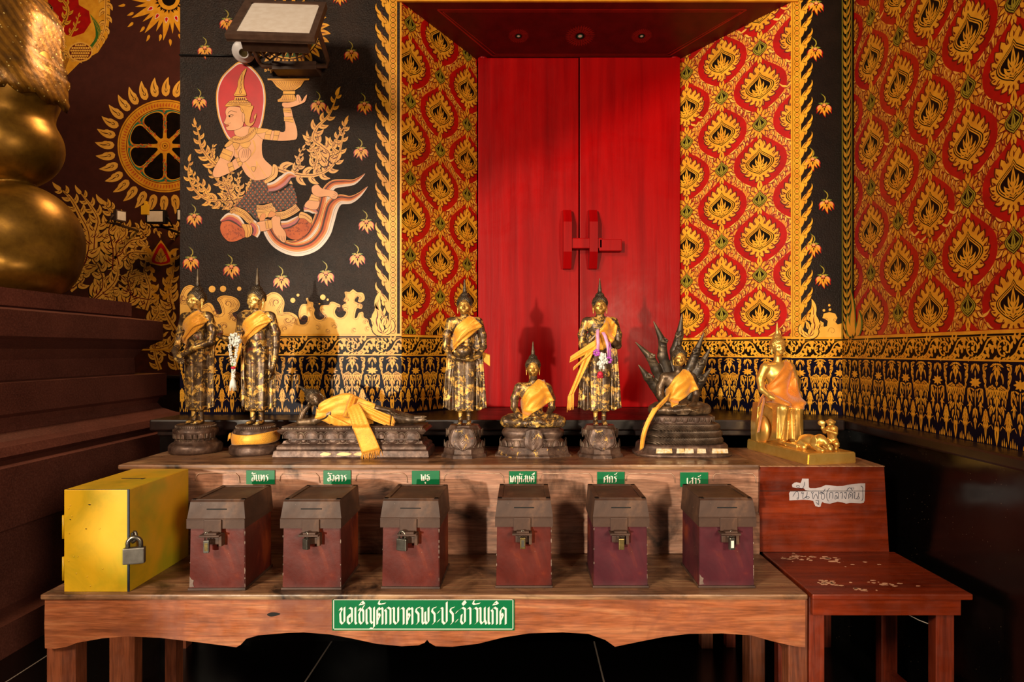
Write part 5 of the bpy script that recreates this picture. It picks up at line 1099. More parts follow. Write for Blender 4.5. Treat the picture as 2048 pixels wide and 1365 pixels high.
mb.tube([c1, a + Vector((-.01, -.02, .02)), a, b, b + Vector((.01, -.02, .02)), c2], .011, 0, 8); mb.box((a.x + .05, 2.99, a.z - .02), (b.x - .05, YW, a.z + .02), bev=.003)
sub(mb, 'bracket', LB, FLm)
mb = MB(); mb.tube([P(560, 80, 2.75), P(548, 105, 2.9), P(520, 116, 2.98), P(500, 108, 3.0)], .006, 0, 8); mb.tube([P(530, 80, 2.75), P(512, 100, 2.85), P(540, 120, 2.95), P(565, 105, 2.9), P(590, 92, 2.85)], .005, 0, 8)
sub(mb, 'cable', CAB, FLm)
LS = thing('lamp_socket', 'white plastic bulb holder without a bulb beneath the floodlight', 'lamp socket', P(493, 105, 3.03))
mb = MB(); c0 = P(487, 103, 3.03); ax = Vector((.35, -.78, -.52)).normalized()
def frus(mb, c, ax, prof, n=24, m=0):
    e1 = ax.cross(Vector((0, 0, 1))).normalized(); e2 = ax.cross(e1)
    rings = [[c + ax * h + (e1 * math.cos(2 * PI * i / n) + e2 * math.sin(2 * PI * i / n)) * r for i in range(n)] for h, r in prof]; mb.loft(rings, m)
frus(mb, c0, ax, [(0, .050), (.012, .052), (.018, .046), (.020, .024), (.06, .024), (.06, .019), (.03, .018)]); sub(mb, 'holder', WP, LS)
mb = MB(); frus(mb, c0, ax, [(.026, .0175), (.05, .0175)]); sub(mb, 'screw_shell', BRASS, LS)
mb = MB(); z = P(400, 112, YW).z; mb.tube([(XL0, YW - .006, z + .002), (-1.5, YW - .006, z), (P(470, 112, YW).x, YW - .006, z - .002)], .0045, 0, 8)
tag(mb.build('cable', CAB), 'thin black cable running along the mural to the bulb holder', 'cable')
def wall_flood(label, px, py, w_, h_, Y, glass, ang=0):
    c = P(px, py, Y); o = thing('floodlight', label, 'lamp', c, ang)
    a = w_ / FPX * Y / 2; b = h_ / FPX * Y / 2
    mb = MB(); mb.box((-a, 0, -b), (a, .05, b), bev=.004); mb.box((-a * .7, .05, -b * .6), (a * .7, .11, b * .6)); mb.tube([(0, .1, 0), (0, .1, -b * 1.2), (.40 * math.sin(ang), .1 + .32 * (1 if ang == 0 else .6), -b * 1.2)], .012); mb.tube([(-a - .01, .03, 0), (-a - .01, .12, -b * 1.2), (a + .01, .12, -b * 1.2), (a + .01, .03, 0)], .008); mb.build('housing', LB if glass else CAB, o)
    mb = MB(); mb.add([(-a * .82, -.002, -b * .78), (a * .82, -.002, -b * .78), (a * .82, -.002, b * .78), (-a * .82, -.002, b * .78), (-a * .5, -.003, -b * .3), (a * .5, -.003, -b * .3), (a * .5, -.003, b * .4), (-a * .5, -.003, b * .4)], [(0, 1, 5, 4), (1, 2, 6, 5), (2, 3, 7, 6), (3, 0, 4, 7), (4, 5, 6, 7)]); mb.build('glass', LG2, o)
    return o
wall_flood('small black square floodlight low on the far wall, facing the camera', 310, 433, 38, 27, 5.6, 0)
wall_flood('edge-on small grey floodlight on the far wall, left of the square one', 243, 432, 20, 22, 5.6, 1, 1.1)
wall_flood('black floodlight half hidden behind the mural pier', 366, 430, 26, 24, 5.6, 0)
mb = MB(); c = P(288, 417, 5.5); s_ = 5.5 / FPX; mb.prism([(-6 * s_, -12 * s_), (7 * s_, -12 * s_), (7 * s_, 9 * s_), (4 * s_, 9 * s_), (4 * s_, 15 * s_), (0, 15 * s_), (0, 7 * s_), (-6 * s_, 5 * s_)], lambda x, z: (c.x + x, 5.5, c.z + z), lambda x, z: (c.x + x, 5.53, c.z + z))
tag(mb.build('wall_tag', simple('bright_yellow_tag', '#e8b020', rough=.5)), 'small bright yellow notched tag above the square floodlight', 'tag')
# glass lotus candle holder on the dais
mb = MB(); c = P(166, 584, 4.0); c.z = 1.642; n = 20
frus(mb, c, Vector((0, 0, 1)), [(0, .05), (.02, .05), (.04, .025), (.09, .04), (.13, .03), (.16, .045), (.175, .05), (.18, .02), (.22, .028), (.26, .004)])
tag(mb.build('candle_holder', simple('gilt_glass', '#8c7440', '#c0a878', .15, .6, 30)), 'small shiny glass and gilt candle holder standing at the edge of the dais', 'candle holder')
# ---------------- sculpted figures: one smooth closed surface per body ----------------
class SDF:
    """distance field on a regular grid; shapes are blended into one surface"""
    def __init__(s, lo, hi, vox):
        s.lo = np.array(lo, float); s.vox = vox; s.n = np.ceil((np.array(hi, float) - s.lo) / vox).astype(int) + 1
        s.F = np.full(s.n, 9.0 * vox + 1, np.float32)
    def _blk(s, lo, hi):
        a = np.clip(np.floor((np.array(lo) - s.lo) / s.vox).astype(int), 0, s.n); b = np.clip(np.ceil((np.array(hi) - s.lo) / s.vox).astype(int) + 1, 0, s.n)
        if (b <= a).any(): return None
        ax = [s.lo[i] + s.vox * np.arange(a[i], b[i]) for i in range(3)]
        X, Y, Z = np.meshgrid(*ax, indexing='ij', sparse=True)
        return tuple(slice(a[i], b[i]) for i in range(3)), X, Y, Z
    def _put(s, sl, d, k, cut=False):
        f = s.F[sl]
        if cut: s.F[sl] = np.maximum(f, -d); return
        if k > 0:
            h = np.clip(.5 + .5 * (f - d) / k, 0, 1); s.F[sl] = f * (1 - h) + d * h - k * h * (1 - h)
        else: s.F[sl] = np.minimum(f, d)
    def rc(s, a, b, ra, rb=None, k=3., sq=None, cut=False):
        """tapered capsule a-b; sq squashes (flattens) the section along y"""
        a = np.array(a, float); b = np.array(b, float); rb = ra if rb is None else rb; m = max(ra, rb) + k + 2 * s.vox
        r = s._blk(np.minimum(a, b) - m, np.maximum(a, b) + m)
        if r is None: return s
        sl, X, Y, Z = r; ba = b - a; q = sq or 1.0
        L = ba[0] ** 2 + (ba[1] / q) ** 2 + ba[2] ** 2 + 1e-9
        px, py, pz = X - a[0], (Y - a[1]) / q, Z - a[2]
        t = np.clip((px * ba[0] + py * ba[1] / q + pz * ba[2]) / L, 0, 1)
        d = np.sqrt((px - t * ba[0]) ** 2 + (py - t * ba[1] / q) ** 2 + (pz - t * ba[2]) ** 2) - (ra + t * (rb - ra))
        s._put(sl, d * min(1, q), k, cut); return s
    def chain(s, pts, rs, k=3., sq=None):
        for i in range(len(pts) - 1): s.rc(pts[i], pts[i + 1], rs[i], rs[i + 1], k, sq)
        return s
    def el(s, c, r, k=3., rx=0, ry=0, rz=0, cut=False):
        from mathutils import Euler
        R = np.array(Euler((rx, ry, rz)).to_matrix()); c = np.array(c, float); r = np.array(r, float); m = r.max() + k + 2 * s.vox
        q = s._blk(c - m, c + m)
        if q is None: return s
        sl, X, Y, Z = q; p = [X - c[0], Y - c[1], Z - c[2]]
        u = [sum(R[j, i] * p[j] for j in range(3)) for i in range(3)]
        k0 = np.sqrt(sum((u[i] / r[i]) ** 2 for i in range(3))); k1 = np.sqrt(sum((u[i] / r[i] ** 2) ** 2 for i in range(3))) + 1e-9
        s._put(sl, k0 * (k0 - 1) / k1, k, cut); return s
    def slab(s, poly, y, t, k=2., yfun=None):
        """x-z outline with thickness t around depth y (a hanging robe fold)"""
        P_ = np.array(poly, float); m = k + 2 * s.vox + t
        q = s._blk((P_[:, 0].min() - m, y - 30, P_[:, 1].min() - m), (P_[:, 0].max() + m, y + 30, P_[:, 1].max() + m))
        if q is None: return s
        sl, X, Y, Z = q; X2_ = X[:, :, 0]; Xg, Zg = np.meshgrid(X.ravel(), Z.ravel(), indexing='ij')
        d = np.full(Xg.shape, 1e9); ins = np.zeros(Xg.shape, bool); n = len(P_)
        for i in range(n):
            a, b = P_[i], P_[(i + 1) % n]; e = b - a; wx, wz = Xg - a[0], Zg - a[1]; tt = np.clip((wx * e[0] + wz * e[1]) / (e @ e + 1e-9), 0, 1)
            d = np.minimum(d, np.hypot(wx - e[0] * tt, wz - e[1] * tt))
            c = (a[1] > Zg) != (b[1] > Zg)
            ins ^= c & (Xg < (b[0] - a[0]) * (Zg - a[1]) / (b[1] - a[1] + 1e-12) + a[0])
        d = np.where(ins, -d, d)[:, None, :]
        yc = (y + (yfun(Xg, Zg) if yfun else 0 * Xg))[:, None, :]
        dy = np.abs(Y - yc) - t
        s._put(sl, np.minimum(np.maximum(d, dy), 0) + np.hypot(np.maximum(d, 0), np.maximum(dy, 0)), k); return s
    def mesh(s):
        F = s.F; ins = F < 0
        c = [ins[i:F.shape[0] - 1 + i, j:F.shape[1] - 1 + j, k:F.shape[2] - 1 + k] for i in (0, 1) for j in (0, 1) for k in (0, 1)]
        cnt = sum(x.astype(np.int8) for x in c); cell = (cnt > 0) & (cnt < 8)
        idx = np.full(cell.shape, -1, np.int64); I = np.argwhere(cell); idx[cell] = np.arange(len(I))
        acc = np.zeros((len(I), 3)); num = np.zeros(len(I))
        for ax in range(3):
            o = [a for a in range(3) if a != ax]
            for u in (0, 1):
                for v_ in (0, 1):
                    p0 = I.copy(); p0[:, o[0]] += u; p0[:, o[1]] += v_; p1 = p0.copy(); p1[:, ax] += 1
                    f0 = F[p0[:, 0], p0[:, 1], p0[:, 2]]; f1 = F[p1[:, 0], p1[:, 1], p1[:, 2]]; m = (f0 < 0) != (f1 < 0)
                    t = np.where(m, f0 / (f0 - f1 + 1e-12), 0); q = p0.astype(float); q[:, ax] += t
                    acc += np.where(m[:, None], q, 0); num += m
        V = s.lo + s.vox * acc / num[:, None]; Q = []
        for ax in range(3):
            o = [(ax + 1) % 3, (ax + 2) % 3]
            sl0 = [slice(None)] * 3; sl1 = [slice(None)] * 3; sl0[ax] = slice(0, -1); sl1[ax] = slice(1, None)
            m = ins[tuple(sl0)] != ins[tuple(sl1)]; E = np.argwhere(m); E = E[(E[:, o[0]] > 0) & (E[:, o[1]] > 0) & (E[:, o[0]] < F.shape[o[0]] - 1) & (E[:, o[1]] < F.shape[o[1]] - 1)]
            fl = ins[E[:, 0], E[:, 1], E[:, 2]]; q = []
            for du, dv in ((1, 1), (0, 1), (0, 0), (1, 0)):
                e = E.copy(); e[:, o[0]] -= du; e[:, o[1]] -= dv; q.append(idx[e[:, 0], e[:, 1], e[:, 2]])
            q = np.stack(q, 1); q[~fl] = q[~fl][:, ::-1]; Q.append(q)
        return V, np.concatenate(Q)
    def obj(s, name, mat, parent, scale, cut_mats=None, smooth=1):
        V, Q = s.mesh()
        for _ in range(smooth):           # light relaxation
            S = np.zeros_like(V); N_ = np.zeros(len(V))
            for i in range(4):
                for j in (1, 3): np.add.at(S, Q[:, i], V[Q[:, (i + j) % 4]]); np.add.at(N_, Q[:, i], 1)
            V = .5 * V + .5 * S / np.maximum(N_, 1)[:, None]
        me = bpy.data.meshes.new(name); me.vertices.add(len(V)); me.vertices.foreach_set('co', (V * scale).ravel().astype(np.float32))
        me.loops.add(len(Q) * 4); me.loops.foreach_set('vertex_index', Q.ravel().astype(np.int32)); me.polygons.add(len(Q))
        me.polygons.foreach_set('loop_start', np.arange(0, len(Q) * 4, 4, dtype=np.int32)); me.polygons.foreach_set('loop_total', np.full(len(Q), 4, np.int32))
        for m in (mat if isinstance(mat, (list, tuple)) else [mat]): me.materials.append(m)
        me.polygons.foreach_set('use_smooth', np.ones(len(Q), bool)); me.update(calc_edges=True)
        if cut_mats is not None:
            C_ = V[Q].mean(1); me.polygons.foreach_set('material_index', cut_mats(C_).astype(np.int32))
        o = bpy.data.objects.new(name, me); col.objects.link(o); o.parent = parent; return o
    def surf(s, x, z, off, back=False, dflt=0):
        """depth y of the front (or back) surface at x, z, offset outwards"""
        i = int(round((x - s.lo[0]) / s.vox)); k = int(round((z - s.lo[2]) / s.vox))
        if not (0 <= i < s.n[0] and 0 <= k < s.n[2]): return None
        line = s.F[i, :, k] < off
        w_ = np.flatnonzero(line)
        if not len(w_): return None
        return s.lo[1] + s.vox * (w_[-1] if back else w_[0])

# ---- bronze, gold leaf, cloth ----
def bronze(name, leafamt, dark='#2a1c15', mid='#54402f', rub='#94785a', rough=.34, leafc='#e0b45c', red='#6a2814', edge=.6):
    t = NT(name); v = t.coord()
    c = t.ramp(t.noise(22, 6, .65, .4, v), [(.32, lin(dark)), (.52, lin(mid)), (.72, lin(rub))])
    geo = t.n('NewGeometry'); c = t.mix(t.ramp(geo.outputs['Pointiness'], [(.50, (0, 0, 0, 1)), (.60, (edge, edge, edge, 1))]), c, lin('#8a7450'))
    n1 = t.noise(36, 9, .72, .5, v)
    if leafamt: c = t.mix(t.ramp(n1, [(.60 - leafamt, (0, 0, 0, 1)), (.625 - leafamt, (1, 1, 1, 1))]), c, t.ramp(t.noise(45, 4, .7, 0, v), [(.35, lin('#a8702c')), (.6, lin(leafc)), (.75, lin('#f0cf84'))]))
    if leafamt: c = t.mix(t.ramp(t.noise(17, 5, .6, 1.5, t.coord((1, 1, 1), (1, 2, 0))), [(.64, (0, 0, 0, 1)), (.68, (.8, .8, .8, 1))]), c, lin(red))
    t.set(Base_Color=c, Metallic=.42, Roughness=t.ramp(n1, [(.35, (rough - .08,) * 3 + (1,)), (.65, (rough + .14,) * 3 + (1,))]))
    t.bump(t.noise(60, 4, .6, 0, v), .22, .0012); return t.m
BZ = bronze('aged_bronze', 0.0); BZL = bronze('bronze_with_gold_leaf', .075); BZH = bronze('dark_bronze_hair', 0, '#1c1613', '#3c3128', '#75634c', .4); BZP = bronze('bronze_pedestal', .0, '#33241e', '#5a443a', '#846a5a', .42, edge=0); BZPL = bronze('bronze_pedestal_with_leaf_scraps', .0, '#33241e', '#5a443a', '#846a5a', .42, edge=0)
BZG = bronze('bronze_pedestal_gold_scraps', .01, '#33241e', '#5a443a', '#846a5a', .42, edge=0)
def goldmat(name, a, b, rough=.3, patch=None):
    t = NT(name); v = t.coord(); c = t.ramp(t.noise(18, 5, .6, .3, v), [(.3, lin(a)), (.7, lin(b))])
    if patch: c = t.mix(t.ramp(t.noise(30, 5, .65, .8, v), [(.58, (0, 0, 0, 1)), (.63, (1, 1, 1, 1))]), c, lin(patch))
    t.set(Base_Color=c, Metallic=.75, Roughness=rough); t.bump(t.noise(55, 4, .6, 0, v), .18, .001); return t.m
GFACE = goldmat('gold_leafed_face', '#d8a048', '#f4d486', .42, '#7a5628'); GFACE2 = goldmat('dull_gilt_face', '#a87c38', '#d0a050', .44, '#60442a'); GOLD = goldmat('polished_gold', '#d8a448', '#ecc068', .34); BIGG = goldmat('dark_gilt_bronze', '#6e4c14', '#8c641e', .38, None)
def cloth(name, a, b, dot, sc_=230., sheen=.3, metal=.25):
    t = NT(name); v = t.coord((1, 1, 1), (.0, .6, 0)); c = t.ramp(t.noise(14, 4, .6, 0, v), [(.3, lin(a)), (.7, lin(b))])
    x = t.n('TexVoronoi', Scale=sc_, Randomness=.25); t.l(v, x.inputs['Vector'])
    m = t.ramp(x.outputs['Distance'], [(.26, (1, 1, 1, 1)), (.36, (0, 0, 0, 1))])
    g = t.ramp(t.noise(26, 3, .5, 0, v), [(.42, (0, 0, 0, 1)), (.56, (.75, .75, .75, 1))]); mm = t.n('Math', _operation='MULTIPLY'); t.l(m, mm.inputs[0]); t.l(g, mm.inputs[1])
    c = t.mix(mm.outputs[0], c, lin(dot))
    t.set(Base_Color=c, Roughness=.48, Metallic=metal, Sheen_Weight=sheen); t.bump(t.noise(18, 4, .6, .4, v), .35, .004, t.bump(t.noise(400, 2), .25, .0006)); return t.m
CL = cloth('gold_brocade_cloth', '#e0921c', '#f2ae34', '#8a4410'); CLW = cloth('orange_gold_brocade', '#c86e14', '#e08c24', '#803c0c')
U = 2.60 / FPX * 1.0      # metres per drawing unit of the figures

def hand(S, w, d, up, side, L=21., curl=.5, k=1.2, spread=1.):
    """palm with four fingers and a thumb; w wrist, d pointing, up = back of hand normal, side = towards the thumb"""
    w, d, up, side = (Vector(x) for x in (w, d, up, side)); d.normalize(); up = (up - d * up.dot(d)).normalized(); side = d.cross(up).normalized() * (1 if d.cross(up).dot(side) > 0 else -1)
    pc = w + d * L * .26
    for o in (-.13, 0, .13): S.rc(tuple(w + side * o * L * .7), tuple(w + d * L * .48 + side * o * L * 1.15), 2.6, 2.4, 2.2)
    for i, (o, ln) in enumerate(((.20, .42), (.07, .50), (-.07, .47), (-.20, .36))):
        b = w + d * L * .46 + side * o * L * .95 * spread; p = b; dd = d.copy(); r = 1.75
        for j in range(3):
            dd = (dd - up * curl * (.35 + .3 * j)).normalized(); n = p + dd * L * ln * (.42, .33, .25)[j]; S.rc(tuple(p), tuple(n), r, r * .9, .5); p = n; r *= .9
    p = w + d * L * .10 + side * L * .16; q = p + (d * .6 + side * .55).normalized() * L * .24; S.rc(tuple(p), tuple(q), 2.3, 2.0, 1.2); S.rc(tuple(q), tuple(q + (d + side * .05 - up * curl * .5).normalized() * L * .20), 1.9, 1.5, .6)

def head(S, c, s=1., tilt=0):
    """c = centre of the head; faces -y; s scale. returns hair as separate field builder data"""
    cx, cy, cz = c
    def p(x, y, z): return (cx + x * s, cy + y * s, cz + z * s)
    S.el(p(0, 1, 2), (14.2 * s, 15 * s, 17 * s), 2); S.el(p(0, -3.5, -7), (10.6 * s, 10.5 * s, 11.5 * s), 5 * s)      # skull, jaw
    S.el(p(0, -10.8, -14), (3.6 * s, 3.2 * s, 3.2 * s), 3 * s)                                           # chin
    S.rc(p(0, -12.2, 3), p(0, -16.0, -5.0), 1.3 * s, 1.8 * s, 2.0 * s); S.el(p(1.9, -14.2, -5.6), (1.4 * s, 1.6 * s, 1.2 * s), .8 * s); S.el(p(-1.9, -14.2, -5.6), (1.4 * s, 1.6 * s, 1.2 * s), .8 * s); S.el(p(0, -11.4, -9), (5.5 * s, 3.0 * s, 4.2 * s), 3 * s)
    for e in (1, -1):
        S.el(p(e * 5.6, -13.4, -1.2), (3.2 * s, 1.7 * s, 1.5 * s), .7 * s, 0, e * .10, 0)       # eyelids
        S.el(p(e * 5.6, -14.9, -2.5), (3.8 * s, 1.7 * s, .75 * s), 0, cut=True)
        S.chain([p(e * 2.6, -13.7, 4.4), p(e * 6.0, -12.9, 5.6), p(e * 10.0, -10.2, 3.6)], [.5 * s, .6 * s, .4 * s], 1.2 * s)      # brows
        S.el(p(e * 7, -9.8, -6), (3.6 * s, 3.4 * s, 4 * s), 3 * s)                               # cheeks
        S.el(p(e * 14.0, 2, -1), (1.7 * s, 3.2 * s, 5.2 * s), .8 * s); S.rc(p(e * 14.1, 1.5, -4), p(e * 13.6, 0, -16), 1.5 * s, 1.2 * s, .8 * s); S.el(p(e * 15.4, .6, -1), (.9 * s, 1.3 * s, 3 * s), 0, cut=True)
    S.rc(p(-2.8, -13.4, -9.2), p(2.8, -13.4, -9.2), .85 * s, .85 * s, .9 * s); S.rc(p(-2.0, -13.4, -11.0), p(2.0, -13.4, -11.0), 1.0 * s, 1.0 * s, .9 * s)
    S.rc(p(-3.4, -14.0, -9.6), p(0, -14.9, -10.2), .55 * s, .55 * s, 0, cut=True); S.rc(p(0, -14.9, -10.2), p(3.4, -14.0, -9.6), .55 * s, .55 * s, 0, cut=True)
def hair(c, s, mat, parent, scale, spire=1., lobes=True, vox=1.0, name='hair', seed=1):
    cx, cy, cz = c; S = SDF((cx - 19 * s, cy - 17 * s, cz - 12 * s), (cx + 19 * s, cy + 20 * s, cz + 66 * s), vox)
    def p(x, y, z): return (cx + x * s, cy + y * s, cz + z * s)
    S.el(p(0, 2.2, 4.2), (15.6 * s, 15.8 * s, 16.4 * s), 0); S.el(p(0, 4, 19), (8.6 * s, 8.6 * s, 8 * s), 3 * s)
    n = 230
    for i in range(n):                          # curls
        f = (i + .5) / n; ph = math.acos(1 - 1.35 * f); th = i * 2.39996
        x, y, z = math.sin(ph) * math.cos(th), math.sin(ph) * math.sin(th), math.cos(ph)
        q = p(x * 15.8, 2.2 + y * 16, 4.2 + z * 16.6)
        if q[1] < cy - 6 * s and q[2] < cz + 7 * s: continue
        S.el(q, (1.45 * s,) * 3, .5 * s)
    for i in range(46):
        f = (i + .5) / 46; ph = math.acos(1 - .95 * f); th = i * 2.39996; S.el(p(math.sin(ph) * math.cos(th) * 8.8, 4 + math.sin(ph) * math.sin(th) * 8.8, 19 + math.cos(ph) * 8.2), (1.35 * s,) * 3, .5 * s)
    S.rc(p(0, 4, 24), p(0, 4, 33), 4.4 * s, 3.8 * s, 1.5 * s); S.rc(p(0, 4, 33), p(0, 4, 34 + 20 * spire), 3.8 * s, 1.0 * s, 1 * s)
    if lobes:
        for a in range(4):
            th = a * PI / 2 + .4
            S.rc(p(2.6 * math.cos(th), 4 + 2.6 * math.sin(th), 27), p(3.2 * math.cos(th + .5), 4 + 3.2 * math.sin(th + .5), 38), 1.4 * s, .5 * s, .6 * s)
    # clear the face
    S.el(p(0, -14, -4), (11.3 * s, 9.5 * s, 15.2 * s), 0, cut=True); S.el(p(0, 2, -14), (30 * s, 30 * s, 9.5 * s), 0, cut=True)
    for e in (1, -1): S.el(p(e * 14.6, 1, -3), (2.6 * s, 4.6 * s, 7.5 * s), 0, cut=True)
    return S.obj(name, mat, parent, scale)
def facemask(c, s, idx=1):
    cx, cy, cz = c
    return lambda C_: np.where((np.abs(C_[:, 0] - cx) < 17 * s) & (C_[:, 2] > cz - 17.5 * s) & (C_[:, 1] < cy + 6 * s), idx, 0)

def drape(S, rows, off=1.0, thick=.9, back=None, relax=4):
    """cloth laid over the body: rows of (x, z) points; depth from the body surface; rows may give y directly"""
    nu, nv = len(rows), len(rows[0]); Yv = np.full((nu, nv), np.nan)
    for i in range(nu):
        for j in range(nv):
            r = rows[i][j]
            y = S.surf(r[0], r[1], off) if len(r) == 2 else r[2]
            if y is not None: Yv[i, j] = y
    m = np.isnan(Yv)
    for _ in range(60):
        if not np.isnan(Yv).any(): break
        Z = Yv.copy()
        for i, j in np.argwhere(np.isnan(Yv)):
            nb = [Yv[a, b] for a, b in ((i - 1, j), (i + 1, j), (i, j - 1), (i, j + 1)) if 0 <= a < nu and 0 <= b < nv and not np.isnan(Yv[a, b])]
            if nb: Z[i, j] = sum(nb) / len(nb) + 1.2
        Yv = Z
    for _ in range(relax):
        Z = Yv.copy(); Z[1:-1, 1:-1] = .5 * Yv[1:-1, 1:-1] + .125 * (Yv[:-2, 1:-1] + Yv[2:, 1:-1] + Yv[1:-1, :-2] + Yv[1:-1, 2:]); Yv = np.minimum(Z, Yv + .15)
    return [[(rows[i][j][0], float(Yv[i, j]), rows[i][j][1]) for j in range(nv)] for i in range(nu)]
def sheet(mb, grid, t=.9, m=0):
    """thin solid sheet from a grid of points"""
    nu, nv = len(grid), len(grid[0]); G_ = [[Vector(p) for p in r] for r in grid]; top = []; bot = []
    for i in range(nu):
        for j in range(nv):
            du = G_[min(i + 1, nu - 1)][j] - G_[max(i - 1, 0)][j]; dv = G_[i][min(j + 1, nv - 1)] - G_[i][max(j - 1, 0)]; n = du.cross(dv)
            n = n.normalized() if n.length > 1e-9 else Vector((0, 1, 0))
            top.append(G_[i][j] + n * t / 2); bot.append(G_[i][j] - n * t / 2)
    k = nu * nv; f = []
    for i in range(nu - 1):
        for j in range(nv - 1):
            a, b, c, d = i * nv + j, i * nv + j + 1, (i + 1) * nv + j + 1, (i + 1) * nv + j; f += [(a, b, c, d), (k + d, k + c, k + b, k + a)]
    for i in range(nu - 1): f += [(i * nv, (i + 1) * nv, k + (i + 1) * nv, k + i * nv), (k + i * nv + nv - 1, k + (i + 1) * nv + nv - 1, (i + 1) * nv + nv - 1, i * nv + nv - 1)]
    for j in range(nv - 1): f += [(k + j, k + j + 1, j + 1, j), ((nu - 1) * nv + j, (nu - 1) * nv + j + 1, k + (nu - 1) * nv + j + 1, k + (nu - 1) * nv + j)]
    mb.add(top + bot, f, m, True); return mb
def between(A, B, nu, nv):
    """rows of (x, z) between two open curves"""
    a = cr(A, 12, False); b = cr(B, 12, False)
    def at(c, t): q = t * (len(c) - 1); i = min(int(q), len(c) - 2); f = q - i; return (c[i][0] * (1 - f) + c[i + 1][0] * f, c[i][1] * (1 - f) + c[i + 1][1] * f)
    return [[tuple(at(a, j / (nv - 1))[k] * (1 - i / (nu - 1)) + at(b, j / (nv - 1))[k] * i / (nu - 1) for k in (0, 1)) for j in range(nv)] for i in range(nu)]
def fringe(mb, pts, L, dirv, r=.5, m=0, n=None):
    rnd = random.Random(len(pts)); pts = [Vector(p) for p in pts]; n = n or len(pts) * 3
    for k in range(n):
        t = k / (n - 1) * (len(pts) - 1); i = min(int(t), len(pts) - 2); p = pts[i].lerp(pts[i + 1], t - i); d = Vector(dirv) * L * (.8 + .4 * rnd.random())
        j = Vector((rnd.gauss(0, .8), rnd.gauss(0, .5), 0)); mb.tube([p, p + d * .5 + j, p + d + j * 1.5], [r, r, r * .6], m, 5)
def clothobj(label, loc, rz, name='sash', mb=None, mat=None, s=U, group=None):
    mb.v = [(x * s, y * s, z * s) for x, y, z in mb.v]; o = mb.build(name, mat or CL, fixn=False); o.location = loc; o.rotation_euler = (0, 0, rz)
    return tag(o, label, 'cloth', group)

# ---- pedestals (drawing units) ----
def ring(kind, a, b, n=64, mod=None):
    out = []
    for i in range(n):
        t = 2 * PI * i / n; c, s_ = math.cos(t), math.sin(t)
        if kind == 'round': r = 1
        elif kind == 'oct': r = math.cos(PI / 8) / math.cos(((t + PI / 8) % (PI / 4)) - PI / 8)
        elif kind == 'rect':
            r = 1 / max(abs(c), abs(s_))
        elif kind == 'oval': r = 1 / (abs(c) ** 3.2 + abs(s_) ** 3.2) ** (1 / 3.2)
        m = mod(t) if mod else 0
        out.append((c * r * a + c * m, s_ * r * b + s_ * m))
    return out
def pedestal(kind, prof, parent, mat, ratio=1., n=64, name='pedestal', petals=None):
    """prof: list of (z, half width[, petal depth]); ratio = depth / width"""
    mb = MB(); rings = []
    for q in prof:
        z, a = q[0], q[1]; md = q[2] if len(q) > 2 else 0; np_ = petals or 16
        r = ring(kind, a, a * ratio if a * ratio > 0 else 1, n, (lambda t: md * abs(math.sin(t * np_ / 2))) if md else None); rings.append([(x * U, y * U, z * U) for x, y in r])
    for i in range(len(rings) - 1): mb.loft(rings[i:i + 2], 0, kind in ('round', 'oval'), False)
    mb.add(rings[-1], [tuple(range(n))]); mb.add(rings[0], [tuple(range(n))[::-1]])
    return mb.build(name, mat, parent)
def petalring(parent, a, b, z0, h, n, up=True, wid=None, kind='round', name='lotus_petals', mat=None, depth=1.6, flat=None):
    """ring of raised lotus petals with rims"""
    mb = MB(); pts = ring(kind, a, b, 400); per = [0]
    for i in range(400): p, q = pts[i], pts[(i + 1) % 400]; per.append(per[-1] + math.hypot(q[0] - p[0], q[1] - p[1]))
    tot = per[-1]; W_ = wid or tot / n * .52
    for k in range(n):
        d = (k + .5) / n * tot; i = max(j for j in range(400) if per[j] <= d); p, q = Vector(pts[i]), Vector(pts[(i + 1) % 400]); tg = (q - p).normalized(); nr = Vector((tg.y, -tg.x)); c = p + tg * (d - per[i])
        if nr.y > .35: continue
        small = (k % 2 == 1); hh = h * (.72 if small else 1); w_ = W_ * (.55 if small else 1.0); N_ = 9; g = []
        for s_ in ((1.0, 0), (.82, 1.0), (.5, 1.5)):
            f, dp = s_; row = []
            for j in range(N_):
                u = j / (N_ - 1) * PI; x = math.cos(u) * w_ * f; zz = (math.sin(u) ** .8) * hh * f + (0 if f == 1 else hh * .04)
                z = z0 + (zz if up else h - zz); P2 = c + tg * x + nr * (dp * depth * .6 + .2); row.append((P2.x * U, P2.y * U, z * U))
            g.append(row)
        mb.add([q_ for r in g for q_ in r], [(a_ * N_ + j, a_ * N_ + j + 1, (a_ + 1) * N_ + j + 1, (a_ + 1) * N_ + j) for a_ in range(2) for j in range(N_ - 1)], 0, True); mb.add(g[2], [tuple(range(N_))], 0, True)
        rim = [(c + tg * math.cos(j / 12 * PI) * w_ + nr * depth * .5, z0 + ((math.sin(j / 12 * PI) ** .8) * hh if up else h - (math.sin(j / 12 * PI) ** .8) * hh)) for j in range(13)]
        mb.tube([(q_.x * U, q_.y * U, z * U) for q_, z in rim], .55 * U, 1, 5)
    return mb.build(name, [mat or BZP, BZR], parent, fixn=False)
BZR = bronze('rubbed_bronze_edge', 0, '#4a3a30', '#6c5a4c', '#98846c', .42, edge=0)
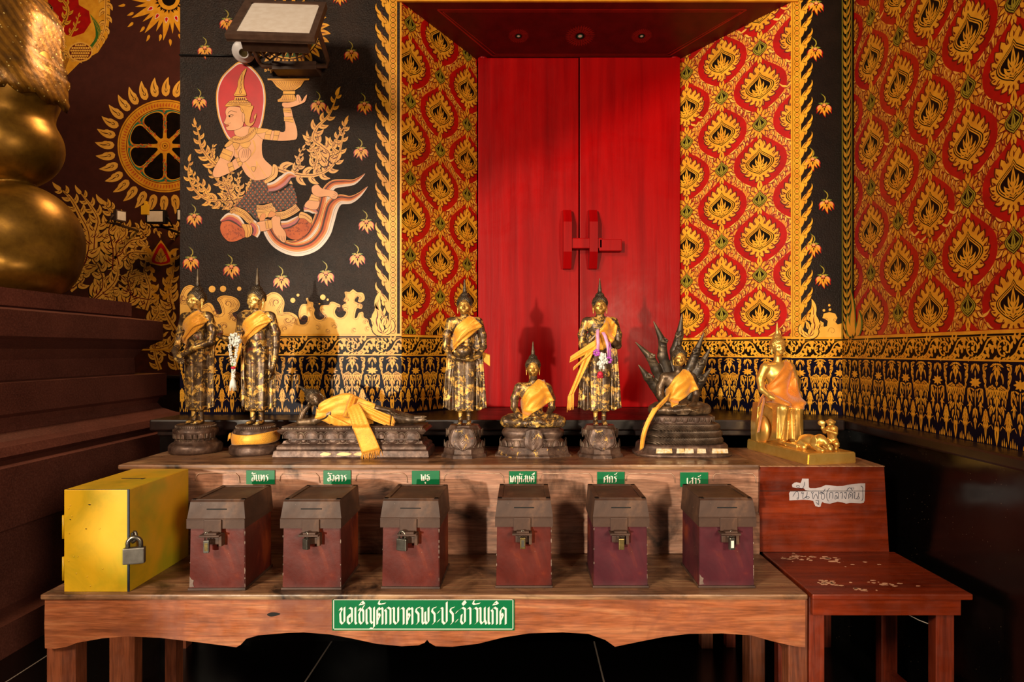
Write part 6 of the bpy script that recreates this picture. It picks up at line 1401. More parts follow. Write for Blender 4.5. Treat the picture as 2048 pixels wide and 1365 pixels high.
def shield(parent, w_, zt_, zb_, yf, name='front_cloth_panel', mat=None):
    """embroidered cloth panel cast on the pedestal front"""
    mb = MB(); rows = []
    for i in range(14):
        v_ = i / 13; z = zt_ + (zb_ - zt_) * v_; row = []
        ww = w_ * (.72 + .28 * math.sin(v_ * PI * .9)) * (1 if v_ < .6 else 1 - ((v_ - .6) / .4) ** 2 * .95)
        for j in range(13):
            u = j / 12 * 2 - 1; y = yf(z) - 2.4 - 1.2 * (1 - u * u) - .7 * math.sin(u * 9) * (1 - v_ * .4); row.append((u * ww, y, z - (abs(u) ** 2) * 3 * (1 if v_ < .8 else 0)))
        rows.append(row)
    sheet(mb, rows, 1.6)
    for k in range(5):                         # raised borders and motif
        rr = [rows[2 + i][12 - k] if False else rows[i][0] for i in range(14)]
    for cI in (0, 12): mb.tube([tuple(a - (0, .8, 0)[i] for i, a in enumerate(rows[r][cI])) for r in range(13)], .8, 0, 6)
    for s_ in (.35, .6): mb.tube([(math.cos(a) * w_ * .5 * s_, yf((zt_ + zb_) / 2) - 4.6, (zt_ + zb_) / 2 + 2 + math.sin(a) * (zt_ - zb_) * .42 * s_) for a in [i * PI / 2 for i in range(5)]], .7, 0, 6)
    mb.v = [(x * U, y * U, z * U) for x, y, z in mb.v]; return mb.build(name, mat or BZG, parent, fixn=False)
# ================= the row of figures =================
ZS = ZU
def torso(S, z=0., k=1.0):
    S.el((0, 0, 140 + z), (21, 14, 18), 4); S.el((0, 0, 165 + z), (17.5, 12.5, 20), 6); S.el((0, -.5, 193 + z), (25, 14.5, 21), 8)
    S.rc((-24, 1, 207 + z), (24, 1, 207 + z), 8, 8, 8); S.rc((0, 1, 208 + z), (0, 0, 226 + z), 8.2, 7.6, 4)
    for q in (214, 219): S.rc((-5, -5, q + z), (5, -5, q + z), 1.6, 1.6, 1.5)
def stand_body(robe='wide', arms='bowl'):
    S = SDF((-62, -44, -2), (62, 34, 262), .7)
    torso(S)
    # legs under the robe, centre fold and hem
    S.rc((-9, 1, 138), (-8.5, 1, 33), 12.5, 8.6, 5); S.rc((9, 1, 138), (8.5, 1, 33), 12.5, 8.6, 5)
    S.slab([(-20, 140), (20, 140), (18, 27), (-18, 27)], 2, 8, 4); S.rc((0, -10.5, 136), (0, -7.5, 32), 2.2, 1.8, 1.5)
    S.rc((-3.5, -9, 130), (-3.5, -7, 32), .9, .8, .8); S.rc((3.5, -9, 130), (3.5, -7, 32), .9, .8, .8)
    S.rc((-19, 0, 146), (19, 0, 146), 3, 3, 2, 4.6)
    hw = {'wide': 43, 'narrow': 33}[robe]
    for e in (1, -1):
        S.slab([(e * 14, 196), (e * 34, 172), (e * 36, 140), (e * (hw - 3), 80), (e * hw, 34), (e * (hw - 6), 31), (e * (hw - 14), 27), (e * 12, 30)], 8, 1.5, 2, lambda X, Z: 2.2 * np.sin(X * .45) * np.clip((150 - Z) / 80, 0, 1))
        for q in (.72, .86): S.rc((e * 30 * q, 6, 128), (e * hw * q, 6, 36), .9, 1.2, 1.4)
        S.rc((e * 34, 6, 150), (e * hw, 7, 34), 1.3, 1.5, 1)
        # ankles and feet
        S.rc((e * 8.5, 3, 34), (e * 8.5, 4, 8), 4.6, 4.6, 1.5); S.rc((e * 8.5, 5, 4), (e * 9.5, -9, 3), 4.6, 4.0, 2, 1)
        for i in range(5): S.rc((e * (6 + i * 1.8), -9, 2.2), (e * (6 + i * 1.9), -16 + i * .9, 1.6), 1.45 - i * .1, 1.2 - i * .08, .5)
    if arms == 'bowl':
        for e in (1, -1):
            S.chain([(e * 28, 1, 205), (e * 36, 4, 178), (e * 38, 3, 156)], [9, 7.6, 6.6], 4); S.chain([(e * 38, 3, 156), (e * 28, -10, 138), (e * 15, -20, 130)], [6.6, 5.4, 4], 2.5)
            hand(S, (e * 17, -20, 131), (-e, -.1, -.15), (0, -.35, -1), (0, -1, .3), 24, .25)
        S.el((0, -17, 146), (15, 13, 14), 1.5); S.el((0, -17, 160), (12, 10, 5), 0, cut=True)
    elif arms == 'chest':
        for e in (1, -1):
            S.chain([(e * 28, 1, 205), (e * 36, 3, 180), (e * 36, 0, 158)], [9, 7.8, 6.8], 4)
        S.chain([(-36, 0, 158), (-22, -14, 166), (-3, -20, 186)], [6.6, 5.4, 3.8], 2.5); hand(S, (-5, -20, 184), (.75, -.1, .65), (0, -1, 0), (.3, 0, 1), 23, .1)
        S.chain([(36, 0, 158), (22, -12, 166), (4, -17, 182)], [6.6, 5.4, 3.8], 2.5); hand(S, (6, -16.5, 180), (-.8, -.05, .55), (0, -1, 0), (-.3, 0, 1), 23, .1)
    elif arms == 'low':
        S.chain([(28, 1, 205), (36, 3, 178), (37, -2, 156)], [9, 7.8, 6.8], 4); S.chain([(37, -2, 156), (14, -16, 146), (-10, -20, 132)], [6.6, 5.4, 4], 2.5); hand(S, (-8, -20, 133), (-.9, -.1, -.35), (0, -1, .2), (0, -.3, 1), 24, .15)
        S.chain([(-28, 1, 205), (-38, 2, 178), (-41, -2, 154)], [9, 7.6, 6.6], 4); S.chain([(-41, -2, 154), (-36, -14, 140), (-22, -22, 126)], [6.4, 5.2, 4], 2.5); hand(S, (-24, -22, 128), (.85, -.1, -.4), (0, -1, .2), (0, -.3, 1), 24, .15)
    elif arms == 'raised':
        S.chain([(28, 1, 205), (36, 4, 175), (37, 3, 150)], [9, 7.8, 6.6], 4); S.chain([(37, 3, 150), (36, 1, 124), (33, -2, 106)], [6.6, 5.4, 4], 2.5); hand(S, (33, -2, 107), (-.05, -.05, -1), (1, 0, 0), (0, -1, 0), 24, .2)
        S.chain([(-28, 1, 205), (-35, 5, 180), (-34, 4, 160)], [9, 7.6, 6.6], 4); S.chain([(-34, 4, 160), (-44, -16, 162), (-52, -28, 168)], [6.6, 5.4, 4.2], 2.5); hand(S, (-52, -28, 167), (-.1, 0, 1), (.3, 1, 0), (1, 0, .1), 24, .08)
    # robe edge across the chest
    S.chain([(22, -9, 212), (6, -15.5, 192), (-13, -13, 168), (-19, -6, 156)], [1.0, 1.1, 1.1, 1.0], 1)
    hc = (0, 0, 238); head(S, hc, .98)
    return S, hc
def finish(S, hc, label, X_, Y_, z0, rz, sc_=1., bodymats=(BZL, GFACE), hairmat=BZH, hs=.98, spire=1., group=None, name='bronze_statue', sx=1.):
    o = thing(name, label, 'statue', (X_, Y_, ZS), rz, group)
    k = U * sc_
    b = S.obj('body', list(bodymats), o, k, facemask(hc, hs)); b.location.z = z0 * U; b.scale.x = sx
    h = hair(hc, hs, hairmat, o, k, spire); h.location.z = z0 * U; h.scale.x = sx
    return o
def Xof(px, Y): return (px - VX) / FPX * Y
def sashrows(A, B, nu=12, nv=34): return between(A, B, nu, nv)
def shawl(S, tail=None):
    """folded brocade from the left shoulder down to the right flank and round the back"""
    up = [(-24, 176), (-14, 197), (0, 209), (10, 217), (18, 214)]; lo = [(-23, 146), (-8, 160), (10, 174), (28, 190), (36, 197)]
    mb = MB(); g = drape(S, between(up, lo, 16, 36), 1.6)
    for r in g:                                     # wrap round flank and over the shoulder to the back
        r.insert(0, (r[0][0] - 3, r[0][1] + 10, r[0][2] - 2)); r.insert(0, (r[0][0] + 1, r[0][1] + 12, r[0][2]))
        r.append((r[-1][0] + 1, r[-1][1] + 9, r[-1][2] + 1)); r.append((r[-1][0] - 1, r[-1][1] + 10, r[-1][2] - 5))
    for i, r in enumerate(g):                       # pleats
        for j in range(len(r)): x, y, z = r[j]; r[j] = (x, y - .7 * math.sin(i * 1.25 + j * .05) - (1.3 if i == 9 else 0), z)
    sheet(mb, g, 1.0)
    fold = drape(S, between([(-22, 160), (-4, 176), (14, 192), (34, 200)], [(-22, 155), (-5, 170), (13, 186), (35, 194)], 4, 30), 3.0); sheet(mb, fold, 1.0)
    return mb
DISC = [(0, 49), (4, 51), (14, 51), (18, 48), (20, 45), (21, 41), (24, 40), (27, 37), (29, 35), (34, 39), (42, 43), (48, 42), (51, 38), (55, 37), (58, 36)]
DISC = [(a, b) for a, b in DISC]
# --- 1: two figures on round lotus bases at the left ---
def round_base(o, k=1.):
    pedestal('round', [(a * k, b * k) for a, b in DISC], o, BZP, 1., 72, 'lotus_base'); petalring(o, 41 * k, 41 * k, 31 * k, 18 * k, 22, True, mat=BZP); petalring(o, 37 * k, 37 * k, 21 * k, 9 * k, 28, False, name='lower_petals', mat=BZP)
    mb = MB()
    for i in range(60): a = i * 2 * PI / 60; mb.ell((math.cos(a) * 38 * k * U, math.sin(a) * 38 * k * U, 54 * k * U), (.9 * U, .9 * U, 2.6 * U), 0, 6)
    mb.build('stamen_band', BZR, o)
S, hc = stand_body('narrow', 'low'); Ya = 2.70; xa_ = Xof(392, Ya)
o = finish(S, hc, 'leftmost bronze standing figure, gold-leafed face in profile, arms crossed low', xa_, Ya, 58, -.42, 1.08, spire=1.35, sx=1.14)
round_base(o)
clothobj('gold brocade sash across the chest of the leftmost standing figure', (xa_, Ya, ZS + 58 * U), -.42, mb=shawl(S), s=U * 1.08).scale.x = 1.14
S, hc = stand_body('narrow', 'raised'); Yb = 2.675; xb_ = Xof(512, Yb)
o = finish(S, hc, 'bronze standing figure second from left, one hand raised with a white garland', xb_, Yb, 58, -.26, 1.08, spire=1.35, sx=1.12)
round_base(o)
mb = shawl(S)
tail = [[(-24 - 2.0 * j - i * 1.2, -6 + 2.0 * math.sin(j * .8 + i), 156 - j * 9.0 - i * .5) for j in range(9)] for i in range(7)]; sheet(mb, tail, 1.0)
fringe(mb, [t_[-1] for t_ in tail], 26, (-.12, 0, -1), .6)
clothobj('gold brocade sash of the figure with the raised hand, fringed tail hanging down', (xb_, Yb, ZS + 58 * U), -.26, mb=mb, s=U * 1.08).scale.x = 1.12
mb = MB(); rows = []
for i in range(8):
    rows.append([((46.5 - .4 * abs(i - 3)) * math.cos(a), (46.5 - .4 * abs(i - 3)) * math.sin(a), 24 + i * 3.0 + 3 * math.sin(a * 1.0 + .6) - (i - 4) * .3 * math.sin(3 * a)) for a in [j * 2 * PI / 60 for j in range(61)]])
sheet(mb, rows, 1.0); sheet(mb, [[(-46 - j * 1.4, -14 + i * .6, 30 + i * 3 - j * 1.0 + 1.5 * math.sin(j)) for j in range(5)] for i in range(5)], 1.0)
clothobj('gold brocade cloth wound round the base of the second standing figure', (xb_, Yb, ZS), 0, mb=mb)
# jasmine garland on the raised hand
JW = simple('jasmine_white', '#e8e4e0', '#cfd4c8', .6, nscale=60); PK = simple('rose_red_petal', '#c01838', '#a01030', .5); GRL = simple('leaf_green_ribbon', '#4a8a3a', '#3c7430', .5); PUR = simple('purple_satin_ribbon', '#b04ab8', '#9a3aa8', .35); PKR = simple('pink_satin_ribbon', '#d8a0c8', '#c888b8', .35)
def flowers(mb, pts, r, m=0, seed=0, n=9):
    rn = random.Random(seed)
    for p in pts:
        for k in range(n):
            a = rn.random() * 6.28; e = rn.gauss(0, .6); mb.ell((p[0] + math.cos(a) * r * .7, p[1] + math.sin(a) * r * .7, p[2] + e * r * .6), (r * .46, r * .46, r * .56), m, 6)
ga = thing('garland', 'white jasmine garland hanging from the raised hand of the second figure', 'garland', P(466, 672, 2.60)); gl = ga.location; k = U
mb = MB(); C_ = [(3, 0, 0), (9, -1, -3), (11, 0, -10), (6, 0, -14), (-1, 0, -12), (-4, 1, -4), (0, 0, 2)]; flowers(mb, [(x * k, y * k, z * k) for x, y, z in C_], 5.2 * k, 0, 1, 12)
for sd in (1, -1): flowers(mb, [((1 + sd * (8 - j * .75)) * k, 0, (-18 - j * 5.0) * k) for j in range(9)], 3.1 * k, 0, 3 + sd, 9)
mb.build('flower_loop', JW, ga)
mb = MB(); mb.ell((1 * k, -1 * k, -64 * k), (5 * k, 4 * k, 3 * k), 0, 10); mb.build('red_petal_ring', PK, ga)
mb = MB(); mb.ell((-1 * k, -2 * k, 1 * k), (5 * k, 3 * k, 3 * k), 0, 8); mb.build('green_ribbon', GRL, ga); mb = MB(); mb.ell((0, -1 * k, -59 * k), (2 * k, 2 * k, 4 * k), 0, 8); mb.build('green_ribbon', GRL, ga)
mb = MB(); flowers(mb, [(1 * k, 0, (-69 - j * 4) * k) for j in range(4)], 3.6 * k, 0, 7, 9)
for j in range(16): a = j * .39; mb.tube([(0, 0, -82 * k), (math.cos(a) * 4 * k, math.sin(a) * 4 * k, -92 * k), (math.cos(a) * 6.2 * k, math.sin(a) * 5 * k, (-104 - 3 * (j % 3)) * k)], [1.1 * k, 1.5 * k, .8 * k], 0, 6)
mb.build('tassel', JW, ga)

# --- 2: reclining figure ---
Yr = 2.625; xr = Xof(714, Yr); zp = 60
o = thing('bronze_statue', 'bronze figure reclining on its side on a long rectangular lotus plinth', 'statue', (xr, Yr, ZS))
pr_ = [(0, 150), (3, 152), (14, 150), (17, 146), (21, 146), (24, 144), (27, 138), (32, 136), (33, 129), (38, 128), (41, 132), (46, 140), (52, 146), (56, 143), (58, 138), (zp - 1, 137), (zp, 139), (zp + 1, 138)]
mb = MB(); rings = []
for z, a in pr_:
    b = a - 104; rings.append([(x * U, y * U, z * U) for x, y in ((-a, -b), (a, -b), (a, b), (-a, b))])
mb.loft(rings, 0, False)
for x, w_, h_ in ((-48, 11, 4), (-12, 15, 4), (18, 12, 4)): mb.prism(cr([(x - w_, 8), (x - w_ * .4, 8 + h_), (x + w_ * .5, 8 + h_ * .8), (x + w_, 9), (x + w_ * .3, 7 - h_ * .4), (x - w_ * .6, 6)], 3), lambda a, b: (a * U, -48.0 * U, b * U), lambda a, b: (a * U, -47 * U, b * U), 1)
mb.build('plinth', [BZP, simple('gold_leaf_scrap', '#d8a870', '#b8865c', .4, .5)], o)
def rowpet(parent, y, z0, h, x0, x1, n, up, name, zout=0):
    mb = MB(); st_ = (x1 - x0) / n
    for k in range(n):
        for small in (0, 1):
            cxp = x0 + (k + .5 + small * .5) * st_
            if small and k == n - 1: continue
            w_ = st_ * (.36 if not small else .17); hh = h * (1 if not small else .78); N_ = 10
            for f, dy in ((1., 0), (.72, -2.0), (.4, -2.9)):
                ringp = [(cxp + math.cos(j / N_ * PI) * w_ * f, y + dy, (z0 + math.sin(j / N_ * PI) ** .7 * hh * f) if up else (z0 + h - math.sin(j / N_ * PI) ** .7 * hh * f)) for j in range(N_ + 1)]
                if f < 1: mb.add([tuple(a * U for a in p) for p in prev + ringp], [(j, j + 1, N_ + 2 + j, N_ + 1 + j) for j in range(N_)], 0, True)
                prev = ringp
            mb.add([tuple(a * U for a in p) for p in ringp], [tuple(range(N_ + 1))], 0, True)
            rim = [(cxp + math.cos(j / 12 * PI) * w_ * 1.12, y - .6, (z0 + math.sin(j / 12 * PI) ** .7 * hh * 1.08) if up else (z0 + h - math.sin(j / 12 * PI) ** .7 * hh * 1.08)) for j in range(13)]
            mb.tube([tuple(a * U for a in p) for p in rim], .75 * U, 1, 5)
    return mb.build(name, [BZP, BZR], parent, fixn=False)
rowpet(o, -41, 38, 14, -138, 138, 7, True, 'upper_petals'); rowpet(o, -33, 25, 9, -134, 134, 7, False, 'lower_petals')
mb = MB()
for i in range(92): x = -136 + i * 2.99; mb.box(((x - .7) * U, -39.2 * U, 52.5 * U), ((x + .7) * U, -36 * U, 58.5 * U), 0)
mb.build('beaded_band', BZR, o)
S = SDF((-140, -32, -3), (146, 34, 74), .9)
S.chain([(-46, 0, 33), (-18, 0, 30), (18, 2, 22), (34, 2, 20)], [18, 16, 16, 17], 6, 1)
S.chain([(34, 0, 20), (70, 0, 15), (108, 0, 10), (120, 0, 9)], [16, 12.5, 8, 6], 5); S.chain([(34, 0, 28), (70, 0, 24), (104, 1, 15), (118, 1, 14)], [12, 9, 6, 5], 4)
S.rc((-52, 0, 40), (-70, 0, 50), 8, 7, 4)
S.chain([(-44, -6, 46), (-12, -8, 44), (14, -8, 38)], [9, 7, 6], 4); S.chain([(14, -8, 38), (46, -9, 34), (70, -8, 29)], [6, 5, 3.8], 2); hand(S, (68, -8, 29), (1, 0, -.25), (0, -.4, 1), (0, -1, 0), 22, .1)
S.chain([(-50, -10, 24), (-82, -12, 9), (-112, -10, 6)], [9, 7.6, 6.6], 3); S.chain([(-112, -8, 8), (-108, -4, 24), (-96, 0, 40)], [6.6, 5.4, 4.6], 2.5); hand(S, (-97, -1, 38), (.35, 0, 1), (-1, 0, .2), (0, -1, 0), 22, .35)
for j in range(2):
    S.rc((118, -1, 9 + j * 6), (136, -3, 10 + j * 6), 4.6, 3.6, 1)
    for i in range(5): S.rc((134, -6 + i * 1.9, 10 + j * 6), (141 - i * .6, -6 + i * 1.9, 11 + j * 6), 1.5, 1.2, .5)
S.slab([(20, 40), (60, 34), (110, 20), (116, 8), (112, 2), (20, 2)], 4, 3, 3)
for q in (0, 4, 8): S.rc((30, -13 + q * .3, 30 - q), (106, -7, 15 - q * .8), .9, .8, 1)
b = S.obj('body', [BZ, BZ], o, U); b.location.z = zp * U
Hd = SDF((-26, -26, -26), (26, 26, 30), .85); head(Hd, (0, 0, 0), .98); Hd.rc((0, 2, -8), (0, 2, -26), 7.5, 7.5, 3)
hb = Hd.obj('head', [BZ, BZ], o, U); hh = hair((0, 0, 0), .98, BZH, hb, U, .8); hb.location = (-84 * U, -3 * U, (zp + 54) * U); hb.rotation_euler = (0, -1.02, -.25)
hh.parent = hb
# draped cloth with knotted tails
mb = MB()
g = drape(S, between([(-56, 42), (-40, 52), (-6, 62), (24, 50), (44, 42)], [(-62, 16), (-34, 8), (-4, -2), (8, -2), (40, 4)], 18, 34), 2.4)
for i, r in enumerate(g):
    for j in range(len(r)): x, y, z = r[j]; r[j] = (x, min(y, -13 - 4 * math.sin(i / 17 * PI)) - 1.2 * math.sin(i * .9 + j * .35), z)
sheet(mb, g, 1.0)
sheet(mb, [[(-62 + j * 2.6 + i * .5, -17 - 1.2 * math.sin(j * .7) - i * .4, 18 + i * 3.3 - j * 1.28) for j in range(26)] for i in range(6)], 1.1)     # lower folded edge
sheet(mb, [[(-12 + j * .9 + i * 1.6, -20 - 2.2 * math.sin(i * .9) - .4 * j, 20 + j * 2.3 - i * .5) for j in range(18)] for i in range(7)], 1.1)       # band up to the shoulder
sheet(mb, [[(10 + j * 2.9 + i * .2, -21 - 1.4 * math.sin(i * 1.1 + j * .15), 48 - j * 1.3 - (12 - i) * 1.9 + j * .15) for j in range(22)] for i in range(12)], 1.1)   # upper tail
def tailpt(i, j): 
    t = j / 29; x = 4 + 40 * t ** 1.0 + (i - 5) * (2.2 + 1.0 * t); y = -22 - 24 * min(1, t * 1.7) - .9 * math.sin(i * 1.2 + t * 2); z = 40 - 44 * t - 42 * t * t + (i - 5) * .9
    return (x, y if z > 2 else min(y, -49), z)
tl = [[tailpt(i, j) for j in range(30)] for i in range(11)]; sheet(mb, tl, 1.1)
fringe(mb, [r[-1] for r in tl], 13, (.1, -.02, -1), .5, 0, 30); fringe(mb, [(73 + i * .2, -21, 20 - (12 - i) * 1.9 + 3) for i in range(12)], 12, (.35, -.05, -.9), .5, 0, 26)
mb.v = [(x * 1.12 - 9, y, z * 1.1 - 3 if z > 4 else z) for x, y, z in mb.v]
clothobj('orange-gold brocade cloth draped over the reclining figure, fringed tails over the plinth', (xr, Yr, ZS + zp * U), 0, mb=mb)

# --- octagonal bases ---
def oct_base(o, w_, H_, ratio, sh_w):
    k = H_ / 62
    pf_ = [(0, w_), (3, w_ * 1.0), (6, w_ * .97), (8, w_ * .90), (17, w_ * .88), (20, w_ * .84), (22, w_ * .80), (26, w_ * .80), (30, w_ * .73), (33, w_ * .68), (38, w_ * .70), (46, w_ * .78), (52, w_ * .76), (57, w_ * .68), (60, w_ * .64), (62, w_ * .62)]
    pf_ = [(a * k, b) for a, b in pf_]
    pedestal('oct', pf_, o, BZP, ratio, 64, 'stepped_base')
    petalring(o, w_ * .82, w_ * .82 * ratio, 20 * k, 13 * k, 24, True, mat=BZP, kind='oct' if ratio == 1 else 'round'); petalring(o, w_ * .74, w_ * .74 * ratio, 38 * k, 16 * k, 20, False, name='upper_petals', mat=BZP, kind='oct' if ratio == 1 else 'round')
    def yf(z): 
        z = z / k
        for (z0, a0), (z1, a1) in zip([(a / k, b) for a, b in pf_][:-1], [(a / k, b) for a, b in pf_][1:]):
            if z0 <= z <= z1: return -(a0 + (a1 - a0) * (z - z0) / (z1 - z0 + 1e-9)) * ratio - 1
        return -w_ * ratio
    shield(o, sh_w, 60 * k, 16 * k, lambda z: min(yf(z), yf(48 * k)))
# 3: bowl holder
S, hc = stand_body('wide', 'bowl'); Yc = 2.60; xc_ = Xof(929, Yc)
o = finish(S, hc, 'bronze standing figure holding a bowl against its belly, left of the red door', xc_, Yc, 62, .0, 1., (BZL, GFACE2)); oct_base(o, 48, 62, .9, 26)
clothobj('gold brocade sash on the figure holding a bowl', (xc_, Yc, ZS + 62 * U), 0, mb=shawl(S))
# corner of cloth behind the elbow
mb = MB(); sheet(mb, [[(34 + j * 1.5, 10 + .6 * math.sin(i), 128 + i * 3 - j * 1.1 + (i > 3) * j * .5) for j in range(12)] for i in range(7)], 1.0)
clothobj('loose end of gold cloth sticking out behind the elbow of the bowl-holding figure', (xc_, Yc, ZS + 62 * U), 0, mb=mb)
# 5: hands on the chest
S, hc = stand_body('wide', 'chest'); Ye = 2.60; xe_ = Xof(1200, Ye)
o = finish(S, hc, 'bronze standing figure with both hands crossed on its chest, before the right door leaf', xe_, Ye, 62, .0, 1., (BZL, GFACE2), spire=1.1); oct_base(o, 47, 62, .9, 26)
mb = MB()
g = drape(S, between([(-12, 178), (2, 196), (12, 214), (18, 214)], [(-14, 150), (6, 150), (28, 172), (34, 196)], 14, 30), 1.6)
for i, r in enumerate(g):
    for j in range(len(r)): x, y, z = r[j]; r[j] = (x, y - .8 * math.sin(i * 1.2), z)
    r.append((r[-1][0] + 1, r[-1][1] + 10, r[-1][2])); r.append((r[-1][0] - 1, r[-1][1] + 8, r[-1][2] - 6))
sheet(mb, g, 1.0)
sheet(mb, [[(-8 - j * 2.3 - i * .25, -22 + .9 * math.sin(i * 1.1), 172 - i * 2.6 - j * 1.55 + i * j * .045) for j in range(24)] for i in range(9)], 1.1)
sheet(mb, [[(-8 - j * 1.9, -24 + .9 * math.sin(i * 1.3 + j * .2), 160 - i * 2.2 - j * 1.8) for j in range(26)] for i in range(4)], 1.1)
tl = [[(-12 - j * 1.45 - i * 2.0 + .05 * j * i * .5, -23 - 1.1 * math.sin(i * 1.0 + .1 * j), 152 - j * 3.0 - i * .9 + (i - 5) * .2) for j in range(30)] for i in range(10)]; sheet(mb, tl, 1.1)
fringe(mb, [r[-1] for r in tl], 26, (-.05, 0, -1), .6, 0, 34)
clothobj('gold brocade sash with long fringed tails swept left from the figure with crossed hands', (xe_, Ye, ZS + 62 * U), 0, mb=mb)
gd = thing('garland', 'garland with purple ribbons and pink tassel on the figure with crossed hands', 'garland', P(1200, 665, 2.54)); k = U
mb = MB()
for pts in ([(-4, 2, 6), (-5, -2, -6), (-4, -3, -22), (-5, -2, -42)], [(6, 2, 0), (10, -1, -8), (15, -2, -26), (18, -1, -52)]):
    rows = [[Vector(p) + Vector((w_, 0, w_ * .2)) for p in pts] for w_ in (-3, 0, 3)]; sheet(mb, [[tuple(a * k for a in p) for p in r] for r in rows], .8 * k, 0)
mb.build('ribbon', PKR, gd)
mb = MB()
for cx_, cz_, n_ in ((-7, -40, 7), (17, -54, 6)):
    for q in range(n_): a = q * 2 * PI / n_; mb.ell(((cx_ + math.cos(a) * 4.5) * k, -3 * k, (cz_ + math.sin(a) * 5) * k), (3.4 * k, 1.6 * k, 2.2 * k), 0, 8)
for x in (14.5, 19): mb.tube([(x * k, -1 * k, -10 * k - x * .5 * k), ((x + 2) * k, -2 * k, -30 * k), ((x + 1) * k, -2 * k, -52 * k)], .9 * k, 0, 6)
mb.build('purple_bow', PUR, gd)
mb = MB(); flowers(mb, [(6 * k, -2 * k, -44 * k), (2 * k, -3 * k, -50 * k), (8 * k, -3 * k, -52 * k), (3 * k, -3 * k, -58 * k), (-1 * k, -3 * k, -62 * k), (3 * k, -3 * k, -68 * k), (10 * k, -2 * k, -60 * k)], 5.5 * k, 0, 5, 9); mb.build('white_flowers', JW, gd)
mb = MB(); mb.ell((0, -3 * k, -82 * k), (6 * k, 5 * k, 6 * k), 0, 10)
for q in range(9): mb.ell(((-5 + q * 1.2) * k, (-3 - (q % 2)) * k, -86 * k), (1.6 * k, 1.6 * k, 4 * k), 0, 6)
mb.build('pink_tassel', PK, gd)

# --- seated figures ---
def seated(vox=.7, arms='lap', extra=None):
    S = SDF((-74, -50, -4), (74, 42, 146), vox)
    S.el((0, 2, 18), (26, 20, 16), 5); S.el((0, 2, 40), (19.5, 13.5, 24), 7); S.el((0, 0, 66), (26, 15, 21), 8); S.rc((-25, 2, 80), (25, 2, 80), 8.5, 8.5, 8); S.rc((0, 2, 82), (0, 0, 102), 8.2, 7.6, 4)
    for e in (1, -1):
        S.chain([(e * 18, 4, 15), (e * 44, -4, 13), (e * 54, -12, 12)], [14, 13, 11.5], 5)
    S.chain([(54, -13, 11), (26, -26, 9), (-12, -32, 9)], [10.5, 8.5, 6], 3); S.chain([(-54, -13, 10), (-26, -28, 10), (14, -34, 13)], [10.5, 8.5, 6], 3)
    hand(S, (14, -34, 13), (1, -.05, .05), (0, .3, -1), (0, -1, 0), 20, -.02, spread=.7); S.rc((-12, -32, 8), (-30, -31, 7), 5, 4, 1.5)
    S.slab([(-16, 8), (16, 8), (10, 2), (-10, 2)], -36, 1.5, 1)
    for e in (1, -1): S.chain([(e * 29, 2, 78), (e * 37, 4, 56), (e * 38, 2, 38)], [9, 8, 7], 4)
    S.chain([(-38, 2, 38), (-28, -16, 24), (-13, -26, 21)], [6.8, 5.4, 4], 2.5); S.chain([(38, 2, 38), (28, -14, 22), (13, -24, 18)], [6.8, 5.4, 4], 2.5)
    hand(S, (-14, -26, 22), (1, -.2, -.02), (0, .1, -1), (0, -1, .2), 25, .12); hand(S, (14, -24, 18), (-1, -.2, 0), (0, .1, -1), (0, -1, .2), 25, .12)
    S.chain([(22, -9, 86), (6, -14, 68), (-13, -12, 44), (-19, -4, 32)], [1, 1.1, 1.1, 1], 1)
    for q in (0, 1): S.chain([(-52, -20 - q, 16 - q * 5), (0, -38 + q * 2, 14 - q * 5), (52, -20, 17 - q * 5)], [.9, .9, .9], 1.2)
    hc = (0, 0, 119); return S, hc
def seatshawl(S, dz=0):
    mb = MB(); g = drape(S, between([(-22, 58), (-12, 76), (2, 88), (10, 95), (22, 92)], [(-20, 18), (2, 30), (20, 40), (34, 50), (42, 52)], 18, 36), 1.6)
    for i, r in enumerate(g):
        for j in range(len(r)): x, y, z = r[j]; r[j] = (x, y - .8 * math.sin(i * 1.1 + j * .04), z)
        r.append((r[-1][0] + .5, r[-1][1] + 10, r[-1][2] + 2)); r.append((r[-1][0] - 2, r[-1][1] + 9, r[-1][2] - 1)); r.insert(0, (r[0][0] - 2, r[0][1] + 10, r[0][2] - 4)); r.insert(0, (r[0][0] - 1, r[0][1] + 10, r[0][2] - 3))
    sheet(mb, g, 1.0); return mb
Yd4 = 2.62; xd_ = Xof(1066, Yd4); S, hc = seated(); head(S, hc, .95); S.rc((0, 0, 100), (0, 0, 110), 7.6, 7.4, 3)
o = thing('bronze_statue', 'small bronze figure seated cross-legged, hands in its lap', 'statue', (xd_, Yd4, ZS))
b = S.obj('body', [BZL, GFACE2], o, U, facemask(hc, .95)); b.location.z = 57 * U; h_ = hair(hc, .95, BZH, o, U, 1.05); h_.location.z = 57 * U
pedestal('oct', [(0, 82), (3, 82), (5, 78), (7, 76), (19, 74), (22, 70)], o, BZG, .56, 64, 'stepped_base')
pedestal('oval', [(22, 66), (24, 64), (28, 64), (33, 58), (36, 55), (40, 60), (46, 63), (51, 61), (54, 56), (57, 55)], o, BZP, .60, 72, 'lotus_cushion')
petalring(o, 66, 40, 22, 12, 28, True, mat=BZP, kind='oval'); shield(o, 19, 58, 14, lambda z: -44)
S4 = S
mb = seatshawl(S); sheet(mb, [[(-22 - j * 1.9 - i * .5, -4 + j * .6, 26 - j * 1.6 - i * 2.0) for j in range(14)] for i in range(6)], 1.0)
clothobj('gold brocade sash on the small cross-legged figure', (xd_, Yd4, ZS + 57 * U), 0, mb=mb)
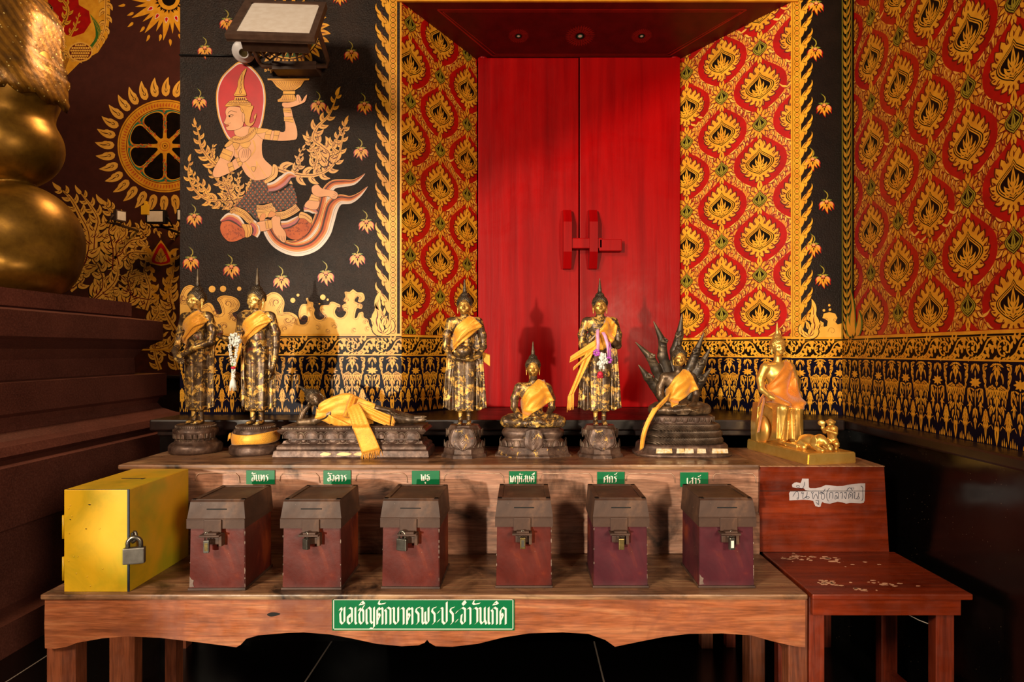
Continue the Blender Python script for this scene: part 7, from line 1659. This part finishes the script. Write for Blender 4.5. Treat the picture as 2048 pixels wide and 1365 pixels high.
# --- serpent-hooded figure ---
Yn = 2.655; xn = Xof(1362, Yn); S, hc = seated(); hc2 = (3, 0, 119); head(S, (3, -1, 119), .95); S.rc((0, 0, 100), (2, 0, 110), 7.6, 7.4, 3)
zn = 80; kn_ = .97
o = thing('bronze_statue', 'bronze cross-legged figure on serpent coils under a spiky serpent hood', 'statue', (xn, Yn, ZS))
b = S.obj('body', [BZ, GFACE2], o, U * kn_, facemask((3, 0, 119), .95)); b.location = (-6 * U, 0, zn * U); h_ = hair((3, -1, 119), .95, BZH, o, U * kn_, .7); h_.location = (-6 * U, 0, zn * U)
pedestal('oval', [(0, 97), (4, 98), (6, 96), (7, 92), (20, 90), (24, 86)], o, BZPL, .60, 72, 'base_plate')
mb = MB()
for x, w_ in ((-47, 16), (-15, 8), (2, 9), (26, 9), (62, 16)):
    mb.prism([(x - w_, 9), (x + w_, 9.4), (x + w_ - 1, 18), (x - w_ + 1, 18.5)], lambda a, b_: (a * U, (-.60 * 92 - .8) * U, b_ * U), lambda a, b_: (a * U, (-.60 * 92 + 2) * U, b_ * U))
mb.build('gold_leaf_scrap', simple('silver_gold_scrap', '#e0d4c0', '#c8a050', .4, .5, 90), o)
t = NT('scaly_bronze'); v = t.coord(); wv = t.n('TexWave', Scale=60.0, Distortion=1.0); wv.bands_direction = 'DIAGONAL'; t.l(t.coord((1, 1, 1.6)), wv.inputs['Vector'])
t.set(Base_Color=t.ramp(t.noise(25, 5, .6), [(.3, lin('#3a2e26')), (.55, lin('#6a584a')), (.75, lin('#988470'))]), Metallic=.7, Roughness=.4); t.bump(wv.outputs['Fac'], .9, .004); SCALE = t.m
for q, (z, a) in enumerate(((30, 82), (43, 80), (56, 76))):
    mb = MB(); pts = []
    for i in range(81): t_ = 2 * PI * i / 80; c_, s_ = math.cos(t_), math.sin(t_); r_o = 1 / (abs(c_) ** 3 + abs(s_) ** 3) ** (1 / 3); pts.append((c_ * r_o * (a - 7) * U, s_ * r_o * (a - 7) * .60 * U, z * U))
    mb.tube(pts, 7.6 * U, 0, 14, False); mb.build('serpent_coil', SCALE, o)
pedestal('oval', [(22, 76), (62, 70), (64, 62), (68, 60), (72, 64), (77, 64), (80, 60)], o, BZP, .58, 72, 'seat'); petalring(o, 64, 37, 65, 12, 30, False, mat=BZP, kind='oval')
H = SDF((-100, -10, 40), (100, 50, 306), 1.2)
H.slab([(-30, 84), (-44, 130), (-36, 165), (-10, 182), (16, 182), (40, 165), (50, 130), (38, 84)], 22, 4, 4)
heads = [(-34, 96, -76, 142, 205), (-30, 120, -88, 182, 0), (-22, 150, -40, 230, 0), (6, 160, 18, 232, 0), (26, 150, 60, 216, 0), (36, 125, 74, 186, 0), (34, 100, 76, 146, 0)]
heads = [((-22, 100), (-50, 142), (-66, 160), (-86, 186)), ((-20, 125), (-46, 176), (-60, 202), (-92, 234)), ((-14, 150), (-33, 205), (-34, 236), (-54, 278)), ((-2, 160), (-6, 215), (2, 250), (6, 294)), ((12, 150), (28, 186), (38, 214), (52, 254)), ((16, 130), (38, 166), (50, 190), (66, 222)), ((18, 108), (40, 142), (50, 154), (68, 180))]
for q, pts in enumerate(heads):
    p3 = [(x, 22 - 5 * i + 0, z) for i, (x, z) in enumerate(pts)]
    H.chain(p3, [12, 11, 8.5, 1.4], 3, .8)
    a, b2 = Vector(p3[2]), Vector(p3[3]); d_ = (b2 - a).normalized(); pn = Vector((-d_.z, 0, d_.x)) * (1 if d_.x < 0 else -1)
    sn = a - pn * 8 + d_ * -2 + Vector((0, -6, 0)); H.rc(tuple(a), tuple(sn), 7, 3.2, 2); H.rc(tuple(a + Vector((0, -6, 0))), tuple(sn + Vector((0, -2, -5))), 4, 1.6, 1.5); H.rc(tuple(sn + d_ * 5), tuple(a + d_ * 10), 1.4, 2.2, 1)
    H.el(tuple(a + Vector((0, -8, 2)) + d_ * 3), (2.2, 1.8, 2.2), .6); H.rc(tuple(a + d_ * 2), tuple(a + d_ * 14 + pn * 4), 3, 1, 1); H.rc(tuple(a - d_ * 2), tuple(a + d_ * 8 + pn * 7), 2.4, .9, 1)
    for j in range(4): c_ = Vector(p3[1]).lerp(a, j / 3); H.rc(tuple(c_ + Vector((-5, -7, 0))), tuple(c_ + Vector((5, -7, 0))), 1.0, 1.0, 1)
b = H.obj('serpent_hood', BZH, o, U * .97); b.location = (-2 * U, 0, 0)
mb = seatshawl(S); mb.v = [(x - 6 / kn_, y, z) for x, y, z in mb.v]
clothobj('gold brocade sash across the chest of the serpent-hooded figure', (xn, Yn, ZS + zn * U), 0, mb=mb, s=U * kn_)
mb = MB(); sheet(mb, [[(-34 - j * 1.55 + i * .6, -26 - j * .6 + .8 * math.sin(i), 30 - j * 1.4 + i * 2.0) for j in range(20)] for i in range(9)], 1.0)
sheet(mb, [[(-66 - j * .9 + i * 2.6 * (1 - j / 60) - 8 * math.sin(j / 29 * PI), -40 - 6 * math.sin(j / 10) + .6 * math.sin(i * 1.3), 16 - j * 2.9 + i * 1.0) for j in range(30)] for i in range(7)], 1.0)
clothobj('gold cloth tail hanging down the left side of the serpent coils', (xn, Yn, ZS + zn * U), 0, mb=mb)

# --- bright gold seated figure with elephant and monkey ---
zg0 = .8895; rg = .21
X8, Y8 = 1.155, 2.63
o = thing('golden_statue', 'shiny golden figure seated upright on a rock, feet down, on a long slab', 'statue', (X8, Y8, zg0), rg)
mb = MB(); hwb = .108
bm = bmesh.new(); bmesh.ops.create_cube(bm, size=1)
for v_ in bm.verts: v_.co = Vector((v_.co.x * 2 * hwb * (1.0 if v_.co.z < 0 else .97), -.215 + (v_.co.y + .5) * .42 * 1.0, (v_.co.z + .5) * .045))
bmesh.ops.bevel(bm, geom=bm.edges[:], offset=.004, segments=2, affect='EDGES'); mb.bm(bm); mb.build('slab', GOLD, o)
S = SDF((-62, -62, -2), (62, 56, 225), 1.0)
S.slab([(-38, 0), (42, 0), (40, 40), (34, 76), (-34, 76), (-38, 40)], 30, 12, 6); S.el((-28, 14, 24), (11, 24, 28), 8); S.el((34, 14, 24), (14, 26, 28), 8)     # rock seat
zb8 = 74
S.el((0, 8, zb8 + 8), (26, 20, 15), 6); S.el((0, 8, zb8 + 34), (19, 13, 22), 7); S.el((0, 6, zb8 + 60), (25, 14.5, 21), 8); S.rc((-24, 7, zb8 + 74), (24, 7, zb8 + 74), 8.2, 8.2, 8); S.rc((0, 7, zb8 + 76), (0, 6, zb8 + 96), 8, 7.4, 4)
for e in (1, -1):
    S.rc((e * 13, 4, zb8 + 4), (e * 14, -38, zb8 - 4), 13, 11, 6); S.rc((e * 14, -38, zb8 - 5), (e * 12, -32, 8), 10.5, 8, 5); S.rc((e * 12, -34, 5), (e * 13, -50, 3), 4.6, 4, 2)
    for i in range(5): S.rc((e * (9 + i * 2), -49, 2.5), (e * (9 + i * 2.1), -56 + i, 2), 1.5, 1.3, .5)
S.slab([(-26, zb8 - 2), (26, zb8 - 2), (28, 12), (-28, 12)], -30, 9, 6, lambda X, Z: 1.2 * np.sin(X * .5))
for q in (-16, -5, 6, 17): S.chain([(q * .8, -49, zb8 - 6), (q, -43, 40), (q * 1.3, -40, 10)], [1.3, 1.2, 1.2], 1.6)
S.chain([(-27, 7, zb8 + 72), (-36, 8, zb8 + 50), (-37, 0, zb8 + 30)], [9, 7.6, 6.6], 4); S.chain([(-37, 0, zb8 + 30), (-28, -18, zb8 + 16), (-16, -36, zb8 + 8)], [6.4, 5.2, 4], 2.5); hand(S, (-18, -33, zb8 + 9), (.5, -1, -.25), (0, -.2, 1), (1, 0, 0), 23, .15)
S.chain([(27, 7, zb8 + 72), (36, 9, zb8 + 50), (37, 4, zb8 + 28)], [9, 7.6, 6.6], 4); S.chain([(37, 4, zb8 + 28), (32, -12, zb8 + 14), (24, -28, zb8 + 9)], [6.4, 5.2, 4], 2.5); hand(S, (25, -26, zb8 + 9), (-.1, -1, -.15), (0, -.2, 1), (-1, 0, 0), 23, .15)
hc8 = (0, 5, zb8 + 113); head(S, hc8, .92)
b = S.obj('body', GOLD, o, U * 1.06); b.location = (-.028, .080, .045); b.rotation_euler.z = -.09
h_ = hair(hc8, .92, GOLD, o, U * 1.06, .95); h_.location = (-.028, .080, .045); h_.rotation_euler.z = -.09
mb = MB(); g = drape(S, between([(-20, zb8 + 40), (-8, zb8 + 60), (6, zb8 + 76), (14, zb8 + 86), (22, zb8 + 82)], [(-26, zb8 + 6), (-8, zb8 + 0), (12, zb8 - 4), (30, zb8 - 2), (38, zb8 + 40)], 26, 34), 1.4)
for i, r in enumerate(g):
    for j in range(len(r)): x, y, z = r[j]; r[j] = (x, y - .7 * math.sin(i * .9 + j * .08), z)
    r.append((r[-1][0] + .5, r[-1][1] + 9, r[-1][2])); r.insert(0, (r[0][0] - 2, r[0][1] + 10, r[0][2] - 2))
sheet(mb, g, .9)
sheet(mb, [[(-28 - j * .6 - i * 1.4, 2 - i * 1.5, zb8 + 14 - j * 3.2) for j in range(22)] for i in range(9)], .9)
sheet(mb, [[(-32 - j * 1.2, -8 + i * 1.2, zb8 + 30 - j * 1.6 - i * 2.4) for j in range(12)] for i in range(9)], .9)
clothobj('shimmering orange robe cloth round the shiny golden seated figure', (X8 + (-.028) * math.cos(rg) - .080 * math.sin(rg), Y8 + .080 * math.cos(rg) - .028 * math.sin(rg), zg0 + .045), rg - .09, 'robe_cloth', mb, CLW, U * 1.06)
# elephant kneeling
k = .00205
E = SDF((-32, -52, -2), (32, 42, 44), .9)
E.el((0, 8, 16), (14, 24, 13), 5); E.el((0, -16, 20), (11, 13, 12), 5); E.chain([(0, -26, 20), (0, -33, 12), (2, -37, 5), (6, -38, 10)], [6, 4.6, 3.4, 2.4], 2)
for e in (1, -1): E.el((e * 12, -12, 19), (2.2, 8, 10), 1.5); E.chain([(e * 9, -8, 10), (e * 11, -22, 4), (e * 11, -30, 3)], [6, 5, 4.4], 3); E.chain([(e * 10, 22, 10), (e * 13, 10, 4), (e * 13, 24, 3)], [7, 5, 4.4], 3); E.rc((e * 4, -28, 14), (e * 6, -38, 12), 1.8, 1, .8); E.el((e * 6.4, -24, 23), (1.5, 1.5, 1.5), .4)
E.chain([(0, 31, 20), (1, 35, 12), (2, 35, 5)], [1.6, 1.3, 1.4], 1)
el_ = E.obj('elephant', GOLD, o, k); el_.location = (-.018, -.125, .045); el_.rotation_euler = (0, 0, .25)
M_ = SDF((-30, -32, -2), (30, 32, 78), .8)
M_.chain([(0, 2, 18), (0, 0, 34), (0, -4, 46)], [9, 9, 8], 5); M_.el((-2, -10, 57), (8, 8, 8.5), 3); M_.el((-3, -17, 54), (4.4, 4, 4), 2)
for e in (1, -1): M_.chain([(e * 5, 2, 18), (e * 9, -9, 13), (e * 8, -2, 3)], [7, 5.4, 4], 3); M_.rc((e * 8, 0, 2.6), (e * 8, -9, 2.4), 3.2, 2.6, 1.5); M_.el((e * 8 - 2, -8, 59), (2, 2.6, 3), .8)
M_.chain([(-7, -4, 45), (-13, -14, 38), (-17, -22, 46)], [5, 4, 3], 2); M_.chain([(7, -4, 45), (8, -14, 36), (-8, -22, 42)], [5, 4, 3], 2); M_.chain([(0, 10, 14), (4, 17, 8), (12, 18, 5)], [2.4, 2, 1.6], 1.5)
for i in range(4): M_.rc((-17 + i * 1.2, -22, 46), (-19 + i * 2, -24, 52), 1.3, 1, .4)
M_.el((-18, -23, 57), (7.5, 3.4, 6.5), .6)
mk = M_.obj('monkey', GOLD, o, k * .92); mk.location = (.062, -.135, .045); mk.rotation_euler = (0, 0, -.75)
mb = MB(); mb.box((-.075, -.10, .045), (.0, -.02, .062), bev=.003)
for i in range(9): mb.cyl((-.070 + i * .008, -.102, .048), (-.070 + i * .008, -.102, .060), .003, 0, 8)
mb.build('footstool', GOLD, o)

# ================= huge gilded figure on the dais =================
Yg = 3.55; k = Yg / FPX
def gp(x, y, yy=0): return ((x - 60), yy, (583 - y))
S = SDF((-460, -150, -3), (110, 170, 665), 5.0)
S.el((-30, 20, 118), (128, 110, 125), 14); S.el((-160, -30, 70), (170, 110, 78), 30); S.el((-10, -10, 60), (105, 100, 66), 30); S.el((-190, 30, 200), (150, 90, 190), 40)
S.el((-66, 20, 322), (122, 100, 94), 10); S.chain([(-80, 10, 340), (-42, 10, 440), (-60, 10, 560)], [88, 92, 100], 20)
S.el((-260, 10, 430), (150, 80, 150), 40)
o = thing('huge_gilded_statue', 'huge dark gold figure with a glittering lace shawl, seated on the stepped dais', 'statue', (Xof(60, Yg), Yg, 1.650))
o.location.y = Yg + .28
kk = (Yg + .28 - .1) / FPX * 1.0
o.location.x = Xof(22, Yg + .2)
b = S.obj('body', BIGG, o, kk, smooth=3)
t = NT('glitter_lace'); v = t.coord(); c = t.ramp(t.noise(9, 5, .6, .3), [(.3, lin('#54360c')), (.6, lin('#946418')), (.8, lin('#b88428'))])
x = t.n('TexVoronoi', Scale=34.0); t.l(v, x.inputs['Vector']); c = t.mix(t.ramp(x.outputs['Distance'], [(.11, (1, 1, 1, 1)), (.15, (0, 0, 0, 1))]), c, lin('#ffe890'))
wv = t.n('TexWave', Scale=9.0, Distortion=2.0); wv.bands_direction = 'DIAGONAL'; t.l(v, wv.inputs['Vector']); c = t.mix(.55, c, t.ramp(wv.outputs['Fac'], [(.3, (.35, .3, .25, 1)), (.7, (1, 1, 1, 1))]), 'MULTIPLY')
t.set(Base_Color=c, Metallic=.45, Roughness=.4); t.bump(x.outputs['Distance'], .3, .004, t.bump(t.noise(60, 4), .3, .004)); LACE = t.m
g = []
for i in range(40):
    z = 660 - i * 5.7; g.append([])
    for j in range(70):
        xx = -330 + j * 6.0; zz = z - (0, 5, 12)[max(0, i - 37)] * (.35 + abs(math.sin(j * .8))); zz -= 20 * max(0, (i / 39)) * (j / 69) * 1.0; y = S.surf(xx, zz, 4.5)
        g[-1].append((xx, y if y is not None else None, zz))
for r in g:
    last = None; lx = None
    for j in range(len(r)):
        if r[j][1] is None:
            if last is None: r[j] = (r[j][0], -20, r[j][2])
            else: last = last + 14; lx = lx + .4; r[j] = (lx, min(last, 60), r[j][2])
        else: last = r[j][1]; lx = r[j][0]
mb = MB(); 
for r in g:
    for j in range(len(r)): xx, y, z = r[j]; r[j] = (xx * kk, (y - 3 - 2.0 * math.sin(j * .3 + z * .02)) * kk, z * kk)
sheet(mb, g, .006)
l_ = mb.build('lace_shawl', LACE, fixn=False); l_.location = o.location
tag(l_, 'glittering gold lace shawl over the arm of the huge gold figure', 'cloth')
